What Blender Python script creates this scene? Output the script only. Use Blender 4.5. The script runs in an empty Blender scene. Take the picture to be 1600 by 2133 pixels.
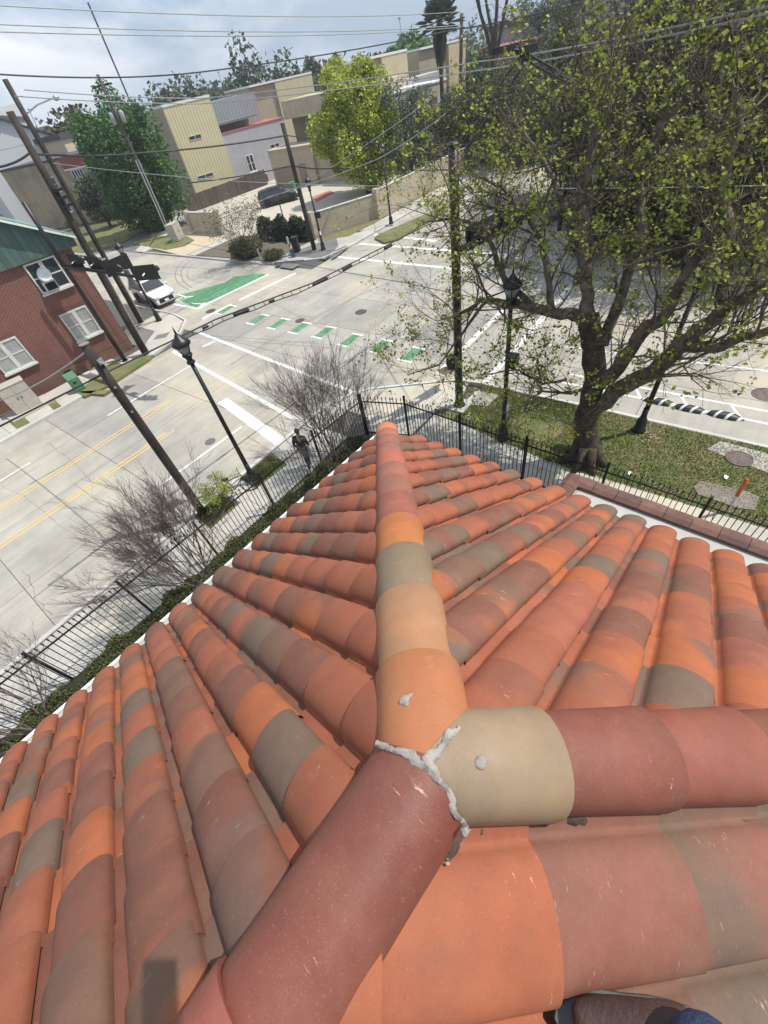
import bpy, bmesh, math, random
import numpy as np
from mathutils import Vector, Matrix
from mathutils.bvhtree import BVHTree
random.seed(7); rng = np.random.default_rng(7)
C = bpy.context.scene.collection
sc = bpy.context.scene
R = math.radians
# ---------------------------------------------------------------- camera
F = 855.0; CX, CY = 800.0, 1066.5; H = 10.0
N_ = Vector((178, 772, 855)).normalized()
D1 = Vector((1050, -1191, 855)); D1 = (D1 - D1.dot(N_) * N_).normalized()
D2 = D1.cross(N_)
# world: X along the main street, Y across it, Z up; the phone is held 10 m above the street
def cam2w(v): return Vector((v.dot(D1), v.dot(D2), -v.dot(N_)))
cam = bpy.data.objects.new('camera', bpy.data.cameras.new('camera')); C.objects.link(cam)
cx, cy, cz = cam2w(Vector((1, 0, 0))), cam2w(Vector((0, -1, 0))), cam2w(Vector((0, 0, -1)))
cam.matrix_world = Matrix(((cx.x, cy.x, cz.x, 0), (cx.y, cy.y, cz.y, 0), (cx.z, cy.z, cz.z, H), (0, 0, 0, 1)))
cam.data.sensor_fit = 'HORIZONTAL'; cam.data.sensor_width = 36; cam.data.lens = 36 * F / 1600
cam.data.clip_start = 0.02; cam.data.clip_end = 3000
sc.camera = cam
sc.render.resolution_x = 768; sc.render.resolution_y = 1024
sc.view_settings.view_transform = 'Standard'; sc.view_settings.look = 'None'
sc.view_settings.gamma = 1; sc.view_settings.use_curve_mapping = False
sc.view_settings.exposure = 0.36
# ---------------------------------------------------------------- light
SUN_EL = 60.0
sun_to = Vector((0.73 * math.cos(R(SUN_EL)), -0.683 * math.cos(R(SUN_EL)), math.sin(R(SUN_EL))))
w = bpy.data.worlds.new('World'); sc.world = w; w.use_nodes = True
nt = w.node_tree; nt.nodes.clear()
out = nt.nodes.new('ShaderNodeOutputWorld'); bg = nt.nodes.new('ShaderNodeBackground')
sky = nt.nodes.new('ShaderNodeTexSky'); sky.sky_type = 'NISHITA'; sky.sun_disc = False
sky.sun_elevation = R(SUN_EL); sky.sun_rotation = math.atan2(sun_to.x, sun_to.y)
sky.dust_density = 2.0; sky.air_density = 1.0
bg.inputs['Strength'].default_value = 0.09
tc = nt.nodes.new('ShaderNodeTexCoord'); mp = nt.nodes.new('ShaderNodeMapping'); mp.inputs['Scale'].default_value = (1.2, 1.2, 3.6)
nz = nt.nodes.new('ShaderNodeTexNoise'); nz.inputs['Scale'].default_value = 2.6; nz.inputs['Detail'].default_value = 9; nz.inputs['Roughness'].default_value = 0.58
nz.inputs['Distortion'].default_value = 0.25
rp = nt.nodes.new('ShaderNodeValToRGB'); rp.color_ramp.elements[0].position = 0.42; rp.color_ramp.elements[1].position = 0.60
nz2 = nt.nodes.new('ShaderNodeTexNoise'); nz2.inputs['Scale'].default_value = 1.7; nz2.inputs['Detail'].default_value = 6
cr = nt.nodes.new('ShaderNodeValToRGB')
cr.color_ramp.elements[0].color = (5.5, 6.5, 7.9, 1); cr.color_ramp.elements[1].color = (10.8, 11.0, 11.2, 1)
cr.color_ramp.elements[0].position = 0.35; cr.color_ramp.elements[1].position = 0.68
mx = nt.nodes.new('ShaderNodeMixRGB')
mb = nt.nodes.new('ShaderNodeMixRGB'); mb.inputs['Fac'].default_value = 0.55; mb.inputs['Color2'].default_value = (4.3, 6.1, 8.8, 1)
L = nt.links.new
L(tc.outputs['Generated'], mp.inputs['Vector']); L(mp.outputs['Vector'], nz.inputs['Vector']); L(mp.outputs['Vector'], nz2.inputs['Vector'])
L(nz.outputs['Fac'], rp.inputs['Fac']); L(nz2.outputs['Fac'], cr.inputs['Fac'])
L(sky.outputs['Color'], mb.inputs['Color1']); L(mb.outputs['Color'], mx.inputs['Color1'])
L(rp.outputs['Color'], mx.inputs['Fac']); L(cr.outputs['Color'], mx.inputs['Color2'])
L(mx.outputs['Color'], bg.inputs['Color']); L(bg.outputs['Background'], out.inputs['Surface'])
sl = bpy.data.lights.new('sun', 'SUN'); sl.energy = 4.0; sl.angle = R(0.6); sl.color = (1.0, 0.955, 0.89)
so = bpy.data.objects.new('sun', sl); C.objects.link(so); so.rotation_euler = sun_to.to_track_quat('Z', 'Y').to_euler(); so.location = (0, 0, 60)

# ---------------------------------------------------------------- measuring helpers: pixels of the photograph to points of the place
def ray(px, py): return cam2w(Vector(((px - CX) / F, (py - CY) / F, 1)))
CAM = Vector((0, 0, H))
def G(px, py, z=0.0):
    r = ray(px, py); return CAM + r * ((z - H) / r.z)
def Zat(w_, px, py):
    r = ray(px, py); return H + r.z * math.hypot(w_[0], w_[1]) / math.hypot(r.x, r.y)
def onY(px, py, Y):
    r = ray(px, py); return CAM + r * (Y / r.y)
def onR(px, py, rg):
    r = ray(px, py); return CAM + r * (rg / math.hypot(r.x, r.y))
def onplane(px, py, A, B):
    """point where the pixel's ray meets the upright plane through ground points A, B"""
    r = ray(px, py); e = Vector((B[0] - A[0], B[1] - A[1])).normalized(); n = Vector((-e.y, e.x))
    t = (A[0] * n.x + A[1] * n.y) / (r.x * n.x + r.y * n.y); return CAM + r * t
# ---------------------------------------------------------------- materials
MATS = {}
def newmat(name):
    m = bpy.data.materials.new(name); m.use_nodes = True; return m, m.node_tree, m.node_tree.nodes['Principled BSDF']
def node(t, typ, **kw):
    n = t.nodes.new(typ)
    for k, v in kw.items():
        if k in n.inputs: n.inputs[k].default_value = v
        else: setattr(n, k, v)
    return n
def noise(t, vec, scale, detail=6, rough=0.6, dist=0.0):
    n = node(t, 'ShaderNodeTexNoise', Scale=scale, Detail=detail, Roughness=rough, Distortion=dist)
    t.links.new(vec, n.inputs['Vector']); return n.outputs['Fac']
def ramp(t, fac, stops):
    r = t.nodes.new('ShaderNodeValToRGB'); e = r.color_ramp.elements
    while len(e) < len(stops): e.new(0.5)
    for el, (p, c) in zip(e, stops):
        el.position = p; el.color = (c, c, c, 1) if isinstance(c, (int, float)) else (*c, 1)
    t.links.new(fac, r.inputs['Fac']); return r.outputs['Color']
def mixc(t, fac, a, b, mode='MIX'):
    m = t.nodes.new('ShaderNodeMixRGB'); m.blend_type = mode
    for s, v in ((0, fac), (1, a), (2, b)):
        if isinstance(v, (int, float)): m.inputs[s].default_value = v if s == 0 else (v, v, v, 1)
        elif isinstance(v, tuple): m.inputs[s].default_value = (*v[:3], 1)
        else: t.links.new(v, m.inputs[s])
    return m.outputs['Color']
def mathn(t, op, a, b=0.0):
    m = t.nodes.new('ShaderNodeMath'); m.operation = op
    for s, v in ((0, a), (1, b)):
        if isinstance(v, (int, float)): m.inputs[s].default_value = v
        else: t.links.new(v, m.inputs[s])
    return m.outputs[0]
def bump(t, p, h, strength, dist=0.01):
    b = node(t, 'ShaderNodeBump', Strength=strength, Distance=dist); t.links.new(h, b.inputs['Height']); t.links.new(b.outputs['Normal'], p.inputs['Normal'])
def plain(name, c, rough=0.6, metal=0.0, var=0.12, scale=6.0, bmp=0.15, c2=None, spec=0.4, rnd=0.0, bscale=None):
    if name in MATS: return MATS[name]
    m, t, p = newmat(name); co = t.nodes.new('ShaderNodeTexCoord').outputs['Object']
    n = noise(t, co, scale)
    dark = tuple(max(0, x * (1 - var)) for x in c) if c2 is None else c2
    lite = tuple(min(1, x * (1 + var)) for x in c) if c2 is None else c
    col = mixc(t, ramp(t, n, [(0.35, 0.0), (0.65, 1.0)]), dark, lite)
    if rnd:
        oi = t.nodes.new('ShaderNodeObjectInfo').outputs['Random']
        col = mixc(t, 1.0, col, ramp(t, oi, [(0, 1 - rnd), (1, 1.0)]), 'MULTIPLY')
    t.links.new(col, p.inputs['Base Color']); p.inputs['Roughness'].default_value = rough
    p.inputs['Metallic'].default_value = metal; p.inputs['Specular IOR Level'].default_value = spec
    if bmp: bump(t, p, noise(t, co, (bscale or scale * 8), 4), bmp)
    MATS[name] = m; return m
def glass(name, c=(0.03, 0.04, 0.05), rough=0.08):
    if name in MATS: return MATS[name]
    m, t, p = newmat(name); co = t.nodes.new('ShaderNodeTexCoord').outputs['Object']
    col = mixc(t, noise(t, co, 1.5, 3), tuple(x * 0.6 for x in c), tuple(min(1, x * 1.6) for x in c))
    t.links.new(col, p.inputs['Base Color']); p.inputs['Roughness'].default_value = rough; p.inputs['Specular IOR Level'].default_value = 0.8
    MATS[name] = m; return m
OR, SA, RB, GB, KH, DR = (.350, .108, .046), (.285, .092, .051), (.185, .076, .052), (.150, .101, .072), (.29, .205, .125), (.225, .062, .045)
def tile_mat(name, A=None, B=None, mask=(0.45, 0.6), rough=0.68, grit=1.0, yax=False):
    if name in MATS: return MATS[name]
    m, t, p = newmat(name); co = t.nodes.new('ShaderNodeTexCoord').outputs['Object']
    oi = t.nodes.new('ShaderNodeObjectInfo').outputs['Random']
    off = t.nodes.new('ShaderNodeCombineXYZ'); t.links.new(mathn(t, 'MULTIPLY', oi, 37.0), off.inputs[0]); t.links.new(mathn(t, 'MULTIPLY', oi, 91.0), off.inputs[1])
    va = t.nodes.new('ShaderNodeVectorMath'); va.operation = 'ADD'; t.links.new(co, va.inputs[0]); t.links.new(off.outputs[0], va.inputs[1]); v = va.outputs[0]
    r2 = mathn(t, 'FRACT', mathn(t, 'MULTIPLY', oi, 17.31)); r3 = mathn(t, 'FRACT', mathn(t, 'MULTIPLY', oi, 53.7))
    if A is None:
        rr = t.nodes.new('ShaderNodeValToRGB'); rr.color_ramp.interpolation = 'CONSTANT'
        st = [(0, OR), (.15, SA), (.46, RB), (.66, (.165, .090, .062)), (.80, (.300, .100, .060)), (.88, GB)]
        e = rr.color_ramp.elements
        while len(e) < len(st): e.new(0.5)
        for el, (ps, c) in zip(e, st): el.position = ps; el.color = (*c, 1)
        t.links.new(r2, rr.inputs['Fac']); A_ = rr.outputs['Color']
        rb = t.nodes.new('ShaderNodeValToRGB'); rb.color_ramp.interpolation = 'CONSTANT'; e = rb.color_ramp.elements
        st = [(0, SA), (.35, RB), (.6, OR), (.8, (.17, .10, .076))]
        while len(e) < len(st): e.new(0.5)
        for el, (ps, c) in zip(e, st): el.position = ps; el.color = (*c, 1)
        t.links.new(r3, rb.inputs['Fac']); B_ = rb.outputs['Color']
    else: A_, B_ = A, B or tuple(x * 0.85 for x in A)
    fl = ramp(t, noise(t, v, 2.6, 2, 0.4, 0.3), [(mask[0] + (.06 if A is None else 0), 0.0), (mask[1] + (.04 if A is None else 0), 1.0)])
    dust = ramp(t, noise(t, v, 6.0, 7, 0.75), [(0.44, 0.0), (0.78, 0.24)])
    col = mixc(t, fl, A_, B_)
    col = mixc(t, 0.35, col, mixc(t, 1.0, col, ramp(t, noise(t, v, 9.0, 5, 0.65), [(0.3, 0.7), (0.7, 1.25)]), 'MULTIPLY'))
    col = mixc(t, dust, col, (.30, .165, .10))
    sp = ramp(t, noise(t, v, 240.0, 3, 0.6), [(0.60, 0.0), (0.72, 1.0)])
    dk = ramp(t, noise(t, v, 190.0, 3, 0.6), [(0.60, 0.0), (0.74, 0.35)]); col = mixc(t, dk, col, (.10, .055, .04))
    col = mixc(t, mathn(t, 'MULTIPLY', sp, 0.22 * grit), col, (.55, .36, .27))
    mpn = t.nodes.new('ShaderNodeMapping'); mpn.inputs['Scale'].default_value = (9, 60, 30); mpn.inputs['Rotation'].default_value = (0, 0, 0.6); t.links.new(v, mpn.inputs['Vector'])
    scr = mathn(t, 'MULTIPLY', ramp(t, noise(t, mpn.outputs[0], 1.5, 5, 0.7), [(0.63, 0.0), (0.70, 1.0)]), ramp(t, noise(t, v, 5.5, 3), [(0.52, 0.0), (0.62, 1.0)]))
    col = mixc(t, mathn(t, 'MULTIPLY', scr, 0.75 * grit), col, (.62, .47, .38))
    st2 = ramp(t, noise(t, v, 2.4, 6, 0.7), [(0.55, 0.0), (0.8, 0.35)]); col = mixc(t, st2, col, (.13, .075, .055))
    t.links.new(col, p.inputs['Base Color'])
    t.links.new(ramp(t, noise(t, v, 12, 4), [(0.3, rough - 0.07), (0.7, rough + 0.13)]), p.inputs['Roughness'])
    p.inputs['Specular IOR Level'].default_value = 0.2 if rough > .6 else .38
    h = mixc(t, 0.5, noise(t, v, 260.0, 3, 0.7), noise(t, v, 14.0, 4, 0.6))
    bump(t, p, h, 0.22, 0.004)
    MATS[name] = m; return m
def concrete(name, c, c2, warm=None, rnd=0.0, streak=True):
    if name in MATS: return MATS[name]
    m, t, p = newmat(name); geo = t.nodes.new('ShaderNodeNewGeometry').outputs['Position']
    col = mixc(t, ramp(t, noise(t, geo, 0.35, 8, 0.65), [(0.36, 0.0), (0.66, 1.0)]), c2, c)
    if rnd:
        oi = t.nodes.new('ShaderNodeObjectInfo').outputs['Random']
        col = mixc(t, 1.0, col, ramp(t, oi, [(0, (1 - rnd, 1 - rnd, 1 - rnd * 0.95)), (0.5, (1, 0.98, 0.94)), (1, (1 - rnd * 0.5, 1 - rnd * 0.5, 1 - rnd * 0.42))]), 'MULTIPLY')
    if warm: col = mixc(t, ramp(t, noise(t, geo, 0.16, 4), [(0.5, 0.0), (0.68, 0.75)]), col, warm)
    if streak:
        mpn = t.nodes.new('ShaderNodeMapping'); mpn.inputs['Scale'].default_value = (0.12, 2.2, 1); t.links.new(geo, mpn.inputs['Vector'])
        col = mixc(t, ramp(t, noise(t, mpn.outputs[0], 1.0, 7, 0.7), [(0.48, 0.0), (0.74, 0.40)]), col, tuple(x * 0.60 for x in c2))
        mp2 = t.nodes.new('ShaderNodeMapping'); mp2.inputs['Scale'].default_value = (0.5, 3.5, 1); t.links.new(geo, mp2.inputs['Vector'])
        col = mixc(t, ramp(t, noise(t, mp2.outputs[0], 1.6, 8, 0.8), [(0.6, 0.0), (0.70, 0.22)]), col, tuple(x * 0.45 for x in c2))
    col = mixc(t, ramp(t, noise(t, geo, 38, 3, 0.6), [(0.55, 0.0), (0.75, 0.25)]), col, tuple(x * 0.6 for x in c2))
    t.links.new(col, p.inputs['Base Color']); p.inputs['Roughness'].default_value = 0.85; p.inputs['Specular IOR Level'].default_value = 0.25
    bump(t, p, noise(t, geo, 55, 4), 0.2, 0.01); MATS[name] = m; return m
def leafmat(name, c1, c2, c3=None, trans=0.25):
    if name in MATS: return MATS[name]
    m, t, p = newmat(name); ri = t.nodes.new('ShaderNodeNewGeometry').outputs['Random Per Island']
    geo = t.nodes.new('ShaderNodeNewGeometry').outputs['Position']
    col = ramp(t, ri, [(0, c1), (0.6, c2), (1, c3 or c2)])
    col = mixc(t, 1.0, col, ramp(t, noise(t, geo, 0.9, 3), [(0.3, 0.72), (0.7, 1.15)]), 'MULTIPLY')
    t.links.new(col, p.inputs['Base Color']); p.inputs['Roughness'].default_value = 0.6; p.inputs['Specular IOR Level'].default_value = 0.25
    tr = t.nodes.new('ShaderNodeBsdfTranslucent'); t.links.new(col, tr.inputs['Color'])
    ms = t.nodes.new('ShaderNodeMixShader'); ms.inputs[0].default_value = trans
    t.links.new(p.outputs[0], ms.inputs[1]); t.links.new(tr.outputs[0], ms.inputs[2])
    t.links.new(ms.outputs[0], t.nodes['Material Output'].inputs['Surface']); MATS[name] = m; return m
def paint(name, c, wear=0.5):
    if name in MATS: return MATS[name]
    m, t, p = newmat(name); geo = t.nodes.new('ShaderNodeNewGeometry').outputs['Position']
    f = ramp(t, noise(t, geo, 3.2, 8, 0.78), [(0.46, 0.0), (0.66, wear)])
    col = mixc(t, f, c, (.36, .35, .31)); col = mixc(t, ramp(t, noise(t, geo, 30, 4), [(0.55, 0.0), (0.8, 0.3)]), col, (.3, .29, .26))
    t.links.new(col, p.inputs['Base Color']); p.inputs['Roughness'].default_value = 0.7; MATS[name] = m; return m
def brickmat(name, c1, c2, mortar, bw=0.215, bh=0.075, grime=(.05, .03, .03), gs=0.4):
    """object coordinates: x along the wall, z up"""
    m, t, p = newmat(name); co = t.nodes.new('ShaderNodeTexCoord').outputs['Object']
    sx = t.nodes.new('ShaderNodeSeparateXYZ'); t.links.new(co, sx.inputs[0]); cb = t.nodes.new('ShaderNodeCombineXYZ')
    t.links.new(sx.outputs[0], cb.inputs[0]); t.links.new(sx.outputs[2], cb.inputs[1])
    b = node(t, 'ShaderNodeTexBrick', Scale=1.0); b.inputs['Mortar Size'].default_value = 0.011
    b.inputs['Brick Width'].default_value = bw; b.inputs['Row Height'].default_value = bh
    b.inputs['Color1'].default_value = (*c1, 1); b.inputs['Color2'].default_value = (*c2, 1); b.inputs['Mortar'].default_value = (*mortar, 1)
    t.links.new(cb.outputs[0], b.inputs['Vector'])
    col = mixc(t, ramp(t, noise(t, co, gs, 6), [(0.45, 0.0), (0.7, 0.45)]), b.outputs['Color'], grime)
    t.links.new(col, p.inputs['Base Color']); p.inputs['Roughness'].default_value = 0.85
    bump(t, p, b.outputs['Fac'], -0.5, 0.01); MATS[name] = m; return m
def ribmat(name, c, pitch=0.25, rough=0.5):
    if name in MATS: return MATS[name]
    m, t, p = newmat(name); co = t.nodes.new('ShaderNodeTexCoord').outputs['Object']
    wv = node(t, 'ShaderNodeTexWave', Scale=.314 / pitch); wv.bands_direction = 'X'
    t.links.new(co, wv.inputs['Vector'])
    col = mixc(t, ramp(t, noise(t, co, 0.7, 5), [(0.4, 0.0), (0.7, 0.3)]), c, tuple(x * 0.8 for x in c))
    t.links.new(col, p.inputs['Base Color']); p.inputs['Roughness'].default_value = rough
    col = mixc(t, ramp(t, wv.outputs['Fac'], [(.0, .16), (.35, 0.0)]), col, tuple(x * 0.55 for x in c)); t.links.new(col, p.inputs['Base Color']); bump(t, p, wv.outputs['Fac'], 0.5, 0.06); MATS[name] = m; return m  # groove shade of the ribs painted into the colour, in step with the bump
# ---------------------------------------------------------------- mesh helpers
def tag(o, label=None, cat=None, group=None, kind=None):
    if label: o['label'] = label
    if cat: o['category'] = cat
    if group: o['group'] = group
    if kind: o['kind'] = kind
    return o
def empty(name, loc=(0, 0, 0), rz=0.0, label=None, cat=None, group=None):
    o = bpy.data.objects.new(name, None); C.objects.link(o); o.location = loc; o.rotation_euler = (0, 0, rz)
    o.empty_display_size = 0.2; return tag(o, label, cat, group)
def link(name, me, mat, parent=None, loc=None):
    o = bpy.data.objects.new(name, me); C.objects.link(o)
    if mat and not me.materials: me.materials.append(mat)
    if parent: o.parent = parent
    if loc is not None: o.location = loc
    return o
class MB:
    def __init__(s): s.v = []; s.f = []; s.smooth = False
    def add(s, vs, fs):
        b = len(s.v); s.v += [tuple(x) for x in vs]; s.f += [tuple(i + b for i in f) for f in fs]; return s
    def box(s, c, d, rz=0.0, ax=None):
        hx, hy, hz = d[0] / 2, d[1] / 2, d[2] / 2; vs = []
        for x, y, z in ((-1, -1, -1), (1, -1, -1), (1, 1, -1), (-1, 1, -1), (-1, -1, 1), (1, -1, 1), (1, 1, 1), (-1, 1, 1)):
            p = Vector((x * hx, y * hy, z * hz))
            if ax: p = ax @ p
            elif rz: p = Vector((p.x * math.cos(rz) - p.y * math.sin(rz), p.x * math.sin(rz) + p.y * math.cos(rz), p.z))
            vs.append(Vector(c) + p)
        return s.add(vs, [(0, 3, 2, 1), (4, 5, 6, 7), (0, 1, 5, 4), (1, 2, 6, 5), (2, 3, 7, 6), (3, 0, 4, 7)])
    def tube(s, pts, rad, n=8, cap=True):
        pts = [Vector(p) for p in pts]; m = len(pts)
        if isinstance(rad, (int, float)): rad = [rad] * m
        d0 = (pts[1] - pts[0]).normalized(); a = d0.orthogonal().normalized(); vs = []
        for i, p in enumerate(pts):
            d = (pts[min(i + 1, m - 1)] - pts[max(i - 1, 0)]).normalized()
            a = (a - a.dot(d) * d); a = a.normalized() if a.length > 1e-6 else d.orthogonal().normalized(); b = d.cross(a)
            for k in range(n):
                th = 2 * math.pi * k / n; vs.append(p + (a * math.cos(th) + b * math.sin(th)) * rad[i])
        fs = [(i * n + k, i * n + (k + 1) % n, (i + 1) * n + (k + 1) % n, (i + 1) * n + k) for i in range(m - 1) for k in range(n)]
        if cap: fs += [tuple(reversed(range(n))), tuple(range((m - 1) * n, m * n))]
        return s.add(vs, fs)
    def lathe(s, prof, n=16, c=(0, 0, 0)):
        """prof: (radius, z)"""
        vs = [(c[0] + r * math.cos(2 * math.pi * k / n), c[1] + r * math.sin(2 * math.pi * k / n), c[2] + z) for r, z in prof for k in range(n)]
        m = len(prof)
        fs = [(i * n + k, i * n + (k + 1) % n, (i + 1) * n + (k + 1) % n, (i + 1) * n + k) for i in range(m - 1) for k in range(n)]
        return s.add(vs, fs + [tuple(reversed(range(n))), tuple(range((m - 1) * n, m * n))])
    def prism(s, poly, z0, z1):
        poly = [(p[0], p[1]) for p in poly]
        if sum(poly[i][0] * poly[(i + 1) % len(poly)][1] - poly[(i + 1) % len(poly)][0] * poly[i][1] for i in range(len(poly))) < 0: poly = poly[::-1]
        n = len(poly)
        return s.add([(x, y, z0) for x, y in poly] + [(x, y, z1) for x, y in poly],
                     [tuple(reversed(range(n))), tuple(range(n, 2 * n))] + [(i, (i + 1) % n, n + (i + 1) % n, n + i) for i in range(n)])
    def mesh(s, name='mesh', smooth=None):
        me = bpy.data.meshes.new(name); me.from_pydata(s.v, [], s.f); me.update()
        if smooth or (smooth is None and s.smooth):
            me.polygons.foreach_set('use_smooth', [True] * len(me.polygons))
        return me
    def build(s, name, mat, parent=None, smooth=False, loc=None): return link(name, s.mesh(name, smooth), mat, parent, loc)
def bevel(o, wdt=0.01, seg=2):
    b = o.modifiers.new('bevel', 'BEVEL'); b.width = wdt; b.segments = seg; b.limit_method = 'ANGLE'; return o
def poly_area(name, pts, z0, z1, mat, **kw):
    o = MB().prism(pts, z0, z1).build(name, mat); return tag(o, kind='structure', **kw)
def copies(src, n_places):
    for _ in range(n_places): yield
# ---------------------------------------------------------------- common materials
M_road = concrete('road_concrete', (.44, .42, .37), (.31, .295, .265), warm=(.50, .44, .32), rnd=0.22)
M_walk = concrete('sidewalk_concrete', (.52, .50, .45), (.38, .365, .33), warm=(.55, .47, .34), streak=False, rnd=0.1)
M_kerb = concrete('kerb_concrete', (.58, .57, .53), (.42, .41, .38), streak=False)
M_asph = concrete('dark_walk', (.20, .195, .185), (.13, .125, .12), streak=False)
M_joint = plain('joint_dirt', (.09, .085, .075))
M_white = paint('white_paint', (.74, .74, .71), 0.85); M_yel = paint('yellow_paint', (.62, .43, .13), 0.9); M_grn = paint('green_paint', (.040, .215, .085), 0.6)
M_black = plain('black_metal', (.012, .012, .013), 0.42, spec=0.5, var=0.3)
M_wood = plain('dark_wood_pole', (.060, .046, .038), 0.8, c2=(.022, .016, .014), scale=2.2, bmp=0.6, bscale=14)
M_iron = plain('manhole_iron', (.10, .085, .075), 0.7, c2=(.05, .042, .038), bscale=40, bmp=0.5)
M_stucco = plain('tan_stucco', (.43, .365, .275), 0.9, var=0.1, scale=1.1, bmp=0.35, bscale=60)
M_grass = plain('lawn', (.085, .125, .028), 0.95, c2=(.20, .165, .085), scale=1.1, bmp=0.6, bscale=30)
M_wire = plain('cable_black', (.025, .025, .028), 0.6)
M_wtrim = plain('white_trim', (.72, .72, .69), 0.6, var=0.08)
M_dark = plain('dark_gap', (.02, .018, .017), 0.95)
M_bark = plain('bark', (.095, .070, .050), 0.95, c2=(.035, .026, .020), scale=5, bmp=1.0, bscale=22)
M_twig = plain('twig_grey', (.19, .15, .13), 0.9, c2=(.085, .062, .055), scale=8)
# ================================================================ GROUND AND STREETS
ground = MB().add([(-400, -400, -.06), (1500, -400, -.06), (1500, 1500, -.06), (-400, 1500, -.06)], [(0, 1, 2, 3)]).build('ground', plain('earth', (.13, .125, .07), 0.95, c2=(.09, .10, .045), scale=.15, bmp=.3))
tag(ground, kind='structure')
road = MB().prism([(-30, 12.75), (11.2, 12.75), (14.45, 7.6), (14.45, -40), (27, -40), (27, 12.0), (150, 12.0), (150, 26.6), (27, 26.6), (24.2, 32), (24.2, 75), (14.6, 75), (14.6, 31), (10.5, 26.75), (-30, 26.75)], -.05, -.02).build('road', M_joint); tag(road, kind='structure')
def slab_grid(xs, ys, parent, mat, name='concrete_slab', g=0.012, z=0.0, th=0.02, keep=None, jit=0.0):
    for i in range(len(xs) - 1):
        for j in range(len(ys) - 1):
            x0, x1, y0, y1 = xs[i] + g, xs[i + 1] - g, ys[j] + g, ys[j + 1] - g
            if keep and not keep((x0 + x1) / 2, (y0 + y1) / 2): continue
            MB().prism([(x0, y0), (x1, y0), (x1, y1), (x0, y1)], z - th, z + random.uniform(-jit, jit)).build(name, mat, parent)
yl = [12.75, 15.45, 19.4, 23.15, 26.75]
slab_grid([-18, -12.5, -7, -2.2, 3.1, 8.2, 13.3], yl, road, M_road)
MB().prism([(11.1, 12.73), (12.3, 11.6), (13.32, 9.9), (14.45, 7.6), (14.45, 12.73)], -.02, 0).build('concrete_slab', M_road, road)
slab_grid([13.3, 16.9, 20.6, 24.2], [12.75, 15.45, 19.4, 23.15, 26.75, 31.0, 36, 41, 46, 51, 57, 64, 72], road, M_road, keep=lambda x, y: not (x < 14.5 and y > 31))
slab_grid([14.47, 17.1, 20.6, 24.2, 26.9], [-30, -24, -18, -12, -6.5, -3.0, 1.2, 5.6, 9.2, 12.75], road, M_road)
slab_grid([24.2, 30, 36, 42, 49, 56, 64, 73, 83, 100], [12.75, 16, 19.4, 23.15, 26.55], road, M_road)
def paint_quad(name, p, mat, label=None, z=0.004):
    o = MB().add([(a, b, z) for a, b in p], [tuple(range(len(p)))]).build(name, mat, road); return o
def stripe(a, b, wd, mat, name='lane_line', z=0.004):
    a, b = Vector(a), Vector(b); d = (b - a).normalized(); n = Vector((-d.y, d.x)) * wd / 2
    return paint_quad(name, [tuple(a - n), tuple(b - n), tuple(b + n), tuple(a + n)], mat, z=z)
for y in (18.42, 18.66): stripe((-25, y + .35), (5.6 if y > 18.5 else 5.9, y), .10, M_yel, 'yellow_line')
for y in (21.05, 21.27): stripe((-3 if y > 21.1 else -3, y), (7.4, y - .1), .10, M_yel, 'yellow_line')
stripe((3.4, 15.55), (7.6, 15.42), .11, M_white); stripe((5.0, 23.3), (10.2, 23.25), .11, M_white); stripe((-8, 23.35), (1.0, 23.3), .10, M_white)
stripe((11.75, 11.9), (13.35, 26.8), .21, M_white, 'crosswalk_line'); stripe((8.95, 12.8), (10.95, 26.2), .21, M_white, 'crosswalk_line')
stripe((7.55, 12.8), (8.62, 18.2), .52, M_white, 'stop_bar')
stripe((12.9, 24.4), (12.1, 24.6), .2, M_white, 'lane_line')
# green bicycle crossing dashes with white ends
for px, py in ((470, 645), (537, 665), (580, 674), (625, 683), (675, 692), (730, 708), (792, 721), (858, 738)):
    p = G(px, py)
    d_ = paint_quad('green_dash', [(p.x - .58, p.y - .3), (p.x + .58, p.y - .24), (p.x + .58, p.y + .3), (p.x - .58, p.y + .26)], M_grn)
    for sx in (-.66, .66): paint_quad('dash_end', [(p.x + sx - .07, p.y - .42), (p.x + sx + .07, p.y - .42), (p.x + sx + .07, p.y + .42), (p.x + sx - .07, p.y + .42)], M_white, z=.005)
def pxpoly(pts, z=0.0): return [tuple(G(x, y, z)[:2]) for x, y in pts]
Pb = lambda pts, nm, mat, z=.004: paint_quad(nm, pxpoly(pts), mat, z=z)
Pb([(362, 620), (380, 613), (405, 606), (470, 588), (488, 575), (500, 576), (512, 574), (528, 570), (558, 571), (409, 641)], 'green_bike_lane', M_grn)
Pb([(409, 642), (557, 571), (561, 572), (411, 645)], 'lane_line', M_white, .006); Pb([(363, 632), (409, 641), (410, 644), (360, 635)], 'lane_line', M_white, .006)
Pb([(497, 624), (614, 568), (617, 570), (500, 626)], 'lane_line', M_white); Pb([(421, 663), (481, 632), (483, 634), (423, 666)], 'lane_line', M_white)
Pb([(370, 612), (390, 618), (402, 616), (402, 618), (390, 620), (369, 614)], 'lane_line', M_white, .006)
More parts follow.
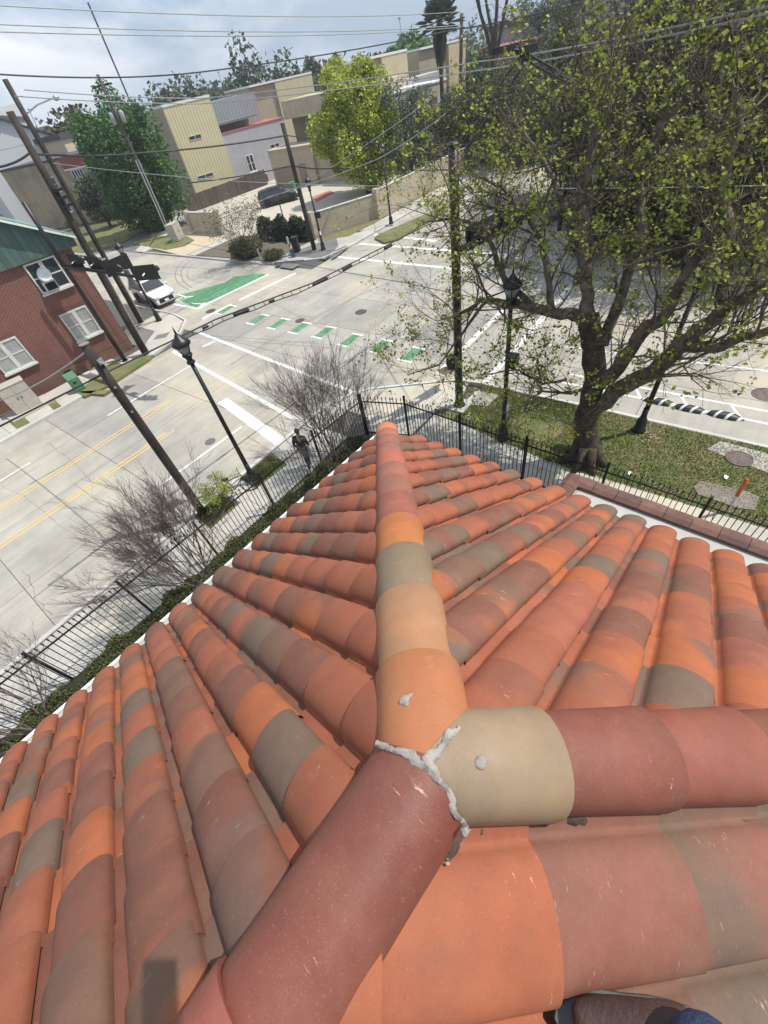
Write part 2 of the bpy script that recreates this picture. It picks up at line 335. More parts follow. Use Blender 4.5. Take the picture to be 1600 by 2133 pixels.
# bicycle symbol and arrow painted in the green lane
bm = MB()
def ring(cxy, r, wd, n=20):
    b = len(bm.v)
    for k in range(n):
        a = 2 * math.pi * k / n
        for q in (r - wd, r): bm.v.append((cxy[0] + q * math.cos(a), cxy[1] + q * math.sin(a), .007))
    for k in range(n): bm.f.append((b + 2 * k, b + 2 * k + 1, b + 2 * ((k + 1) % n) + 1, b + 2 * ((k + 1) % n)))
def seg(a, b, wd=.06):
    a, b = Vector(a), Vector(b); d = (b - a).normalized(); n = Vector((-d.y, d.x)) * wd / 2
    bm.add([(*(a - n), .0072), (*(b - n), .0072), (*(b + n), .0072), (*(a + n), .0072)], [(0, 1, 2, 3)])
c0 = G(365, 627); c1 = G(379, 623); r0 = .34
ring((c0.x, c0.y), r0, .07); ring((c1.x, c1.y), r0, .07)
md = (c0 + c1) / 2; up = Vector((c1.y - c0.y, -(c1.x - c0.x), 0)).normalized() * -.42
hp, ht = c0 + (md - c0) * .55 + up, c1 + (md - c1) * .3 + up
for a, b in ((c0, hp), (hp, md), (hp, ht), (ht, c1), (md, ht), (c0, md)): seg(a[:2], b[:2])
seg((ht - up * .02)[:2], (ht + up * .5)[:2]); seg((ht + up * .5)[:2], (ht + up * .5 + Vector((.2, .1, 0)))[:2])
bm.build('bicycle_symbol', M_white, road)
a, b = G(400, 632), G(421, 633); bm = MB(); seg(a[:2], b[:2], .14); dd = (b - a).normalized(); nn = Vector((-dd.y, dd.x, 0))
q = [b - nn * .3, b + dd * .55, b + nn * .3]; bm.add([(v.x, v.y, .0075) for v in q], [(0, 1, 2)]); bm.build('arrow_symbol', M_white, road)
# right leg of the crossing
for x0, x1, y in ((14.6, 25.8, 7.15), (14.6, 25.8, 9.45)): stripe((x0, y), (x1, y + .1), .28, M_white, 'crosswalk_line')
stripe((18.6, 6.0), (20.1, -14), .12, M_white); 
for x0, x1 in ((26.2, 26.9), (29.2, 29.9)): stripe((x0, 12.8), (x1, 26.3), .32, M_white, 'crosswalk_line')
stripe((31.5, 19.5), (95, 19.3), .12, M_yel, 'yellow_line'); stripe((31.5, 23.1), (95, 22.9), .1, M_white); stripe((31.2, 19.6), (32.2, 26.4), .45, M_white, 'stop_bar')
# buffered bicycle lane with black and white rubber humps
stripe((15.85, 4.6), (15.72, -25), .11, M_white); stripe((16.55, 4.2), (16.5, -25), .11, M_white)
for k in range(12): stripe((15.88, 2.9 - 1.55 * k), (16.5, 3.25 - 1.55 * k), .1, M_white, 'buffer_bar')
M_hump = newmat('hump_rubber')[0]
t_ = M_hump.node_tree; co_ = t_.nodes.new('ShaderNodeTexCoord').outputs['Object']; mp_ = t_.nodes.new('ShaderNodeMapping'); mp_.inputs['Rotation'].default_value = (0, 0, .5); t_.links.new(co_, mp_.inputs['Vector'])
wv_ = node(t_, 'ShaderNodeTexWave', Scale=1.1); wv_.bands_direction = 'Y'; t_.links.new(mp_.outputs[0], wv_.inputs['Vector'])
t_.links.new(ramp(t_, wv_.outputs['Fac'], [(.80, (.02, .02, .02)), (.86, (.7, .7, .68))]), t_.nodes['Principled BSDF'].inputs['Base Color'])
for k, lb in enumerate(('next to the slanting lamp post, half behind it', 'in the middle of the three', 'farthest right, nearest the manhole')):
    p = G((1372, 1436, 1508)[k], (838, 853, 867)[k]); b = MB(); n = 9
    vs = []
    for i in range(n):
        s_ = -1 + 2 * i / (n - 1); hh_ = .15 * max(.06, 1 - abs(s_) ** 3); ww = .19 * max(.25, 1 - abs(s_) ** 4)
        for j in range(7):
            th = math.pi * j / 6; vs.append((ww * math.cos(th), s_ * .58, hh_ * math.sin(th)))
    b.add(vs, [(i * 7 + j, i * 7 + j + 1, (i + 1) * 7 + j + 1, (i + 1) * 7 + j) for i in range(n - 1) for j in range(6)])
    o = b.build('lane_hump', M_hump, smooth=True, loc=(p.x, p.y, .004)); tag(o, 'black and white striped rubber lane hump ' + lb, 'lane divider', 'rubber humps along the bike lane')
# manholes: lid with raised rim
def manhole(px, py, r, label, z=0.0, mat=M_iron):
    p = G(px, py, z)
    o = MB().lathe([(r, 0), (r, .012), (r * .93, .016), (r * .93, .008), (r * .6, .010), (r * .56, .014), (r * .1, .014), (.001, .014)], 28).build('manhole_cover', mat, loc=(p.x, p.y, z + .001)); tag(o, label, 'manhole cover', 'manhole covers')
manhole(752, 650, .36, 'dark round manhole cover alone in the open middle of the crossing')
manhole(625, 668, .30, 'small manhole cover inside the square concrete patch by the green dashes')
manhole(439, 648, .36, 'manhole cover beside the green bike lane and broken white line')
manhole(580, 552, .30, 'rusty manhole cover in the far corner sidewalk near the hydrant', .125)
manhole(1595, 822, .42, 'purple brown manhole cover in the street at the right edge', 0, plain('rust_iron', (.17, .12, .115), .7, c2=(.10, .07, .065), bscale=40, bmp=.5))
manhole(1540, 955, .36, 'brown manhole cover in the concrete pad beside the lawn', .135, MATS['rust_iron'])
manhole(438, 920, .24, 'grey worn asphalt patch cover in the near lane left of the lamp post', 0, plain('patch', (.13, .125, .12), .9))
manhole(930, 772, .34, 'manhole cover under the leafy branches near the thick signal pole', 0, MATS['rust_iron'])
manhole(437, 993, .12, 'tiny utility cover in the near lane between the wood pole and lamp post', 0, MATS['patch'])
paint_quad('joint_square', [tuple(G(*q)[:2]) for q in ((588, 676), (625, 655), (662, 661), (636, 684))], M_road, z=.003)
# cracks across the slabs
def crack(pts, wd=.02):
    P = [G(*p) for p in pts]; Q = []
    for a, b in zip(P[:-1], P[1:]):
        n = max(2, int((b - a).length / .25))
        for i in range(n): Q.append(a.lerp(b, i / n) + Vector((random.uniform(-.06, .06), random.uniform(-.06, .06), 0)))
    Q.append(P[-1]); vs = []; 
    for i, q in enumerate(Q):
        d = (Q[min(i + 1, len(Q) - 1)] - Q[max(i - 1, 0)]).normalized(); n = Vector((-d.y, d.x, 0)) * wd * random.uniform(.3, 1) / 2
        vs += [(q.x - n.x, q.y - n.y, .003), (q.x + n.x, q.y + n.y, .003)]
    MB().add(vs, [(2 * i, 2 * i + 1, 2 * i + 3, 2 * i + 2) for i in range(len(Q) - 1)]).build('crack', M_joint, road)
crack([(48, 1185), (60, 1200), (75, 1245), (88, 1260), (110, 1282)]); crack([(98, 923), (150, 960), (190, 1005)]); crack([(0, 1010), (60, 1040), (130, 1100), (180, 1130)], .015)
crack([(540, 800), (600, 830), (660, 900)], .015)
M_tyre = plain('tyre_mark', (.17, .165, .155), .9, c2=(.26, .25, .235), scale=3)
def arc_mark(pts, wd=.14):
    P = [G(*p) for p in pts]; Q = []
    for i in range(len(P) - 1):
        a, b = P[i], P[i + 1]; pa, pb_ = P[max(i - 1, 0)], P[min(i + 2, len(P) - 1)]
        for k in range(8):
            t = k / 8; Q.append(.5 * ((2 * a) + (b - pa) * t + (2 * pa - 5 * a + 4 * b - pb_) * t * t + (3 * a - pa - 3 * b + pb_) * t ** 3))
    vs = []
    for i, q in enumerate(Q):
        d = (Q[min(i + 1, len(Q) - 1)] - Q[max(i - 1, 0)]).normalized(); n = Vector((-d.y, d.x, 0)) * wd / 2; vs += [(q.x - n.x, q.y - n.y, .0035), (q.x + n.x, q.y + n.y, .0035)]
    MB().add(vs, [(2 * i, 2 * i + 1, 2 * i + 3, 2 * i + 2) for i in range(len(Q) - 1)]).build('tyre_mark', M_tyre, road)
arc_mark([(400, 600), (382, 585), (378, 565), (392, 545), (425, 530), (440, 522)], .10); arc_mark([(394, 604), (370, 588), (366, 566), (382, 543), (415, 528)], .10); arc_mark([(420, 590), (395, 582), (390, 568), (402, 550)], .08)
arc_mark([(480, 760), (600, 690), (760, 610), (860, 570)], .10); arc_mark([(660, 790), (760, 730), (840, 690)], .12); arc_mark([(60, 1010), (200, 930), (330, 850)], .10); arc_mark([(100, 1220), (250, 1110), (420, 985)], .12)
# kerbs and sidewalks
def kerb(pts, wd=.16, z=.13, name='kerb'):
    P = [Vector(p) for p in pts]; n = len(P); vs = []
    for i, p in enumerate(P):
        d = (P[min(i + 1, n - 1)] - P[max(i - 1, 0)]).normalized(); nn = Vector((-d.y, d.x)) * wd / 2
        for q, zz in ((-1, -.04), (-.9, z - .02), (-.7, z), (.9, z), (1, -.04)): vs.append((p.x + nn.x * q, p.y + nn.y * q, zz))
    o = MB().add(vs, [(i * 5 + j, i * 5 + j + 1, i * 5 + j + 6, i * 5 + j + 5) for i in range(n - 1) for j in range(4)]).build(name, M_kerb); tag(o, kind='structure'); return o
walk = poly_area('sidewalk', [(-30, 10.25), (9.0, 10.25), (9.9, 7.9), (10.6, 5), (10.2, -25), (12.0, -25), (12.6, 7.2), (14.35, 7.7), (11.2, 12.6), (-30, 12.6)], -.05, .10, M_joint)
slab_grid([-18 + 1.5 * k for k in range(19)], [10.27, 11.5], walk, M_walk, 'paving_slab', .008, .12, .03)
slab_grid([-18 + 3 * k for k in range(7)] + [2.9], [11.5, 12.55], walk, M_walk, 'paving_slab', .008, .12, .03)
slab_grid([4.25, 5.1], [11.5, 12.55], walk, M_walk, 'paving_slab', .008, .12, .03)
slab_grid([6.6, 8.6, 10.4], [11.5, 12.55], walk, M_walk, 'paving_slab', .008, .12, .03)
for poly in ([(9.6, 9.6), (10.0, 8.0), (12.2, 7.9), (13.0, 9.2), (13.35, 9.55), (12.1, 11.5), (10.85, 12.45), (10.42, 12.5), (10.4, 10.3)], [(12.22, 7.9), (12.7, 7.3), (14.3, 7.75), (14.15, 8.2), (13.4, 9.5), (13.02, 9.2)], ):
    MB().prism(poly, .09, .122).build('paving_slab', M_walk, walk)
ys_ = [7.85, 6.2, 4.6, 3.0, 1.4, -.2, -1.8, -3.4, -5, -6.6, -8.2, -10]
for y0, y1 in zip(ys_[:-1], ys_[1:]):
    e = lambda y: (9.75 + (7.9 - y) * (-.02), 11.75 - (7.9 - y) * .16 if y > 3 else 10.95 - (3 - y) * .02)
    MB().prism([(e(y0)[0], y0 - .01), (e(y1)[0], y1 + .01), (e(y1)[1], y1 + .01), (e(y0)[1], y0 - .01)], .09, .122).build('paving_slab', M_walk, walk)
kerb([(-30, 12.7), (9.6, 12.7), (10.9, 12.55), (12.2, 11.6), (13.5, 9.6), (14.3, 8.3), (14.45, 7.4), (14.47, 2), (14.4, -3), (14.35, -30)])
kerb([(-30, 26.85), (9.3, 26.85), (10.6, 27.2)]); kerb([(10.6, 27.2), (12.8, 28.0), (14.2, 29.4), (14.6, 31.5), (14.6, 38)])
kerb([(26.9, -40), (26.9, 9.5), (28.2, 11.9), (31, 12.1), (150, 12.1)]); kerb([(25.5, 28.6), (26.2, 27.2), (28.5, 26.7), (150, 26.7)])
walk2 = poly_area('sidewalk', [(-30, 26.9), (9.3, 26.9), (12.8, 28.1), (14.1, 29.4), (14.5, 31.5), (14.5, 75), (11.5, 75), (11.5, 30.5), (10.2, 29.5), (-30, 31)], -.05, .10, M_joint)
slab_grid([-16, -13.5, -11, -8.5, -6, -3.5, -1, 1.5, 4, 6.3, 8.6], [26.93, 28.2, 29.6], walk2, M_walk, 'paving_slab', .01, .12, .03)
MB().prism([(8.62, 26.93), (10.4, 27.15), (12.6, 28.05), (14.0, 29.4), (14.45, 31.4), (14.45, 33), (12.2, 33), (12.2, 30.2), (10.3, 28.6), (8.62, 28.6)], .09, .124).build('paving_slab', M_walk, walk2)
MB().prism([(10.35, 28.65), (12.15, 30.2), (12.15, 33), (10.3, 33)], .09, .121).build('paving_slab', M_asph, walk2)
MB().prism([(11.9, 28.3), (12.5, 28.75), (11.9, 29.35), (11.3, 28.95)], .12, .130).build('ramp_pad', M_asph, walk2)
MB().prism(pxpoly([(322, 668), (352, 660), (372, 664), (345, 680)], .125), .10, .126).build('ramp_pad', M_walk, walk2)
walk3 = poly_area('sidewalk', [(25.7, 28.5), (26.3, 27.3), (28.5, 26.75), (150, 26.75), (150, 28.2), (34.5, 28.3), (30.3, 31.5), (30.3, 44), (24.6, 44), (24.3, 32.0)], -.05, .11, M_walk)
MB().prism(pxpoly([(608, 525), (700, 492), (705, 512), (678, 540), (600, 532)], .12), .112, .116).build('paving_slab', M_asph, walk3)
MB().prism(pxpoly([(590, 548), (625, 550), (610, 560), (582, 556)], .12), .112, .118).build('ramp_pad', M_asph, walk3)
MB().prism(pxpoly([(694, 524), (720, 511), (726, 514), (703, 533), (690, 540)], .12), .112, .118).build('ramp_pad', M_asph, walk3)
walk4 = poly_area('sidewalk', [(27, -40), (27, 9.5), (28.3, 11.8), (31, 12.0), (150, 12.0), (150, 9.6), (30, 9.6), (29.4, -40)], -.05, .11, M_walk)
yardR = poly_area('lawn', [(29.4, -60), (30, 9.6), (150, 9.6), (150, -60)], -.05, .10, M_grass)
# lawns
lawn = poly_area('lawn', [(11.75, 7.55), (12.6, 7.45), (13.2, 7.0), (14.36, 7.0), (14.36, -25), (10.5, -25), (10.8, 0), (10.98, 3.0), (11.7, 7.2)], -.02, .115, M_grass)
strip = poly_area('grass_strip', [(2.9, 11.55), (4.0, 11.55), (4.3, 12.5), (2.9, 12.5)], .0, .135, M_grass); strip = poly_area('grass_strip', [(5.0, 11.5), (6.6, 11.4), (6.8, 12.5), (5.2, 12.5)], .0, .135, M_grass)
poly_area('grass_strip', pxpoly([(232, 812), (215, 822), (165, 818), (180, 800)], .13)[:3] + pxpoly([(170, 815)], .13), .0, .14, M_grass)
yard = poly_area('yard', [(-30, -30), (10.6, -30), (10.7, 5), (9.9, 7.9), (8.9, 10.25), (-30, 10.25)], -.05, .05, plain('yard_soil', (.10, .11, .045), .95, c2=(.16, .13, .08), scale=1.4))
for k, (poly, z) in enumerate((([(780, 495), (790, 487), (935, 425), (960, 420), (830, 497), (800, 505)], .14), ([(160, 818), (235, 752), (320, 738), (310, 748), (230, 800), (175, 826)], .14), ([(98, 840), (112, 830), (128, 846), (112, 854)], .14), ([(20, 880), (50, 868), (62, 880), (35, 893)], .14), ([(275, 506), (300, 490), (390, 492), (405, 500), (385, 512), (345, 520)], .13))):
    poly_area('grass_strip', pxpoly(poly, z), -.02, z, M_grass)
def blades(name, polyfn, n, z, mat, h=(.04, .10), label=None, kindtag='stuff'):
    P = polyfn(n); a = rng.uniform(0, 2 * math.pi, n); hh = rng.uniform(*h, n); wd = .012 + 0 * a
    dx, dy = np.cos(a) * wd, np.sin(a) * wd; lx, ly = rng.normal(0, .4, n) * hh, rng.normal(0, .4, n) * hh
    v = np.empty((n, 3, 3)); v[:, 0] = np.stack([P[:, 0] - dx, P[:, 1] - dy, z + 0 * a], 1); v[:, 1] = np.stack([P[:, 0] + dx, P[:, 1] + dy, z + 0 * a], 1)
    v[:, 2] = np.stack([P[:, 0] + lx, P[:, 1] + ly, z + hh], 1)
    me = bpy.data.meshes.new(name); me.vertices.add(3 * n); me.vertices.foreach_set('co', v.reshape(-1)); me.loops.add(3 * n); me.loops.foreach_set('vertex_index', np.arange(3 * n))
    me.polygons.add(n); me.polygons.foreach_set('loop_start', np.arange(0, 3 * n, 3)); me.polygons.foreach_set('loop_total', np.full(n, 3)); me.update(calc_edges=True)
    o = link(name, me, mat); tag(o, label, 'grass', kind='stuff'); return o
def in_rect(x0, x1, y0, y1): return lambda n: np.stack([rng.uniform(x0, x1, n), rng.uniform(y0, y1, n)], 1)
def in_lawn(n):
    y = rng.uniform(-9, 7.0, n); lo = np.where(y > 3, 10.98 + (y - 3) * .17, 10.85); x = lo + rng.uniform(0, 1, n) * (14.33 - lo)
    d = np.hypot(x - 12.6, y - 4.0) < .9; x[d & (rng.uniform(0, 1, n) < .85)] += 1.2; x = np.minimum(x, 14.33); return np.stack([x, y], 1)
M_blade = leafmat('grass_blade', (.06, .115, .022), (.12, .17, .04), (.26, .22, .10), .2)
blades('lawn_grass', in_lawn, 70000, .11, M_blade, (.03, .075), 'green patchy lawn grass with dry spots between sidewalk and street')
blades('strip_grass', in_rect(2.95, 4.1, 11.6, 12.45), 7000, .13, M_blade, (.06, .16), 'tufty grass strip at the foot of the near wood pole')
blades('strip_grass', in_rect(5.1, 6.6, 11.55, 12.45), 8000, .13, M_blade, (.05, .12), 'green ground cover strip at the foot of the near lamp post')
# pads, utility covers, litter
MB().prism([(12.75, 7.15), (13.9, 7.1), (13.85, 6.1), (13.0, 6.2)], .10, .135).build('concrete_pad', M_walk, lawn)
MB().prism(pxpoly([(1474, 936), (1500, 918), (1620, 950), (1620, 992)], .13), .10, .128).build('concrete_pad', M_walk, lawn)
MB().prism(pxpoly([(1445, 1015), (1460, 1002), (1560, 1025), (1582, 1035), (1572, 1063), (1535, 1058), (1455, 1030)], .13), .10, .14).build('utility_slab', plain('old_slab', (.26, .225, .18), .95, c2=(.16, .14, .12), scale=3), lawn)
MB().prism(pxpoly([(970, 905), (1060, 935), (1160, 975), (1155, 985), (1040, 945), (955, 912)], .12), .10, .15).build('lawn_edging', M_kerb, lawn)
for px, py in ((1098, 850), (1340, 900)):
    p = G(px, py, .12); b = MB()
    for k in range(70):
        a = random.uniform(0, 6.28); r = random.gauss(0, .33); s_ = random.uniform(.03, .09)
        b.box((r * math.cos(a), r * math.sin(a), .005), (s_, s_ * .6, .012), a)
    o = b.build('wood_chips', plain('pale_chips', (.50, .38, .26), .9), loc=(p.x, p.y, .118)); tag(o, 'scatter of pale wood chips on the lawn ' + ('left of the big trunk' if px < 1200 else 'at the foot of the slanting lamp post'), 'wood chips', kind='stuff')

# ================================================================ TILED ROOF (the photographer stands on it)
A0 = R(3.5); UU = Vector((math.cos(A0), -math.sin(A0))); VV = Vector((math.sin(A0), math.cos(A0)))
def B(u, v, z): return Vector((UU.x * u + VV.x * v, UU.y * u + VV.y * v, z))
MS = 0.675; COS = 1 / math.hypot(1, MS); SIN = MS * COS
ZR = 8.75; U0, V0 = .13, .20; EAVE = 3.03
house = empty('tiled_building', B(.5, 0, 0), -A0, 'building under the terracotta barrel tile hip roof the photo is taken from', 'building')
hinv = Matrix.LocRotScale(Vector(house.location), Matrix.Rotation(-A0, 3, 'Z').to_quaternion(), None).inverted()
def to_house(o): o.parent = house; o.matrix_parent_inverse = hinv; return o
def zL(v): return ZR - MS * (v - V0)
def zRt(u): return ZR - MS * (u - U0)
def zF(v): return ZR - MS * (V0 - v)
# boards under the tiles
ext = -4.2
def surf(name, pts, mat, th=.06):
    b = MB(); n = len(pts); nn = (pts[1] - pts[0]).cross(pts[2] - pts[0]).normalized()
    if nn.z < 0: pts = pts[::-1]
    b.add([p + Vector((0, 0, -.012)) for p in pts] + [p - Vector((0, 0, th + .012)) for p in pts], [tuple(range(n)), tuple(reversed(range(n, 2 * n)))] + [(i, n + i, n + (i + 1) % n, (i + 1) % n) for i in range(n)])
    return to_house(b.build(name, mat))
E_ = EAVE - .04
VB = -(EAVE - V0) + V0 + .0
slopes = {}
slopes['L'] = surf('roof_slope', [B(ext, V0, ZR), B(U0, V0, ZR), B(E_, E_ + V0 - U0, zRt(E_)), B(ext, E_ + V0 - U0, zRt(E_))], M_dark)
slopes['R'] = surf('roof_slope', [B(U0, V0, ZR), B(E_, E_ + V0 - U0, zRt(E_)), B(E_, V0 - (E_ - U0), zRt(E_))], M_dark)
slopes['F'] = surf('roof_slope', [B(ext, V0, ZR), B(U0, V0, ZR), B(E_, V0 - (E_ - U0), zRt(E_)), B(ext, V0 - (E_ - U0), zRt(E_))], M_dark)
def tile_mesh(W, Ln, th=.013, bh=.34, nseg=12, npan=5):
    """S tile: barrel x from 0 to .66W, pan to W; y up the slope; closed lip at the low end"""
    prof = []
    for i in range(nseg + 1):
        a = math.pi * i / nseg; prof.append((.40 * W - .43 * W * math.cos(a) - .075 * W * math.sin(a), .004 + bh * W * (math.sin(a) ** .90) * .92 + .09 * W * (1 - a / math.pi) ** 3))
    for i in range(1, npan + 1):
        t = i / npan; prof.append((W * (.83 + .19 * t), .004 + .06 * W * (t ** 1.5)))
    n = len(prof); vs = []; fs = []
    def nrm(i):
        a, b = prof[max(i - 1, 0)], prof[min(i + 1, n - 1)]; d = Vector((b[0] - a[0], b[1] - a[1])).normalized(); return Vector((-d.y, d.x))
    rows = [(0.0, .017, 1.0), (.004, .0185, 1.0), (Ln * .5, .009, .992), (Ln, 0, .98)]
    for y, dz, s in rows:
        for i, (x, z) in enumerate(prof): vs.append((x, y, z * s + dz))
    for r in range(len(rows) - 1):
        for i in range(n - 1): fs.append((r * n + i, r * n + i + 1, (r + 1) * n + i + 1, (r + 1) * n + i))
    b = len(vs)
    for i, (x, z) in enumerate(prof):
        q = nrm(i); vs.append((x, 0, z + .017)); vs.append((x - q.x * th, 0, z + .017 - q.y * th))
    for i in range(n - 1): fs.append((b + 2 * i, b + 2 * i + 1, b + 2 * i + 3, b + 2 * i + 2))
    c = len(vs)
    for i, (x, z) in enumerate(prof):
        q = nrm(i); vs.append((x - q.x * th, 0, z + .017 - q.y * th)); vs.append((x - q.x * th, Ln, z * .98 - q.y * th))
    for i in range(n - 1): fs.append((c + 2 * i, c + 2 * i + 1, c + 2 * i + 3, c + 2 * i + 2))
    e = len(vs); q = nrm(0); x, z = prof[0]
    vs += [(x, 0, z + .017), (x - q.x * th, 0, z + .017 - q.y * th), (x - q.x * th, Ln, z - q.y * th), (x, Ln, z)]; fs.append((e, e + 3, e + 2, e + 1))
    me = bpy.data.meshes.new('roof_tile'); me.from_pydata(vs, [], fs); me.update()
    ntop = (len(rows) - 1) * (n - 1)
    me.polygons.foreach_set('use_smooth', [i < ntop for i in range(len(fs))]); return me
TW, TE = .2455, .257 / COS
M_tile = tile_mat('clay_tile')
TM = tile_mesh(TW, TE + .055); TM.materials.append(M_tile)
def clipped(me, mw, planes):
    """cut a tile where it meets the hips (vertical planes, world space)"""
    inv = mw.inverted(); b = bmesh.new(); b.from_mesh(me)
    for co, no in planes:
        cl = inv @ co; nl = (mw.to_3x3().transposed() @ no).normalized()
        bmesh.ops.bisect_plane(b, geom=b.verts[:] + b.edges[:] + b.faces[:], plane_co=cl, plane_no=nl, clear_outer=True)
    nf = len(b.faces); m2 = bpy.data.meshes.new('cut_tile'); b.to_mesh(m2); b.free()
    if nf and not m2.materials: m2.materials.append(me.materials[0])
    return m2 if nf else None
def lay(slope, me, org, xdir, ydir, W, Ln, planes, name='roof_tile', mat=None):
    zdir = xdir.cross(ydir).normalized()
    j = Matrix.Rotation(random.gauss(0, .006), 4, 'Z') @ Matrix.Rotation(random.gauss(0, .004), 4, 'X') @ Matrix.Translation((random.gauss(0, .0022), random.gauss(0, .004), abs(random.gauss(0, .002))))
    mw = Matrix(((xdir.x, ydir.x, zdir.x, org.x), (xdir.y, ydir.y, zdir.y, org.y), (xdir.z, ydir.z, zdir.z, org.z), (0, 0, 0, 1))) @ j
    cor = [mw @ Vector((x, y, .03)) for x in (-.02 * W, 1.02 * W) for y in (0, Ln)]
    outs = [[(c - co).dot(no) > 0 for c in cor] for co, no in planes]
    if any(all(o) for o in outs): return None
    m = me
    if any(any(o) for o in outs): m = clipped(me, mw, planes)
    if m is None: return None
    o = bpy.data.objects.new(name, m); C.objects.link(o); o.parent = slope
    o.matrix_parent_inverse = (house_mw @ slope.matrix_local).inverted() if False else slope_inv[slope.name]
    o.matrix_basis = mw
    if mat: o.material_slots[0].link = 'OBJECT'; o.material_slots[0].material = mat
    return o
bpy.context.view_layer.update()
slope_inv = {s.name: s.matrix_world.inverted() for s in slopes.values()}
Jp = B(U0, V0, 0)
def vpl(azdeg_uv, off, side):
    """vertical plane through J along a (u,v) azimuth; keeps the side to the left (+1) or right (-1) of it"""
    a = R(azdeg_uv); d = B(math.cos(a), math.sin(a), 0).normalized(); n = Vector((-d.y, d.x, 0)); nn = -n * side
    return (Jp - nn * off, nn)
cnt = 0
gap = .035
plL = [vpl(45, gap, 1), (Jp + B(0, gap, 0), -B(0, 1, 0))]
plR = [vpl(45, gap, -1), vpl(-45, gap, 1)]
# left slope: falls to the main street
ydl = (B(0, -COS, 0) + Vector((0, 0, SIN))).normalized(); xdl = -B(1, 0, 0).normalized()
for k in range(24):
    u = 2.597 + .092 - .2455 * k
    if u < ext + .2: continue
    for r in range(12):
        v = EAVE - .257 * r + random.gauss(0, .003); o = lay(slopes['L'], TM, B(u, v, zL(v)) + Vector((0, 0, .004)), xdl, ydl, TW, TE + .055, plL); cnt += o is not None
# right slope
ydr = (B(-COS, 0, 0) + Vector((0, 0, SIN))).normalized(); xdr = B(0, 1, 0).normalized()
for k in range(-14, 12):
    v = -.081 - .092 + .2455 * k
    for r in range(12):
        u = EAVE + .04 - .257 * r + random.gauss(0, .003); o = lay(slopes['R'], TM, B(u, v, zRt(u)) + Vector((0, 0, .004)), xdr, ydr, TW, TE + .055, plR); cnt += o is not None
print('tiles', cnt)
# near slope: larger barrels laid parallel to the hip
W3, E3 = .335, .425
TM3 = tile_mesh(W3, E3 + .07, th=.016, bh=.30, nseg=18); TM3.materials.append(M_tile)
sF = 1 / math.sqrt(2)
dn = (B(sF, -sF, 0) + Vector((0, 0, -MS * sF))).normalized()         # down along the barrels
lv = -B(sF, sF, 0)                                                 # across, falling as well on this slope
acr = (Vector((lv.x, lv.y, -MS * sF))).normalized(); up3 = -dn
nrmF = (B(0, -MS, 0) + Vector((0, 0, 1))).normalized()
acr = up3.cross(nrmF).normalized(); acr = -acr if acr.dot(lv) < 0 else acr
xd3 = -acr                                                         # right-handed with up3 and the normal
plF = [(Jp - B(0, gap + .03, 0), B(0, 1, 0)), vpl(-45, gap + .06, -1)]
base3 = B(U0, V0, ZR)
AA, BB_, CC_ = (SA, (.33, .105, .052)), ((.225, .090, .064), (.155, .086, .060)), ((.24, .092, .066), (.135, .098, .072))
F3 = {}
for c_ in (0, 1): F3.update({(c_, 0): ('clay_f0', *AA), (c_, 1): ('clay_f1', *BB_), (c_, 2): ('clay_f2', *CC_), (c_, -1): ('clay_f0', *AA), (c_, 3): ('clay_f2', *CC_)})
for c_ in (2, 3): F3.update({(c_, 0): ('clay_f1', *BB_), (c_, 1): ('clay_f4', (.21, .135, .105), (.26, .12, .095)), (c_, 2): ('clay_f5', SA, (.36, .12, .075)), (c_, 3): ('clay_f5', SA, (.36, .12, .075))})
for c_ in range(0, 9):
    for r in range(-6, 8):
        org = base3 + acr * (.165 + W3 * (c_ + .86)) + dn * (.265 + E3 * r) + nrmF * .002
        f = F3.get((c_, r)); mm = tile_mat(f[0], f[1], f[2], (.35, .65), grit=.8) if f else None
        lay(slopes['F'], TM3, org, xd3, up3, W3, E3 + .07, plF, mat=mm)
# hip and ridge caps
def cap_mesh(w1=.142, w2=.126, h1=.128, h2=.112, Ln=.445, th=.014, n=18):
    vs = []; fs = []
    ring = lambda w_, h_, y, o_: [((w_ - o_) * math.cos(math.pi * i / n) * (1 if 0 < i < n else 1), y, (h_ - o_) * (math.sin(math.pi * i / n) ** .9) - (.02 if i in (0, n) else 0)) for i in range(n + 1)]
    rs = [ring(w1, h1, 0, .004), ring(w1, h1, .006, 0), ring((w1 + w2) / 2, (h1 + h2) / 2, Ln / 2, 0), ring(w2, h2, Ln, 0)]
    for r in rs: vs += r
    m = n + 1
    for r in range(3):
        for i in range(n): fs.append((r * m + i + 1, r * m + i, (r + 1) * m + i, (r + 1) * m + i + 1))
    nt_ = len(fs)
    b = len(vs); vs += rs[0] + ring(w1, h1, 0, th)
    for i in range(n): fs.append((b + i, b + i + 1, b + m + i + 1, b + m + i))
    b = len(vs); vs += ring(w1, h1, 0, th) + ring(w2, h2, Ln, th)
    for i in range(n): fs.append((b + i, b + i + 1, b + m + i + 1, b + m + i))
    b = len(vs); vs += ring(w2, h2, Ln, 0) + ring(w2, h2, Ln, th)
    for i in range(n): fs.append((b + i + 1, b + i, b + m + i, b + m + i + 1))
    me = bpy.data.meshes.new('cap_tile'); me.from_pydata(vs, [], fs); me.update()
    me.polygons.foreach_set('use_smooth', [i < nt_ for i in range(len(fs))]); return me
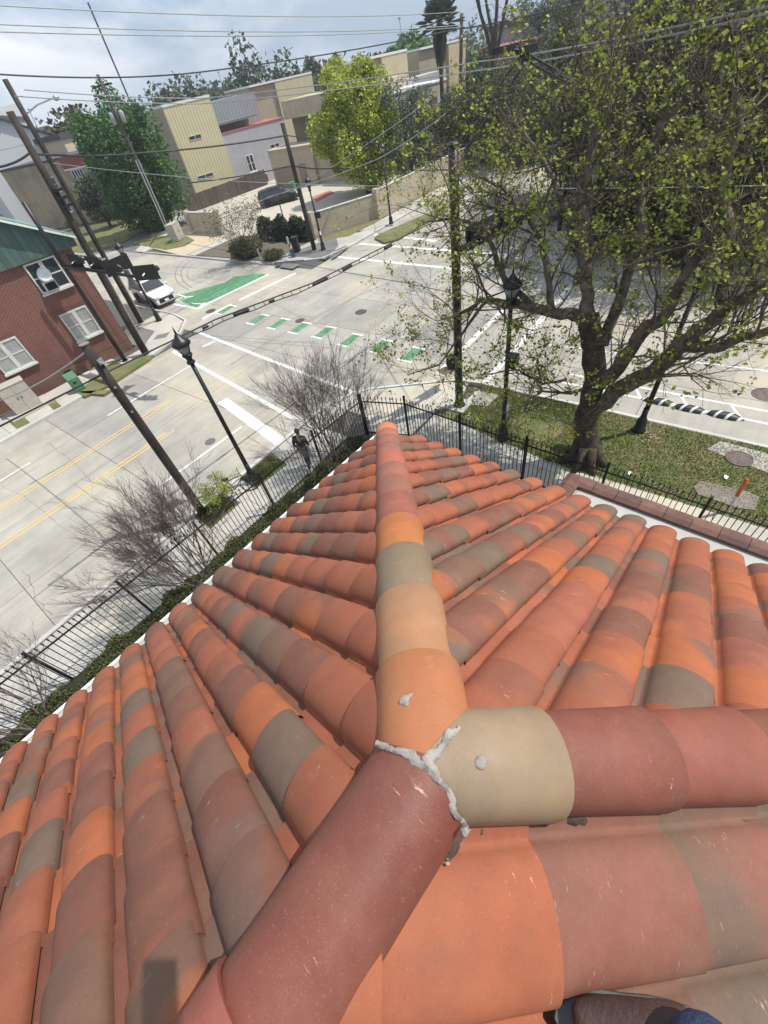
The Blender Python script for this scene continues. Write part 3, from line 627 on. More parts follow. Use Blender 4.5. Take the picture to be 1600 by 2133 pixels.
capsH1_ = [((.47, .19, .085), (.52, .185, .075)), ((.50, .21, .085), (.44, .23, .12)), (KH, (.25, .185, .115)), ((.52, .185, .06), (.48, .17, .065)), ((.29, .10, .072), (.25, .10, .075)), ((.40, .125, .085), (.27, .11, .08)), ((.27, .125, .09), (.36, .12, .085)), ((.42, .125, .08), (.40, .13, .09)), ((.24, .125, .09), (.37, .12, .085)), ((.38, .12, .08), (.22, .12, .085)), ((.25, .14, .10), (.38, .13, .09)), ((.56, .20, .09), (.52, .19, .09))]
capsH1 = [tuple(tuple(x * (1.18 if i >= 4 else 1) for x in c) for c in p) for i, p in enumerate(capsH1_)]
capsH2 = [((.34, .245, .15), (.27, .20, .13)), ((.22, .073, .050), (.25, .080, .054)), ((.31, .092, .058), (.28, .085, .056)), (SA, RB), (OR, SA), (RB, GB), (SA, OR), (OR, RB), (GB, SA), (SA, RB), (RB, OR)]
capsR3 = [((.19, .056, .040), (.22, .070, .046)), ((.30, .088, .062), (.27, .08, .058)), (SA, RB), (OR, SA), (RB, SA), (GB, SA), (SA, OR), (OR, RB), (SA, RB)]
CM = cap_mesh(); CAPS = []
def cap_line(key, start, dirv, exps, cols, planes, nrm_up, lift):
    y_up = -dirv.normalized(); z_ = nrm_up - nrm_up.dot(y_up) * y_up; z_.normalize(); x_ = y_up.cross(z_)
    pos = 0
    for i, (A, Bc) in enumerate(cols):
        pos += exps[min(i, len(exps) - 1)]
        o_ = start + dirv.normalized() * pos + z_ * (lift + .004)
        tilt = Matrix.Rotation(-.018, 4, 'X') @ Matrix.Rotation(random.gauss(0, .012), 4, 'Y') @ Matrix.Rotation(random.gauss(0, .006), 4, 'Z')
        mw = Matrix(((x_.x, y_up.x, z_.x, o_.x), (x_.y, y_up.y, z_.y, o_.y), (x_.z, y_up.z, z_.z, o_.z), (0, 0, 0, 1))) @ tilt
        A = tuple(x * .80 for x in A); Bc = tuple(x * .80 for x in Bc)
        mat = tile_mat('cap_%s_%d' % (key, i), A, Bc, (.38, .62), rough=.56 if i < 3 else .64)
        src = CM
        m = src
        if i == 0 and planes:
            tmp = src.copy(); tmp.materials.clear(); tmp.materials.append(mat)
            if exps[0] > .44:                                            # first cap is long enough to reach the joint
                for vv in tmp.vertices:
                    if vv.co.y > .3: vv.co.y += exps[0] - .36
            m = clipped(tmp, mw, planes)
        o = bpy.data.objects.new('cap_tile', m); C.objects.link(o); o.parent = house; o.matrix_parent_inverse = hinv; o.matrix_basis = mw
        if not m.materials: m.materials.append(mat)
        o.material_slots[0].link = 'OBJECT'; o.material_slots[0].material = mat
        CAPS.append(o)
up = Vector((0, 0, 1)); JT = B(U0, V0, ZR)
h1 = B(sF, sF, 0) + up * (-MS * sF); h2 = B(sF, -sF, 0) + up * (-MS * sF); r3 = B(-1, 0, 0)
def seam(az, side): return vpl(az, .0, side)
cap_line('a', JT, h1, [.30, .385], capsH1[:12], [seam(-1, 1), seam(111, -1)], up, .005)
cap_line('b', JT, h2, [.34, .385], capsH2, [seam(-1, -1), seam(-113, 1)], up, .005)
# ridge: the next cap laps over the first one
cap_line('c', JT + r3 * 0, -r3, [-.86 + .0, -.385], [], None, up, 0)
def ridge_caps():
    y_up = r3.copy(); z_ = up.copy(); x_ = y_up.cross(z_)
    for i, (A, Bc) in enumerate(capsR3):
        # low end of each cap faces away from J on the first, the following ones overlap it
        st = JT + r3 * (.0 if i == 0 else .56 + .40 * (i - 1)) + z_ * (.004 + (.004 if i == 0 else .016))
        mw = Matrix(((x_.x, y_up.x, z_.x, st.x), (x_.y, y_up.y, z_.y, st.y), (x_.z, y_up.z, z_.z, st.z), (0, 0, 0, 1)))
        A = tuple(x * .88 for x in A); Bc = tuple(x * .88 for x in Bc)
        mat = tile_mat('cap_c_%d' % i, A, Bc, (.35, .65), rough=.45)
        m = CM
        if i == 0:
            tmp = cap_mesh(.136, .13, .128, .12, .78); tmp.materials.append(mat); mw = mw @ Matrix.Translation((0, -.15, 0)); m = clipped(tmp, mw, [seam(111, 1), seam(-113, -1)])
        o = bpy.data.objects.new('cap_tile', m); C.objects.link(o); o.parent = house; o.matrix_parent_inverse = hinv; o.matrix_basis = mw
        o.material_slots[0].link = 'OBJECT'; o.material_slots[0].material = mat; CAPS.append(o)
ridge_caps()
# dark mortar bed under hips and ridge
M_bed = plain('mortar_bed', (.10, .065, .05), .95, c2=(.05, .035, .03), scale=30, bmp=.8, bscale=60)
for d_, ln in ((h1, 4.6), (h2, 4.6), (r3, 4.2)):
    d_ = d_.normalized(); z_ = (up - up.dot(d_) * d_).normalized(); x_ = d_.cross(z_); ax = Matrix((x_, d_, z_)).transposed(); b = MB()
    n = int(ln / .07)
    for i in range(n):
        c_ = JT + d_ * (i * .07 + .05) + z_ * random.uniform(-.005, .01); b.box(c_, (.205 + random.uniform(-.02, .02), .08, .10 + random.uniform(-.01, .01)), ax=ax)
    to_house(b.build('mortar_bed', M_bed))
# crumbs of mortar under the second hip and along the cap edges
M_mor = plain('pale_mortar', (.42, .34, .28), .9, c2=(.28, .21, .17), scale=20, bmp=.6)
M_seal = plain('sealant', (.37, .335, .30), .75, c2=(.20, .175, .155), scale=22, bmp=.5, bscale=70)
bpy.context.view_layer.update()
TREES = []
for o in CAPS:
    me = o.data; mw = o.matrix_world
    TREES.append(BVHTree.FromPolygons([mw @ v.co for v in me.vertices], [tuple(p.vertices) for p in me.polygons]))
def hit(px, py):
    r = ray(px, py).normalized(); best = None
    for t in TREES:
        h = t.ray_cast(CAM, r, 4.0)
        if h[0] is not None and (best is None or h[3] < best[3]): best = h
    return best
def sealant(pts, wd, name='sealant'):
    """a smeared ribbon of sealant lying on the caps along measured points"""
    P = []; m = 16
    for i in range(len(pts) - 1):
        for k in range(m):
            t = k / m; q = i * m + k; P.append((pts[i][0] * (1 - t) + pts[i + 1][0] * t + 3 * math.sin(q * .27 + pts[0][1]), pts[i][1] * (1 - t) + pts[i + 1][1] * t + 3 * math.sin(q * .21 + pts[0][0]), wd[i] * (1 - t) + wd[i + 1] * t))
    P.append((*pts[-1], wd[-1])); D = [(hit(x, y) or (None, None, None, None))[3] for x, y, w_ in P]
    ok = [d for d in D if d]; D = [d or (sum(ok) / len(ok)) for d in D]
    D = [min(D[max(0, i - 3):i + 4]) for i in range(len(D))]; D = [sum(D[max(0, i - 3):i + 4]) / len(D[max(0, i - 3):i + 4]) for i in range(len(D))]
    pos = [(CAM + ray(x, y).normalized() * d, w_) for (x, y, w_), d in zip(P, D)]
    b = MB(); n = 11; vs = []
    for i, (p, w_) in enumerate(pos):
        d = (pos[min(i + 2, len(pos) - 1)][0] - pos[max(i - 2, 0)][0]).normalized(); vdir = (CAM - p).normalized(); s_ = d.cross(vdir).normalized()
        ww = w_ * .62 * (1 + .22 * math.sin(i * .23) + .08 * math.sin(i * 1.1 + 1)) + random.uniform(-.0008, .0008)
        for k in range(n):
            q = -1 + 2 * k / (n - 1); lump = .6 + .4 * math.sin(q * 6 + i * .35) + .25 * math.sin(q * 11 - i * .6); hgt = .0042 * (1 - abs(q) ** 2) * (1 + .5 * lump) + random.uniform(-.0006, .0006) if 0 < k < n - 1 else -.004
            edge = 1 + (.10 * math.sin(i * .8 + (3 if q > 0 else 0)) if abs(q) > .7 else 0); vs.append(p + s_ * (q * ww * edge) + vdir * hgt)
    b.add(vs, [(i * n + k, i * n + k + 1, (i + 1) * n + k + 1, (i + 1) * n + k) for i in range(len(pos) - 1) for k in range(n - 1)])
    return to_house(b.build(name, M_seal, smooth=True))
sealant([(784, 1551), (812, 1557), (850, 1575), (885, 1592)], [.010, .013, .018, .022])
sealant([(885, 1592), (915, 1560), (938, 1530), (955, 1512)], [.022, .018, .016, .010])
sealant([(885, 1590), (918, 1625), (938, 1665), (955, 1705), (975, 1738)], [.022, .016, .015, .013, .014])
def dab(px, py, r, name='sealant_dab', sx=1.0):
    h = hit(px, py)
    if not h: return
    p, n_ = h[0], h[1]; n_ = n_ if n_.dot(CAM - p) > 0 else -n_; b = bmesh.new(); bmesh.ops.create_icosphere(b, subdivisions=3, radius=1)
    q = n_.to_track_quat('Z', 'Y').to_matrix()
    for v in b.verts:
        f = 1 + .12 * math.sin(v.co.x * 3 + px) * math.cos(v.co.y * 2.5 + py); v.co = p + q @ Vector((v.co.x * r * f * sx, v.co.y * r * f, v.co.z * r * .45))
    me = bpy.data.meshes.new(name); b.to_mesh(me); b.free(); me.polygons.foreach_set('use_smooth', [True] * len(me.polygons)); to_house(link(name, me, M_seal))
dab(1002, 1588, .0165); dab(842, 1458, .013, sx=1.3); dab(846, 1466, .009); dab(852, 1450, .006, sx=2.0)
# small mortar lumps and shards along the cap edges
def lumps(name, segs, n, sz, mat):
    b = MB()
    for (a, c_) in segs:
        for k in range(n):
            t = random.random(); p = a.lerp(c_, t) + Vector((random.gauss(0, .006), random.gauss(0, .006), random.gauss(0, .006))); s_ = random.uniform(*sz)
            ax = Matrix.Rotation(random.uniform(0, 6), 3, 'Z') @ Matrix.Rotation(random.uniform(0, 6), 3, 'X'); b.box(p, (s_ * 1.6, s_, s_ * .7), ax=ax)
    o = to_house(b.build(name, mat)); o['kind'] = 'stuff'; bevel(o, .0015, 1); return o
off2 = B(-sF, -sF, 0) * .135; off2b = B(sF, sF, 0) * .133
h2n, h1n = h2.normalized(), h1.normalized()
def bead(a_, b__, r_, mat, name='mortar_bead'):
    n = int((b__ - a_).length / .012); P = []; RR = []
    for i in range(n + 1): P.append(a_.lerp(b__, i / n) + Vector((random.gauss(0, .0025), random.gauss(0, .0025), random.gauss(0, .003)))); RR.append(r_ * (1 + .3 * math.sin(i * .31) + .2 * math.sin(i * .73 + 2) + random.uniform(-.08, .08)))
    to_house(MB().tube(P, RR, 9).build(name, mat, None, True))
bead(JT + h2n * .10 + off2 * .95 + up * -.050, JT + h2n * .80 + off2 * .93 + up * -.055, .015, M_bed)
bead(JT + h2n * .80 + off2 * .93 + up * -.055, JT + h2n * 1.7 + off2 * .90 + up * -.06, .010, M_bed)
bead(JT + B(-.02, -.125, -.055), JT + B(-.22, -.135, -.06), .014, M_bed)
lumps('mortar_crumbs', [(JT + h2n * .12 + off2 * 1.04 + up * -.05, JT + h2n * .85 + off2 * 1.04 + up * -.05)], 12, (.002, .006), M_mor)
offr = B(sF, -sF, 0) * .137
lumps('mortar_crumbs', [(JT + h1n * .5 + offr + up * -.02, JT + h1n * 4.2 + offr + up * -.02)], 60, (.003, .010), M_mor)
lumps('mortar_crumbs', [(JT + B(-.1, -.137, -.025), JT + B(-.75, -.137, -.03))], 22, (.002, .006), M_mor)
# trim: gutter, fascia, walls below
M_gut = plain('white_gutter', (.80, .80, .77), .45, var=.05)
zE = zL(EAVE)
b = MB(); d0 = B(ext, EAVE + .03, zE - .01); 
for (v0_, v1_, z0_, z1_) in ((EAVE + .12, EAVE + .15, zE - .13, zE - .02), (EAVE - .02, EAVE + .12, zE - .13, zE - .11), (EAVE + .06, EAVE + .075, zE - .11, zE - .04)):
    p = [B(ext, v0_, 0), B(EAVE + .02, v0_, 0), B(EAVE + .02, v1_, 0), B(ext, v1_, 0)]; b.prism([q[:2] for q in p], z0_, z1_)
to_house(b.build('gutter', M_gut))
wallp = [B(ext, V0 - EAVE + .4, 0), B(EAVE - .45, V0 - EAVE + .4, 0), B(EAVE - .45, EAVE - .4, 0), B(ext, EAVE - .4, 0)]
to_house(MB().prism([q[:2] for q in wallp], 0, zE - .12).build('wall', M_stucco))
sof = [B(ext, V0 - EAVE + .1, 0), B(EAVE - .06, V0 - EAVE + .1, 0), B(EAVE - .06, EAVE - .03, 0), B(ext, EAVE - .03, 0)]
to_house(MB().prism([q[:2] for q in sof], zE - .16, zE - .06).build('soffit', M_wtrim))
# lower flat roof with tile coping beside the right eave
ZP = 5.75
p0, p1 = G(1200, 992, ZP), G(1600, 1136, ZP); dv = (p1 - p0).normalized(); nv = Vector((dv.y, -dv.x, 0)); nv = nv if nv.x < 0 else -nv     # towards the building
porch = empty('flat_roof_wing', (p0.x, p0.y, 0), 0, 'low wing with white flat roof and brown coping tiles under the right eave', 'building')
def pl(name, mb, mat): o = mb.build(name, mat); o.parent = porch; o.matrix_parent_inverse = Matrix.Translation(-porch.location); return o
ln = 7.5; e0 = p0; e1 = p0 + dv * ln
M_memb = concrete('white_membrane', (.86, .86, .83), (.60, .60, .57), streak=False)
M_par = concrete('parapet_grey', (.52, .50, .46), (.34, .33, .30), streak=False)
Q = lambda s, o_: (e0 + dv * s + nv * o_)[:2]
pl('wall', MB().prism([Q(0, .0), Q(ln, .0), Q(ln, .14), Q(0, .14)], 0, ZP - .02), M_par)
pl('parapet', MB().prism([Q(.12, .145), Q(ln, .145), Q(ln, .40), Q(.12, .40)], 0, ZP - .05), M_par)
pl('flat_roof', MB().prism([Q(.12, .405), Q(ln, .405), Q(ln, 2.2), Q(.12, 2.2)], 0, ZP - .11), M_memb)
pl('end_wall', MB().prism([Q(0, .205), Q(.115, .205), Q(.115, 2.2), Q(0, 2.2)], 0, ZP - .04), M_par)
M_cop = plain('coping_tile', (.20, .098, .072), .75, c2=(.12, .062, .05), scale=5, bmp=.4, rnd=.3)
cl = .285; 
for k in range(int(ln / cl)):
    a_ = e0 + dv * (k * cl); b_ = a_ + dv * (cl - .006); b = MB()
    vs = []
    for q in (a_, b_):
        zz = random.uniform(-.004, .004)
        for o_, z_ in ((-.035, -.04), (-.035, .008), (.03, .038), (.11, .03), (.17, .0), (.17, -.03)): vs.append((q + nv * o_ + Vector((0, 0, z_ + zz))))
    b.add(vs, [(i, i + 1, 7 + i, 6 + i) for i in range(5)] + [(5, 4, 3, 2, 1, 0), (6, 7, 8, 9, 10, 11)]); pl('coping_tile', b, M_cop)
for k in range(3):
    a_ = e0 + nv * (.02 + k * .24) - dv * .06; b = MB(); vs = []
    for q in (a_, a_ + nv * .235):
        for o_, z_ in ((-.06, -.04), (-.05, .02), (.02, .055), (.10, .05), (.16, .01), (.16, -.03)): vs.append((q + dv * o_ + Vector((0, 0, z_ - k * .003))))
    b.add(vs, [(i + 1, i, 6 + i, 7 + i) for i in range(5)] + [(0, 1, 2, 3, 4, 5), (11, 10, 9, 8, 7, 6)]); pl('coping_tile', b, M_cop)
pl('scupper', MB().box(e0 + dv * 3.05 + nv * .16 + Vector((0, 0, -.10)), (.2, .12, .07), math.atan2(dv.y, dv.x)), M_dark)
# ================================================================ IRON FENCE
def fence(name, path, z0, label, hgt=1.72, sp=.135, post_every=2.35):
    root = empty(name, (path[0][0], path[0][1], 0), 0, label, 'fence')
    def pp(o): o.parent = root; return o
    off = Vector((path[0][0], path[0][1], 0))
    me = MB().box((0, 0, hgt / 2 + .02), (.018, .018, hgt - .04)); me.lathe([(.010, 0), (.022, .02), (.004, .10)], 6, (0, 0, hgt)).lathe([(.02, 0), (.02, .03)], 6, (0, 0, hgt - .02)); pm = me.mesh('picket'); pm.materials.append(M_black)
    ps = MB().box((0, 0, hgt / 2 + .07), (.062, .062, hgt + .14)); ps.box((0, 0, hgt + .15), (.08, .08, .02)); pom = ps.mesh('post'); pom.materials.append(M_black)
    for a, b in zip(path[:-1], path[1:]):
        a, b = Vector((*a, z0)), Vector((*b, z0)); d = (b - a); Ln = d.length; d.normalize(); ang = math.atan2(d.y, d.x)
        for zz in (.16, hgt - .16):
            c = (a + b) / 2; o = MB().box((0, 0, 0), (Ln, .03, .04)).build('rail', M_black); o.location = c - off + Vector((0, 0, zz)); o.rotation_euler = (0, 0, ang); pp(o)
        n = max(1, round(Ln / post_every))
        for i in range(n + 1):
            o = bpy.data.objects.new('post', pom); C.objects.link(o); o.location = a + d * (Ln * i / n) - off; o.rotation_euler = (0, 0, ang); pp(o)
        m = int(Ln / sp)
        for i in range(1, m):
            o = bpy.data.objects.new('picket', pm); C.objects.link(o); o.location = a + d * (Ln * i / m) - off + Vector((0, 0, random.uniform(-.004, .004))); o.rotation_euler = (random.gauss(0, .006), random.gauss(0, .006), ang); pp(o)
fence('iron_fence', [(-7.4, 10.72), (9.44, 9.65)], .06, 'black spear topped iron fence along the sidewalk left of the roof')
fr = G(1600, 1098, 1.6); fa = Vector((9.44, 9.65, 0)); fb = Vector((10.02, 7.98, 0)); fr2 = fb + (Vector((fr.x, fr.y, 0)) - fb) * 1.55
fence('iron_fence', [(9.5, 9.6), (10.02, 7.98), (fr2.x, fr2.y)], .06, 'black spear topped iron fence right of the roof between lawn and building')
# ================================================================ FOLIAGE
def leaves(name, P, size, mat, parent=None, upb=.5, droop=0.0, asp=.55):
    n = len(P); P = np.asarray(P, float); sz = size * rng.uniform(.6, 1.25, n)
    nrm = rng.normal(0, 1, (n, 3)); nrm[:, 2] = np.abs(nrm[:, 2]) + upb; nrm /= np.linalg.norm(nrm, axis=1)[:, None]
    t = np.cross(nrm, rng.normal(0, 1, (n, 3))); t[:, 2] -= droop; t /= np.linalg.norm(t, axis=1)[:, None] + 1e-9; b = np.cross(nrm, t)
    v = np.empty((n, 4, 3)); s = sz[:, None]
    v[:, 0] = P; v[:, 1] = P + t * s * .5 + b * s * asp / 1.2 + nrm * s * .12; v[:, 2] = P + t * s; v[:, 3] = P + t * s * .5 - b * s * asp / 1.2 + nrm * s * .12
    idx = (np.arange(n) * 4)[:, None] + np.array([0, 1, 2, 0, 2, 3])[None]
    me = bpy.data.meshes.new(name); me.vertices.add(4 * n); me.vertices.foreach_set('co', v.reshape(-1))
    me.loops.add(6 * n); me.loops.foreach_set('vertex_index', idx.reshape(-1)); me.polygons.add(2 * n)
    me.polygons.foreach_set('loop_start', np.arange(0, 6 * n, 3)); me.polygons.foreach_set('loop_total', np.full(2 * n, 3)); me.update(calc_edges=True)
    return link(name, me, mat, parent)
def rvec(s=1.0): return Vector((random.gauss(0, s), random.gauss(0, s), random.gauss(0, s)))
def grow(b, p, d, Ln, r, depth, tips, ns=4, spread=.6, upw=.12, wob=.16, n=5, kids=(2, 4), shrink=.62, rk=.6):
    pts = [p.copy()]; rs = [r]; d = d.normalized(); q = p.copy()
    for i in range(ns):
        d = (d + rvec(wob) + Vector((0, 0, upw))).normalized(); q = q + d * (Ln / ns); pts.append(q.copy()); rs.append(r * (1 - .55 * (i + 1) / ns))
    b.tube(pts, rs, n if r > .012 else 3, cap=False)
    if depth == 0: tips.append((q.copy(), d.copy())); return
    k = random.randint(*kids)
    for i in range(k):
        t = random.uniform(.35, 1.0); j = min(ns - 1, int(t * ns)); s0 = pts[j].lerp(pts[j + 1], t * ns - j)
        dd = (pts[j + 1] - pts[j]).normalized(); dd = (dd + rvec(spread)).normalized()
        grow(b, s0, dd, Ln * shrink * random.uniform(.7, 1.2), max(.0032, rs[j] * rk), depth - 1, tips, max(2, ns - 1), spread, upw, wob, n, kids, shrink, rk)
    grow(b, pts[-1], d, Ln * shrink, max(.0032, rs[-1]), depth - 1, tips, max(2, ns - 1), spread, upw, wob, n, kids, shrink, rk)
# ---- the big tree in the lawn, just coming into leaf
M_lfA = leafmat('young_leaf', (.15, .20, .03), (.29, .34, .045), (.46, .46, .08), .35)
M_bk2 = plain('old_bark', (.085, .062, .045), .95, c2=(.030, .024, .020), scale=4, bmp=1.2, bscale=16)
M_br = plain('branch_bark', (.19, .15, .115), .95, c2=(.045, .033, .026), scale=5, bmp=.6)
tb = G(1215, 962, .1)
T1 = empty('young_leaf_tree', (tb.x, tb.y, .1), 0, 'big old tree in the lawn with furrowed dark trunk and sparse young leaves', 'tree')
def px3(lst): return [(onR(x, y, r_), rad) for x, y, r_, rad in lst]
limbs = [
 [(1213, 968, 11.7, .46), (1222, 905, 11.72, .34), (1232, 840, 11.75, .31), (1240, 770, 11.8, .30), (1234, 715, 11.85, .28), (1226, 655, 11.9, .24)],
 [(1226, 660, 11.9, .18), (1220, 590, 12.0, .15), (1216, 510, 12.2, .13), (1207, 430, 12.4, .11), (1225, 350, 12.6, .09), (1245, 260, 12.9, .07), (1235, 190, 13.2, .04)],
 [(1228, 650, 11.9, .16), (1170, 655, 12.1, .15), (1110, 640, 12.3, .12), (1050, 632, 12.6, .10), (1000, 625, 12.9, .075), (965, 650, 13.2, .05), (925, 665, 13.5, .025)],
 [(1120, 645, 12.3, .09), (1060, 600, 12.6, .08), (1040, 560, 12.8, .07), (1022, 505, 13.1, .06), (990, 470, 13.3, .05), (940, 455, 13.5, .035), (890, 462, 13.8, .02)],
 [(1150, 650, 12.2, .10), (1140, 570, 12.5, .08), (1130, 500, 12.8, .07), (1085, 440, 13.2, .055), (1045, 390, 13.6, .04), (1000, 370, 13.9, .02)],
 [(1240, 810, 11.75, .20), (1290, 765, 11.6, .19), (1330, 700, 11.5, .16), (1390, 650, 11.4, .13), (1420, 590, 11.3, .11), (1470, 500, 11.3, .08), (1490, 420, 11.4, .05)],
 [(1236, 850, 11.7, .24), (1310, 800, 11.4, .21), (1380, 755, 11.1, .19), (1440, 705, 10.9, .17), (1500, 650, 10.7, .14), (1570, 610, 10.5, .11), (1640, 585, 10.3, .08)],
 [(1430, 712, 10.9, .12), (1490, 725, 10.6, .11), (1550, 700, 10.3, .09), (1620, 690, 10.0, .07)],
 [(1255, 720, 11.9, .15), (1300, 600, 12.4, .13), (1340, 480, 13.0, .11), (1330, 380, 13.4, .10), (1380, 250, 13.8, .08), (1400, 170, 14.1, .05), (1360, 120, 14.3, .03)],
 [(1500, 640, 10.8, .10), (1520, 520, 11.2, .09), (1500, 400, 11.6, .08), (1540, 280, 12.0, .06), (1530, 160, 12.3, .04)],
 [(1385, 250, 13.8, .05), (1440, 200, 13.7, .04), (1490, 120, 13.6, .03), (1540, 40, 13.5, .02)],
 [(1560, 610, 10.6, .08), (1600, 480, 10.9, .07), (1620, 340, 11.3, .05), (1610, 200, 11.6, .03)],
 [(1216, 500, 12.2, .07), (1160, 400, 12.8, .06), (1130, 330, 13.3, .05), (1090, 270, 13.8, .03)],
 [(1010, 628, 12.9, .05), (960, 700, 12.7, .035), (915, 760, 12.5, .025), (850, 780, 12.5, .012)],
 [(1180, 790, 12.0, .05), (1130, 800, 12.0, .04), (1080, 770, 12.2, .03), (1000, 780, 12.3, .015)],
 [(1236, 800, 11.7, .05), (1190, 820, 11.5, .04), (1130, 815, 11.4, .03), (1090, 840, 11.3, .015)],
]
bt, bb, tips = MB(), MB(), []
for li, lm in enumerate(limbs):
    P = px3(lm); pts = [P[0][0]]; rad = [P[0][1]]
    for (a, ra), (c_, rc) in zip(P[:-1], P[1:]):
        for k in (1, 2, 3):
            t = k / 3; j = rvec(min(.05, ra * .35)) if k < 3 else Vector(); pts.append(a.lerp(c_, t) + j); rad.append((ra * (1 - t) + rc * t) * random.uniform(.93, 1.08))
    (bt if li == 0 else bb).tube(pts, rad, 12 if rad[0] > .1 else 8)
    if li == 0: continue
    for i in range(2, len(pts)):
        for _ in range(2 if rad[i] > .05 else 3):
            if random.random() < (.62 if lm[0][0] > 1400 or i > 3 else .4):
                d = (pts[i] - pts[i - 1]).normalized() * .5 + rvec(.7) + Vector((0, 0, .2)); grow(bb, pts[i], d, random.uniform(.7, 1.5), min(.035, rad[i] * .5), 3, tips, 3, .65, .06, .22, 4, (2, 3), .66)
# butt the root flare
for k in range(7):
    a = k * .9 + .3; bt.tube([tb + Vector((.25 * math.cos(a), .25 * math.sin(a), .75)), tb + Vector((.42 * math.cos(a), .42 * math.sin(a), .25)), tb + Vector((.75 * math.cos(a), .75 * math.sin(a), -.05))], [.16, .14, .07], 7)
def childof(o, root): o.parent = root; o.matrix_parent_inverse = Matrix.Translation(-Vector(root.location)); return o
childof(bt.build('trunk', M_bk2, smooth=True), T1); childof(bb.build('branches', M_br, smooth=True), T1)
def cluster(tips, per, rad, prob=1.0):
    P = []
    for q, d in tips:
        if random.random() > prob: continue
        for _ in range(random.randint(max(1, per // 2), per)): P.append(q + d * random.uniform(-.1, .1) + rvec(rad))
    return P
LP = cluster(tips, 9, .05, .24); print('big tree tips', len(tips), 'leaves', len(LP))
childof(leaves('leaf_clusters', [tuple(p) for p in LP], .088, M_lfA), T1)['kind'] = 'stuff'
# ---- leafless crape myrtles by the fence
def bare_shrub(px, py, label, n, Ln, lean=(0, 0), depth=3, grp='leafless shrubs along the fence', sc_=1.0, kids=(2, 4), w=None):
    p = w or G(px, py, .05); root = empty('bare_shrub', p, 0, label, 'shrub', grp); b1, b2, tp = MB(), MB(), []
    for k in range(n):
        a = 6.283 * k / n + random.uniform(-.3, .3); d = Vector((math.cos(a) * .42 + lean[0], math.sin(a) * .42 + lean[1], 1.0)); st = Vector((math.cos(a) * .10, math.sin(a) * .10, 0)); d.normalize()
        pts = [st]; q = st; rs = [.030 * sc_]
        for i in range(3): d = (d + rvec(.08)).normalized(); q = q + d * Ln * .16; pts.append(q); rs.append(.030 * sc_ * (1 - .15 * (i + 1)))
        b1.tube(pts, rs, 6)
        for j in range(4): grow(b2, pts[-1 - (j > 1)], (d + rvec(.26)), Ln * .42 * random.uniform(.8, 1.2), .017 * sc_, depth, tp, 5, .36, .05, .09, 4, kids, .62, .66)
    b1.build('stems', M_twig, root, True); b2.build('twigs', M_twig, root); return root, tp
bare_shrub(745, 1010, 'bare grey multi-stemmed shrub beside the fence corner in front of the crosswalk', 7, 3.3, (.0, .0), 3, kids=(4, 6), w=Vector((7.75, 9.75, .05)))
bare_shrub(420, 1190, 'bare twiggy shrub leaning over the fence in front of the yellow lines', 8, 3.0, (-.12, .25), 3, kids=(4, 6), w=Vector((1.35, 9.55, .05)))
bare_shrub(20, 1560, 'small bare shrub at the lower left behind the gutter', 5, 2.3, (-.1, .05), 3, w=Vector((-3.6, 9.7, .05)))
# ---- low hedge inside the fence
def mound(name, fn, n, size, mat, label, cat, group=None, core=None, kind=None):
    root = empty(name, (0, 0, 0), 0, label, cat, group); P = fn(n); root.location = P.mean(0)[0], P.mean(0)[1], 0
    o = childof(leaves('foliage', P, size, mat), root)
    if core: childof(core, root)
    return root
M_hedge = leafmat('hedge_leaf', (.030, .042, .014), (.070, .085, .025), (.14, .14, .045), .15)
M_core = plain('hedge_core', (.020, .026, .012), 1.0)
def hedge_fn(x0, y0, x1, y1, wd, h):
    def f(n):
        t = rng.uniform(0, 1, n); a = rng.uniform(0, math.pi, n); L_ = math.hypot(x1 - x0, y1 - y0); nx, ny = -(y1 - y0) / L_, (x1 - x0) / L_
        lum = 1 + .18 * np.sin(t * L_ * 3.1) + .12 * np.sin(t * L_ * 7.7); s = np.cos(a) * wd / 2 * lum * rng.uniform(.85, 1.08, n); z = np.sin(a) ** .6 * h * lum * rng.uniform(.75, 1.08, n)
        return np.stack([x0 + (x1 - x0) * t + nx * s, y0 + (y1 - y0) * t + ny * s, z + .05], 1)
    return f
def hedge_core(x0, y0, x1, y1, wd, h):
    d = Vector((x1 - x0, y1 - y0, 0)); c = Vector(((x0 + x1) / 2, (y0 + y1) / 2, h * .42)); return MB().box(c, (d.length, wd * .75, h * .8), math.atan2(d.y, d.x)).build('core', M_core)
mound('hedge', hedge_fn(-8, 10.12, 8.9, 9.12, 1.1, .5), 42000, .055, M_hedge, 'low dark green hedge between the fence and the white gutter', 'hedge', core=hedge_core(-8, 10.12, 8.9, 9.12, 1.1, .5))
def ball(cx_, cy_, z0, rx, ry, rz_, thin=.25):
    def f(n):
        d = rng.normal(0, 1, (n, 3)); d /= np.linalg.norm(d, axis=1)[:, None]; r_ = 1 - thin * rng.uniform(0, 1, n) ** 1.5
        lum = 1 + .16 * np.sin(d[:, 0] * 7 + cx_) * np.cos(d[:, 1] * 6 + cy_) + .1 * np.sin(d[:, 2] * 11)
        return np.stack([cx_ + d[:, 0] * rx * r_ * lum, cy_ + d[:, 1] * ry * r_ * lum, z0 + rz_ + d[:, 2] * rz_ * r_ * lum], 1)
    return f
# small leafy weeds and a fallen green shoot at the foot of the wood pole
p = Vector((3.9, 11.9, .12)); r_, tp = bare_shrub(0, 0, 'small green leafy shrub at the foot of the near wood pole', 6, .95, (0, 0), 2, None, .4, (2, 3), p); r_.name = 'leafy_shrub'
if 'group' in r_: del r_['group']
leaves('foliage', [tuple(q + rvec(.07)) for q, d in tp for _ in range(7)], .05, M_lfA, r_)
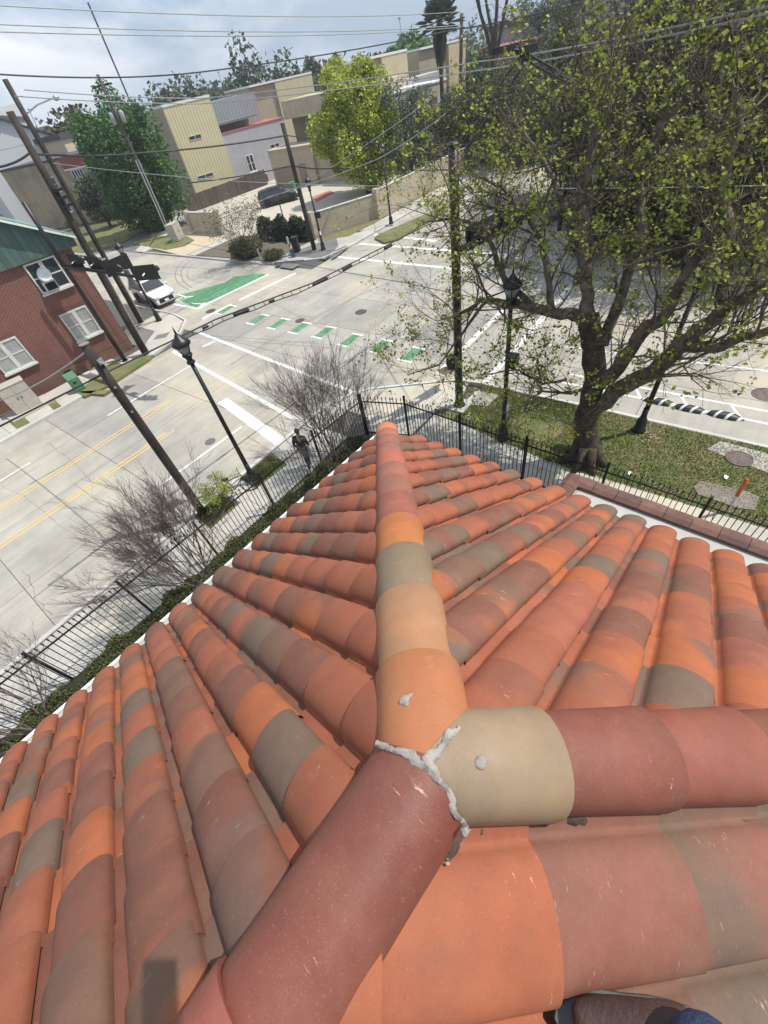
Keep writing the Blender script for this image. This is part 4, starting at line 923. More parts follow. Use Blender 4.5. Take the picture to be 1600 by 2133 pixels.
# ---- crown trees further off
M_trunk = M_bark
def crown_tree(name, xy, h, rad, zc, n, size, mat, label, clumps=26, group=None, rz=None, trunk_r=.18, seed=0, fill=.45, shape=1.0, cone=0.0, thick=.34):
    st = random.getstate(); random.seed(seed + int(xy[0] * 13 + xy[1] * 7)); root = empty(name, (xy[0], xy[1], 0), 0, label, 'tree', group)
    rz = rz or (h - zc) / 2; cz = h - rz; b = MB(); b.tube([(0, 0, -.1), (rad * .03, 0, cz * .4), (-rad * .04, rad * .03, cz)], [trunk_r * 1.3, trunk_r, trunk_r * .6], 9)
    bb = MB(); P = []; 
    for k in range(clumps):
        d = rvec(1).normalized(); rr = random.uniform(.3, 1.2) ** .7; zz = d.z * rz * rr; taper = 1 - cone * max(0, (zz + rz) / (2 * rz)) ** 1.1
        c = Vector((d.x * rad * rr * taper, d.y * rad * rr * taper, cz + zz)); mid = Vector((c.x * .35, c.y * .35, max(zc * .8, c.z - rad * .55)))
        bb.tube([Vector((0, 0, max(zc * .6, mid.z - rad * .5))), mid, c], [trunk_r * .45, trunk_r * .25, .015], 4, cap=False)
        cr_ = rad * thick * random.choice((.5, .7, .85, 1.0, 1.2, 1.35)) * (taper * .6 + .4); m = int(n / clumps)
        q = rng.normal(0, 1, (m, 3)); q /= np.linalg.norm(q, axis=1)[:, None]; q *= (rng.uniform(fill, 1, m) ** .5)[:, None] * cr_; q[:, 2] *= shape
        P.append(q + np.array(c))
    b.build('trunk', M_trunk, root, True); bb.build('limbs', M_trunk, root)
    P = np.concatenate(P); P[:, 2] = np.maximum(P[:, 2], .15); leaves('crown', P, size, mat, root); random.setstate(st); return root
M_ly = leafmat('yellow_green_leaf', (.22, .30, .035), (.44, .50, .06), (.66, .64, .10), .3)
M_ld = leafmat('deep_green_leaf', (.035, .10, .03), (.08, .17, .05), (.14, .24, .07), .25)
M_lo = leafmat('olive_leaf', (.045, .055, .020), (.095, .105, .032), (.18, .18, .055), .2)
M_lb = leafmat('brown_olive', (.040, .034, .022), (.085, .072, .036), (.17, .175, .05), .2)
M_lf = leafmat('far_green', (.055, .085, .050), (.095, .13, .075), (.15, .18, .11), .2)
yt = G(768, 402); zt = Zat(yt, 722, 124)
crown_tree('yellow_green_tree', (yt.x, yt.y), zt, 5.0, 1.2, 52000, .26, M_ly, 'bright yellow green tree standing behind the tan garden wall', 80, rz=(zt - 1.2) / 2, cone=.55, shape=1.4, thick=.25, trunk_r=.25)
dt = G(330, 478); zt = Zat(dt, 228, 208)
crown_tree('dark_green_tree', (dt.x, dt.y), zt, 4.6, 1.2, 46000, .28, M_ld, 'big dark green tree left of the yellow corrugated building', 75, shape=1.35, trunk_r=.3, thick=.30)
crown_tree('young_tree', tuple(G(862, 400)[:2]), 8.2, 2.5, 1.5, 5000, .2, M_lf, 'thin grey green tree right of the yellow green tree before the tan wing', 26, trunk_r=.12, thick=.4)
crown_tree('round_tree', tuple(G(925, 352)[:2]), Zat(G(925, 352), 925, 245), 3.6, .6, 26000, .24, M_lo, 'rounded dense olive green tree at the end of the tan garden wall', 34, thick=.4)
# row of trees across the street on the right
for k, (x, y, h, r_, n, mt, lb) in enumerate((
    (31.5, 3.5, 9.5, 5.2, 60000, M_lb, 'brown olive tree right behind the lawn tree across the side street'),
    (33.0, -6.0, 11.5, 5.5, 60000, M_lb, 'tall brown olive tree at the far right behind the lawn tree'),
    (40.0, 6.5, 9.0, 4.6, 26000, M_lo, 'olive tree beyond the distant signal arm on the right'),
    (45.0, -2.0, 13.0, 6.0, 30000, M_lo, 'high olive tree crown under the pair of pale cables at right'),
    (52.0, 7.0, 11.0, 5.0, 24000, M_lo, 'mid green tree beside the far end of the street on the right'),
    (64.0, 5.5, 12.0, 5.5, 24000, M_lf, 'grey green tree closing the far end of the street at right'),
    (60.0, -8.0, 15.0, 7.0, 26000, M_lf, 'tall grey green tree in front of the pale house at upper right'),
    (25.5, -14.0, 12.5, 5.5, 26000, M_lb, 'dark tree at the right edge beyond the lane humps'),
    (82.0, 9.0, 13.0, 6.5, 18000, M_lf, 'far blue green tree left of the pale house on the horizon'))):
    crown_tree('street_tree', (x, y), h, r_, 2.2, n, .17 if x < 50 else .30, mt, lb, 40, 'trees across the side street', seed=k, trunk_r=.24, thick=.38, fill=.2)
for k, (px, py, rg, h, r_, mt, lb) in enumerate(((1235, 240, 46, 9.5, 5.0, M_lo, 'olive tree hiding the foot of the pale house'), (1330, 230, 40, 10.5, 5.5, M_lb, 'brown olive tree below the windows of the pale house'),
    (1090, 190, 62, 7.5, 4.5, M_lo, 'green tree in front of the low red roof'), (1165, 170, 70, 10.5, 5.0, M_lf, 'grey green tree right of the low red roof'), (1015, 215, 66, 8.0, 3.8, M_lf, 'dark low tree beneath the bare tall tree'), (1440, 190, 36, 12.0, 5.5, M_lb, 'brown olive tree right of the pale house'), (1290, 60, 85, 14.0, 6.5, M_lf, 'tall green tree rising before the pale house at upper right'))):
    p = onR(px, py, rg); crown_tree('street_tree', (p.x, p.y), h, r_, 1.0, 30000, .20, mt, lb, 36, 'trees across the side street', seed=70 + k, thick=.4, fill=.2)
for k, (x, y, h, r_, mt) in enumerate(((30.4, 7.2, 4.6, 2.5, M_lo), (30.2, 2.8, 5.4, 2.8, M_lb), (30.6, -2.2, 5.0, 2.7, M_lo), (30.4, -7.2, 5.8, 2.9, M_lb), (36, 8.0, 5.0, 2.6, M_lo))):
    crown_tree('low_tree', (x, y), h, r_, .3, 16000, .17, mt, ('low leafy tree at the far corner across the side street', 'low brown green tree second from the far corner across the side street', 'low olive tree directly behind the big trunk across the side street', 'low brown green tree at the far right across the side street', 'low olive tree beside the far street behind the branches')[k], 30, 'low trees behind the far sidewalk', seed=90 + k, thick=.42, fill=.3, trunk_r=.1)
crown_tree('street_tree', (74, 29.5), 9, 4.5, .8, 14000, .3, M_lo, 'green tree on the left side of the far street behind the thick pole', 30, 'trees across the side street', seed=31, thick=.4)
crown_tree('street_tree', (62, 29.8), 6, 2.6, .8, 10000, .26, M_lf, 'small dark tree under the palm at the far street', 24, 'trees across the side street', seed=32, thick=.4)
# ---- treeline on the horizon
def far_tree(px, rg, topy, wpx, mt, lb, n=2600, size=.9, bare=False):
    p = onR(px, topy, rg); h = max(4, p.z); r_ = wpx / F * rg * .5
    crown_tree('far_tree', (p.x, p.y), h, r_, h * .15, n, size, mt, lb, 22, 'trees on the skyline', seed=int(px), trunk_r=.4, thick=.42, fill=.3)
for px, rg, ty, wp, mt, lb, n in (
    (505, 130, 122, 95, M_lf, 'airy rounded far tree above the grey roof, highest of the left skyline', 2600), (415, 150, 182, 70, M_lf, 'low dark far tree on the skyline just left of the grey roof', 2400),
    (360, 140, 192, 90, M_lf, 'broad dark far tree above the left end of the yellow building', 2600), (330, 160, 214, 60, M_lf, 'small far tree between the dark green tree and the yellow building', 2000),
    (470, 160, 180, 50, M_lf, 'small far tree left of the airy tree', 1800), (570, 130, 150, 80, M_lf, 'dark far tree right of the airy tree', 2400),
    (625, 130, 138, 70, M_lf, 'bushy far tree above the second yellow tower', 2200), (680, 140, 122, 80, M_lb, 'brownish bare far tree left of the yellow green tree top', 1500),
    (760, 120, 104, 70, M_lb, 'twiggy far tree right of the yellow green tree top', 1500), (825, 95, 78, 85, M_ld, 'dense dark green far tree between the tan towers', 5200), (870, 95, 80, 60, M_ld, 'second dense dark green far tree beside the palm', 4200),
    (150, 110, 238, 70, M_lb, 'dull brown far tree above the peach house', 2200), (60, 150, 268, 90, M_lf, 'far tree at the foot of the striped tower', 2200), (255, 170, 236, 90, M_lf, 'far tree behind the dark green tree', 1800),
    (1130, 150, -10, 120, M_lf, 'far tree crown at the top edge right of the bare tree', 2600), (1230, 140, -40, 150, M_lf, 'far tree crown at the top edge before the pale house', 2600), (1010, 170, 60, 70, M_lf, 'low far tree behind the bare tree', 1600), (1560, 90, -150, 260, M_lb, 'large brown far crown in the top right corner', 5000), (1420, 110, -90, 180, M_lo, 'olive far crown left of the top right corner', 4000)):
    far_tree(px, rg, ty, wp, mt, lb, n)
wood = MB(); P = rng.uniform(0, 1, (30000, 3)); ang = P[:, 0] * 1.45 + .05; rr = 210 + 60 * P[:, 1]
zz = (P[:, 2]) * (8.5 + 2.5 * np.sin(ang * 37) + 1.5 * np.sin(ang * 91)); o = leaves('distant_woods', np.stack([rr * np.cos(ang), rr * np.sin(ang), zz], 1), 2.6, M_lf); tag(o, 'low band of distant treetops along the horizon', 'woods', kind='stuff')
# bare tall tree and palm
bp = onR(1033, 130, 66); root = empty('bare_tall_tree', (bp.x, bp.y, 0), 0, 'tall leafless tree with dark forked limbs right of the palm', 'tree'); b1, b2, tp = MB(), MB(), []
b1.tube([(0, 0, 0), (.1, 0, 4), (-.1, .1, 8)], [.42, .34, .28], 9)
for d_, l_ in (((-.1, .30, 1), 8), ((-.05, -.05, 1), 9), ((.1, -.28, 1), 8.5), ((-.1, .12, 1), 7)): grow(b2, Vector((-.1, .1, 7.6)), Vector(d_), l_, .22, 3, tp, 6, .35, .08, .07, 5, (2, 4), .5, .5)
b1.build('trunk', M_bark, root, True); b2.build('limbs', M_bark, root, True)
def frond(b, base, d, Ln, n=18, sag=.25):
    """stalk with a round fan of pointed blades"""
    side = d.cross(Vector((0, 0, 1))).normalized(); upv = side.cross(d).normalized(); hub = base + d * Ln * .5 - Vector((0, 0, sag * Ln * .3))
    b.add([base + side * .03, base - side * .03, hub], [(0, 1, 2)])
    for i in range(n):
        a = -1.9 + 3.8 * i / (n - 1); dd = (d * math.cos(a) + side * math.sin(a) + upv * .15).normalized(); l = Ln * .55 * (1 - .15 * abs(a)); p2 = dd.cross(upv).normalized() * .07
        mid = hub + dd * l * .55; tip = hub + dd * l - Vector((0, 0, sag * l * .9)); b.add([hub, mid + p2, tip, mid - p2], [(0, 1, 2), (0, 2, 3)])
def palm(base, h, label, fr=26, Ln=1.6, skirt=True, k=0):
    root = empty('palm_tree', base, 0, label, 'palm tree'); t = MB(); t.tube([(0, 0, 0), (.1, 0, h * .5), (0, 0, h)], [.30, .24, .2], 10); t.build('trunk', M_bark, root, True); b = MB(); s = MB()
    for i in range(fr):
        a = 2.4 * i; el = 1.25 - 1.7 * (i / fr); frond(b, Vector((0, 0, h)), Vector((math.cos(a) * math.cos(el), math.sin(a) * math.cos(el), math.sin(el))), Ln * random.uniform(.85, 1.15))
    b.build('frond_crown', M_lf if k == 0 else M_lo, root)
    if skirt:
        for i in range(90): a = 2.4 * i; r_ = random.uniform(.3, .85); s.add([(math.cos(a) * .2, math.sin(a) * .2, h - .1), (math.cos(a + .25) * r_, math.sin(a + .25) * r_, h - random.uniform(.6, 2.0)), (math.cos(a) * r_ * .6, math.sin(a) * r_ * .6, h - random.uniform(2.0, 4.2))], [(0, 1, 2)])
        s.build('dead_frond_skirt', plain('dead_frond', (.17, .14, .11), .95), root)
pb = G(925, 335); hp_ = Zat(pb, 918, 42); palm(Vector((pb.x, pb.y, 0)), hp_, 'tall fan palm with a long skirt of dead fronds standing over the tan building', 30, 2.6)
pb = G(1000, 262); palm(Vector((pb.x, pb.y, 0)), 6.2, 'short palm with spreading fronds right of the far wood pole', 24, 2.4, False, 1)
# planting on the far corner island and by the walls
def shrub(name, px, py, rx, rz_, n, size, mat, label, cat='shrub', group=None, ry=None, z=.1):
    p = G(px, py, z); return mound(name, ball(p.x, p.y, z, rx, ry or rx, rz_, .6), n, size, mat, label, cat, group)
shrub('leafy_shrub', 520, 535, 1.6, .75, 9000, .12, M_lo, 'green shrub on the far corner island in front of the grey feathery tree', ry=1.3)
shrub('leafy_shrub', 572, 540, .9, .35, 2500, .1, M_lo, 'low dry shrub on the island corner nearest the green lane')
p = G(515, 540, .1); root = empty('feathery_tree', p, 0, 'small grey green feathery tree on the far corner island', 'tree'); b1, tp = MB(), []
b1.tube([(0, 0, 0), (.05, 0, 1.0)], [.07, .06], 7)
for k in range(8): grow(b1, Vector((.05, 0, .9)), Vector((random.gauss(0, .8), random.gauss(0, .8), .9)), 1.7, .035, 3, tp, 4, .5, .03, .14, 4, (2, 4), .68)
b1.build('trunk', M_twig, root); leaves('crown', [tuple(q + rvec(.14)) for q, d in tp for _ in range(7)], .10, leafmat('grey_leaf', (.09, .10, .055), (.16, .165, .10), (.22, .20, .14)), root)
h0, h1_ = G(548, 507), G(650, 510); mound('hedge', hedge_fn(h0.x + .7, h0.y + .4, h1_.x + .8, h1_.y + .6, 1.3, 1.5), 16000, .14, leafmat('dark_hedge', (.012, .026, .010), (.03, .055, .02), (.06, .09, .03), .1), 'tall dark green hedge in front of the parking court', 'hedge', core=hedge_core(h0.x + .7, h0.y + .4, h1_.x + .8, h1_.y + .6, 1.3, 1.5))
shrub('leafy_shrub', 442, 482, .6, .95, 3500, .12, MATS['dark_hedge'], 'narrow dark shrub against the low tan gate wall')
shrub('leafy_shrub', 155, 475, .9, .6, 2500, .12, M_lo, 'rounded light green bush at the corner of the green gabled roof')
for k, (px, py, r_, lb) in enumerate(((232, 474, 2.6, 'dull green tree in front of the tan brick house'), (40, 440, 3.4, 'grey leafless looking tree left of the two dark poles'), (170, 440, 2.4, 'small tree by the wall of the tan brick house'))):
    p = G(px, py); crown_tree('garden_tree', (p.x, p.y), 5.6 - k * .5, r_ * (1.15 if k == 1 else .8), 1.2, 9000, .26, (M_lf, M_lb, M_lo)[k], lb, 28, 'trees by the tan brick house', seed=50 + k, thick=.4)
# ================================================================ BUILDINGS
def frame(A, B_):
    A, B_ = Vector((A[0], A[1], 0)), Vector((B_[0], B_[1], 0)); e = (B_ - A).normalized(); n = Vector((e.y, -e.x, 0)); n = n if n.dot(A) < 0 else -n   # n faces the camera side
    return A, e, n
def sz(px, py, A, e):
    q = onplane(px, py, A, A + e); return ((q - A).dot(e), q.z)
def wall_box(root, A, e, n, s0, s1, z0, z1, dep, mat, name='wall', off=0.0):
    """an upright block: front face on the line A+e*s, going back by dep; object coordinates run along the wall"""
    b = MB(); o_ = -n
    v = [(0, 0, z0), (s1 - s0, 0, z0), (s1 - s0, 0, z1), (0, 0, z1)]
    org = A + e * s0 + n * off; hand = e.cross(o_).z > 0
    sg = 1 if hand else -1
    b.add([(x, 0, z) for x, _, z in v] + [(x, sg * dep, z) for x, _, z in v], [(0, 1, 2, 3), (7, 6, 5, 4), (0, 4, 5, 1), (1, 5, 6, 2), (2, 6, 7, 3), (3, 7, 4, 0)])
    o = b.build(name, mat); o.parent = root; o.location = org - root.location; o.rotation_euler = (0, 0, math.atan2(e.y, e.x)); return o
M_glassd = glass('window_glass', (.035, .045, .055)); M_glassp = glass('pale_window_glass', (.30, .31, .30), .25)
M_wframe = plain('window_frame', (.62, .61, .57), .6)
def window(root, A, e, n, s0, s1, z0, z1, cols=2, rows=2, fr=.06, mat=None, gm=None, sill=True, proud=.05, mull=.12):
    """frame proud of the wall with each pane its own piece"""
    mat = mat or M_wframe; gm = gm or M_glassd; s0, s1 = min(s0, s1), max(s0, s1); org = A + e * s0 + n * .002; w_, h_ = s1 - s0, z1 - z0
    b = MB(); ang = math.atan2(e.y, e.x); ny = n.dot(Vector((-e.y, e.x, 0)))
    bx = lambda x0, x1, zz0, zz1, d=proud: b.box(((x0 + x1) / 2, ny * d / 2, (zz0 + zz1) / 2), (x1 - x0, d, zz1 - zz0))
    bx(0, fr, 0, h_); bx(w_ - fr, w_, 0, h_); bx(fr, w_ - fr, 0, fr); bx(fr, w_ - fr, h_ - fr, h_)
    xs = [fr + (w_ - 2 * fr) * i / cols for i in range(cols + 1)]; zs = [fr + (h_ - 2 * fr) * i / rows for i in range(rows + 1)]
    for x in xs[1:-1]: bx(x - mull / 2, x + mull / 2, fr, h_ - fr, proud * .9)
    for z in zs[1:-1]: bx(fr, w_ - fr, z - .03, z + .03, proud * .7)
    if sill: bx(-.06, w_ + .06, -.10, -.003, proud + .08)
    o = b.build('window', mat); o.parent = root; o.location = org + Vector((0, 0, z0)) - root.location; o.rotation_euler = (0, 0, ang)
    for i in range(cols):
        for j in range(rows):
            MB().box(((xs[i] + xs[i + 1]) / 2, ny * .012, (zs[j] + zs[j + 1]) / 2), (xs[i + 1] - xs[i] - .01, .02, zs[j + 1] - zs[j] - .01)).build('pane', gm if (i + j) % 3 or gm is M_glassp else gm, o)
    return o
# ---- red brick house with green gable
A, e, n = frame((10.1, 29.35), (2.5, 30.45))
br = empty('brick_house', A, 0, 'two storey red brick house with a green boarded gable at left', 'house')
M_brick = brickmat('red_brick', (.190, .038, .028), (.125, .028, .022), (.27, .19, .155))
M_found = plain('painted_foundation', (.20, .105, .072), .85, c2=(.15, .08, .058), scale=1.2)
wall_box(br, A, e, n, 0, 10.6, .68, 5.86, 13, M_brick); wall_box(br, A, e, n, -.02, 10.62, -.05, .66, 13.04, M_found, 'foundation', .03)
M_gboard = plain('green_board', (.060, .135, .130), .7, c2=(.11, .155, .125), scale=1.6, bmp=.3, rnd=.3)
apex_s, apex_z, ez = 5.3, 9.35, 6.12; k_ = 0; bw_ = .30; s_ = -.34
gz = lambda s: apex_z - abs(s - apex_s) * (apex_z - ez) / (apex_s + .55)
ang = math.atan2(e.y, e.x); ny = n.dot(Vector((-e.y, e.x, 0)))
def gpart(name, b, mat): o = b.build(name, mat); o.parent = br; o.rotation_euler = (0, 0, ang); return o
while s_ < 10.9:
    b = MB(); x0, x1 = s_ + .006, s_ + bw_ - .006; d0, d1_ = ny * .13, ny * (.165 + random.uniform(-.006, .01))
    b.add([(x0, d0, 5.80), (x1, d0, 5.80), (x1, d0, gz(x1)), (x0, d0, gz(x0)), (x0, d1_, 5.80), (x1, d1_, 5.80), (x1, d1_, gz(x1)), (x0, d1_, gz(x0))], [(3, 2, 1, 0), (4, 5, 6, 7), (0, 1, 5, 4), (1, 2, 6, 5), (2, 3, 7, 6), (3, 0, 4, 7)])
    gpart('gable_board', b, M_gboard); s_ += bw_
gpart('gable_back', MB().add([(-.3, ny * .12, 5.82), (10.9, ny * .12, 5.82), (10.9, ny * .12, gz(10.9) - .03), (apex_s, ny * .12, apex_z - .03), (-.3, ny * .12, gz(-.3) - .03)], [(0, 1, 2, 3, 4)]), M_dark)
M_groof = plain('green_metal_roof', (.13, .24, .21), .5, c2=(.19, .27, .23), scale=1.2)
for s0, s1 in ((-.62, apex_s), (11.2, apex_s)):
    b = MB(); v = []
    for s, z in ((s0, gz(s0)), (s1, apex_z)):
        for y in (ny * .42, -ny * 13): v += [(s, y, z + .02), (s, y, z + .10)]
    b.add(v, [(1, 3, 7, 5), (0, 4, 6, 2), (0, 1, 5, 4), (2, 6, 7, 3), (0, 2, 3, 1), (4, 5, 7, 6)]); gpart('roof', b, M_groof)
    b = MB(); q0, q1 = Vector((s0, ny * .44, gz(s0) - .02)), Vector((s1, ny * .44, apex_z - .02)); b.tube([q0, q1], .07, 4); gpart('rake_trim', b, M_wtrim)
c4 = lambda x, y: (x / 3.5556, 400 + y / 3.5556)
gp = M_glassp
for (px0, px1), (c_, r_) in ((((c4(165, 535), c4(535, 675))), (2, 2)), ((c4(440, 915), c4(760, 1025)), (2, 2)), ((c4(-95, 1155), c4(270, 1255)), (2, 2))): pass
for s0, s1, z0, z1 in ((.98, 2.56, 4.32, 5.74), (1.05, 2.56, 1.70, 3.20), (4.97, 6.6, 1.62, 3.10), (7.2, 8.6, 4.32, 5.74)):
    o = window(br, A, e, n, s0, s1, z0, z1, 2, 2, .08, M_wframe, gp if z0 < 4 else M_glassd, mull=.20, proud=.06)
    b = MB(); 
    for i in range(int((s1 - s0 + .2) / .085)): b.box((s0 - .1 + i * .085 + .04, ny * .012, z1 + .115), (.068, .03, .21))
    gpart('brick_lintel', b, M_brick)
gpart('window_air_conditioner', MB().box((2.0, ny * .22, 4.62), (.62, .42, .44)), plain('ac_white', (.60, .60, .57), .6)); gpart('air_conditioner_grille', MB().box((2.0, ny * .437, 4.62), (.52, .012, .34)), M_dark)
for s_ in (4.0, 8.0): gpart('foundation_vent', MB().box((s_, ny * .035, .50), (.40, .02, .16)), M_dark)
p = A + e * 1.95 + n * .38 + Vector((0, 0, 5.12)); dsh = empty('satellite_dish', p, 0, 'white satellite dish on the upper window of the brick house', 'satellite dish')
b = MB(); b.lathe([(.001, 0), (.12, .006), (.24, .03), (.36, .075), (.365, .085), (.24, .04), (.12, .016), (.001, .01)], 22); o = b.build('dish', M_wtrim, dsh, True); o.rotation_euler = (R(62), 0, R(-40))
MB().tube([(0, 0, 0), (.08, .2, -.15), (.1, .36, -.5)], .022, 6).build('arm', M_wtrim, dsh)
# ---- cabinets, bins by the brick house
def cab(px, py, d, rz, label, mat, name='utility_cabinet', cat='cabinet', doors=2, z=.12):
    p = G(px, py, z); root = empty(name, p, rz, label, cat); b = MB().box((0, 0, d[2] / 2 + .03), (d[0], d[1], d[2])); bevel(b.build('body', mat, root), .02)
    bevel(MB().box((0, 0, d[2] + .055), (d[0] + .06, d[1] + .06, .05)).build('lid', mat, root), .012)
    for i in range(doors):
        w_ = d[0] / doors; x = -d[0] / 2 + w_ * (i + .5); o = MB().box((x, -d[1] / 2 - .008, d[2] / 2), (w_ - .03, .02, d[2] - .12)).build('door', mat, root); MB().box((x + w_ * .35 * (1 if i == 0 else -1), -d[1] / 2 - .03, d[2] * .55), (.03, .03, .12)).build('handle', M_black, o)
    return root
M_cabg = plain('cabinet_grey', (.42, .39, .33), .55, var=.08); M_cabgr = plain('cabinet_green', (.08, .19, .105), .5)
cab(62, 850, (1.35, .75, 1.45), -.14, 'wide tan grey double door utility cabinet beside the brick house', M_cabg)
pq_ = G(62, 852, .1)
MB().prism([(pq_.x + q[0], pq_.y + q[1]) for q in ((-1.1, -.75), (1.1, -.8), (1.1, .7), (-1.1, .7))], .1, .20).build('cabinet_pad', M_walk, walk2)
g = G(168, 812, .12); root = empty('utility_box', g, -.1, 'small green utility box with sloping lid on the kerb strip', 'cabinet'); b = MB()
b.add([(-.28, -.25, 0), (.28, -.25, 0), (.28, .25, 0), (-.28, .25, 0), (-.28, -.25, .78), (.28, -.25, .78), (.28, .25, 1.0), (-.28, .25, 1.0)], [(3, 2, 1, 0), (0, 1, 5, 4), (1, 2, 6, 5), (2, 3, 7, 6), (3, 0, 4, 7), (4, 5, 6, 7)]); bevel(b.build('body', M_cabgr, root), .015)
MB().box((0, -.257, .4), (.44, .015, .6)).build('door', M_cabgr, root); MB().box((-.05, -.268, .55), (.16, .01, .11)).build('label_plate', plain('label_dark', (.02, .02, .02), .5), root)
def bin_(px, py, h, label, rz=0, mat=None, z=.12):
    p = G(px, py, z); root = empty('litter_bin', p, rz, label, 'bin'); b = MB().lathe([(.24, 0), (.28, .1), (.30, h * .8), (.31, h * .82)], 18); b.build('body', mat or M_black, root, True)
    for k in range(18): a = k * .349; MB().box((.315 * math.cos(a), .315 * math.sin(a), h * .42), (.012, .04, h * .7), a).build('slat', mat or M_black, root)
    MB().lathe([(.33, h * .82), (.33, h * .87), (.2, h * .97), (.12, h)], 18).build('lid', mat or M_black, root, True)
bin_(266, 722, 1.05, 'black slatted litter bin against the brick house corner')
p = G(620, 524, .12); root = empty('waste_cart', p, .4, 'tall black litter bin on the far corner beside the hydrant', 'bin'); bevel(MB().box((0, 0, .5), (.5, .5, 1.0)).build('body', M_black, root), .04); bevel(MB().box((0, 0, 1.06), (.54, .54, .10)).build('lid', M_black, root), .03)
# hydrant with an orange cap and a sign post
p = G(611, 534, .12); root = empty('fire_hydrant', p, 0, 'blue fire hydrant with pale cap on the far corner', 'hydrant'); M_blue = plain('hydrant_blue', (.04, .14, .28), .5); M_orn = plain('hydrant_cap', (.55, .32, .22), .6)
MB().lathe([(.17, 0), (.17, .05), (.11, .06), (.11, .45), (.15, .47), (.15, .52), (.10, .53)], 14).build('barrel', M_blue, root, True); MB().lathe([(.12, .53), (.11, .63), (.05, .72), (.03, .78)], 14).build('cap', M_orn, root, True)
for a in (0, 2.1, 4.2): MB().tube([(0, 0, .38), (.2 * math.cos(a), .2 * math.sin(a), .38)], .06, 9).build('nozzle', M_blue, root)
p = G(608, 530, .12); root = empty('marker_post', p, 0, 'white topped marker post beside the blue hydrant', 'post'); MB().tube([(0, 0, 0), (0, 0, .8)], .04, 7).build('post', M_black, root); MB().box((0, 0, 1.05), (.12, .12, .5)).build('white_top', M_wtrim, root)
for px, py, h, lb in ((590, 452, 1.4, 'thin black post rising behind the tall hedge'), (545, 545, .9, 'short pale post leaning in the island planting')):
    p = G(px, py, .1); root = empty('bollard', p, 0, lb, 'post'); MB().tube([(0, 0, 0), (0, 0, h)], .06, 8).build('post', M_black if h > 1 else M_kerb, root); MB().lathe([(.075, h), (.05, h + .05)], 8).build('cap', M_black if h > 1 else M_kerb, root)
# ---- garden walls of the tan compound
def garden_wall(name, pts, h, label, th=.3, mat=None, posts=()):
    root = empty(name, (pts[0][0], pts[0][1], 0), 0, label, 'wall')
    for a, b_ in zip(pts[:-1], pts[1:]):
        A_, e_, n_ = frame(a, b_); L_ = (Vector(b_) - Vector(a)).length; wall_box(root, A_, e_, n_, 0, L_, 0, h, th, mat or M_stucco); wall_box(root, A_, e_, n_, 0, L_, h + .002, h + .05, th + .06, M_kerb, 'coping', .03)
    for q in posts: 
        o = MB().box((q[0] - pts[0][0], q[1] - pts[0][1], (h + .2) / 2), (.45, .45, h + .2)).build('pier', mat or M_stucco, root); bevel(o, .02)
M_stw = plain('pale_stucco', (.53, .455, .34), .9, c2=(.41, .35, .26), scale=.8, bmp=.35, bscale=60)
W0, W1, W2, W3_ = (30.2, 31.6), (36.2, 28.75), (62, 28.6), (66, 28.7)
garden_wall('garden_wall', [W0, (35.9, 28.9)], 1.95, 'smooth tan garden wall turning the far corner with a pier at its end', posts=[W0])
garden_wall('garden_wall', [(36.3, 28.8), (44, 28.6), (60, 28.6)], 2.15, 'long stained tan garden wall running along the far street', mat=M_stw, posts=[(36.1, 28.8)])
poly_area('lawn', [(30.4, 31.4), (35.9, 28.7), (36.3, 28.5), (34.6, 28.2), (31.2, 28.5), (29.6, 30.8)], .05, .125, plain('dry_lawn', (.19, .17, .085), .95, c2=(.13, .14, .05), scale=2))
gA, gB = G(405, 487), G(466, 490); garden_wall('gate_wall', [(gA.x, gA.y), (gB.x, gB.y)], 2.0, 'low tan wall between two piers by the driveway', mat=M_stw, posts=[(gA.x, gA.y), (gB.x, gB.y)])
# paved courts and back roads
court = poly_area('parking_court', [(30.6, 46), (30.6, 32.2), (36.3, 29.2), (72, 29.2), (72, 58), (52, 66), (40, 66)], -.04, .03, concrete('court_concrete', (.50, .455, .37), (.42, .385, .32), streak=False))
poly_area('driveway', [(24.3, 44.2), (30.5, 44.2), (31.5, 52), (25.5, 52)], -.04, .10, concrete('drive_warm', (.52, .42, .29), (.45, .38, .28), streak=False))
poly_area('back_street', [(14.6, 75.2), (24.2, 75.2), (24.2, 53.2), (90, 75), (88, 84), (30, 70), (14.6, 110)], -.05, -.01, M_asph)
poly_area('sidewalk', [(24.4, 52.2), (26, 52), (34, 60), (60, 70), (60, 72), (33, 62.5), (24.4, 54)], -.04, .08, M_walk)
poly_area('lawn', [(26, 60.5), (33, 63.5), (40, 67), (34, 74), (22, 76), (23, 62)], -.04, .06, M_grass)
kerb([(24.3, 31.9), (24.2, 33.5), (24.35, 44), (24.3, 52), (26.5, 54), (33, 61)])
kerb([(25.7, 31.2), (24.5, 31.4), (24.1, 32.6)]); 
poly_area('planting_bed', [(24.6, 31.8), (29.4, 31.8), (29.9, 33.0), (29.9, 42.5), (24.6, 42.5)], .1, .16, plain('dark_mulch', (.10, .085, .065), .95, c2=(.15, .13, .09), scale=4))
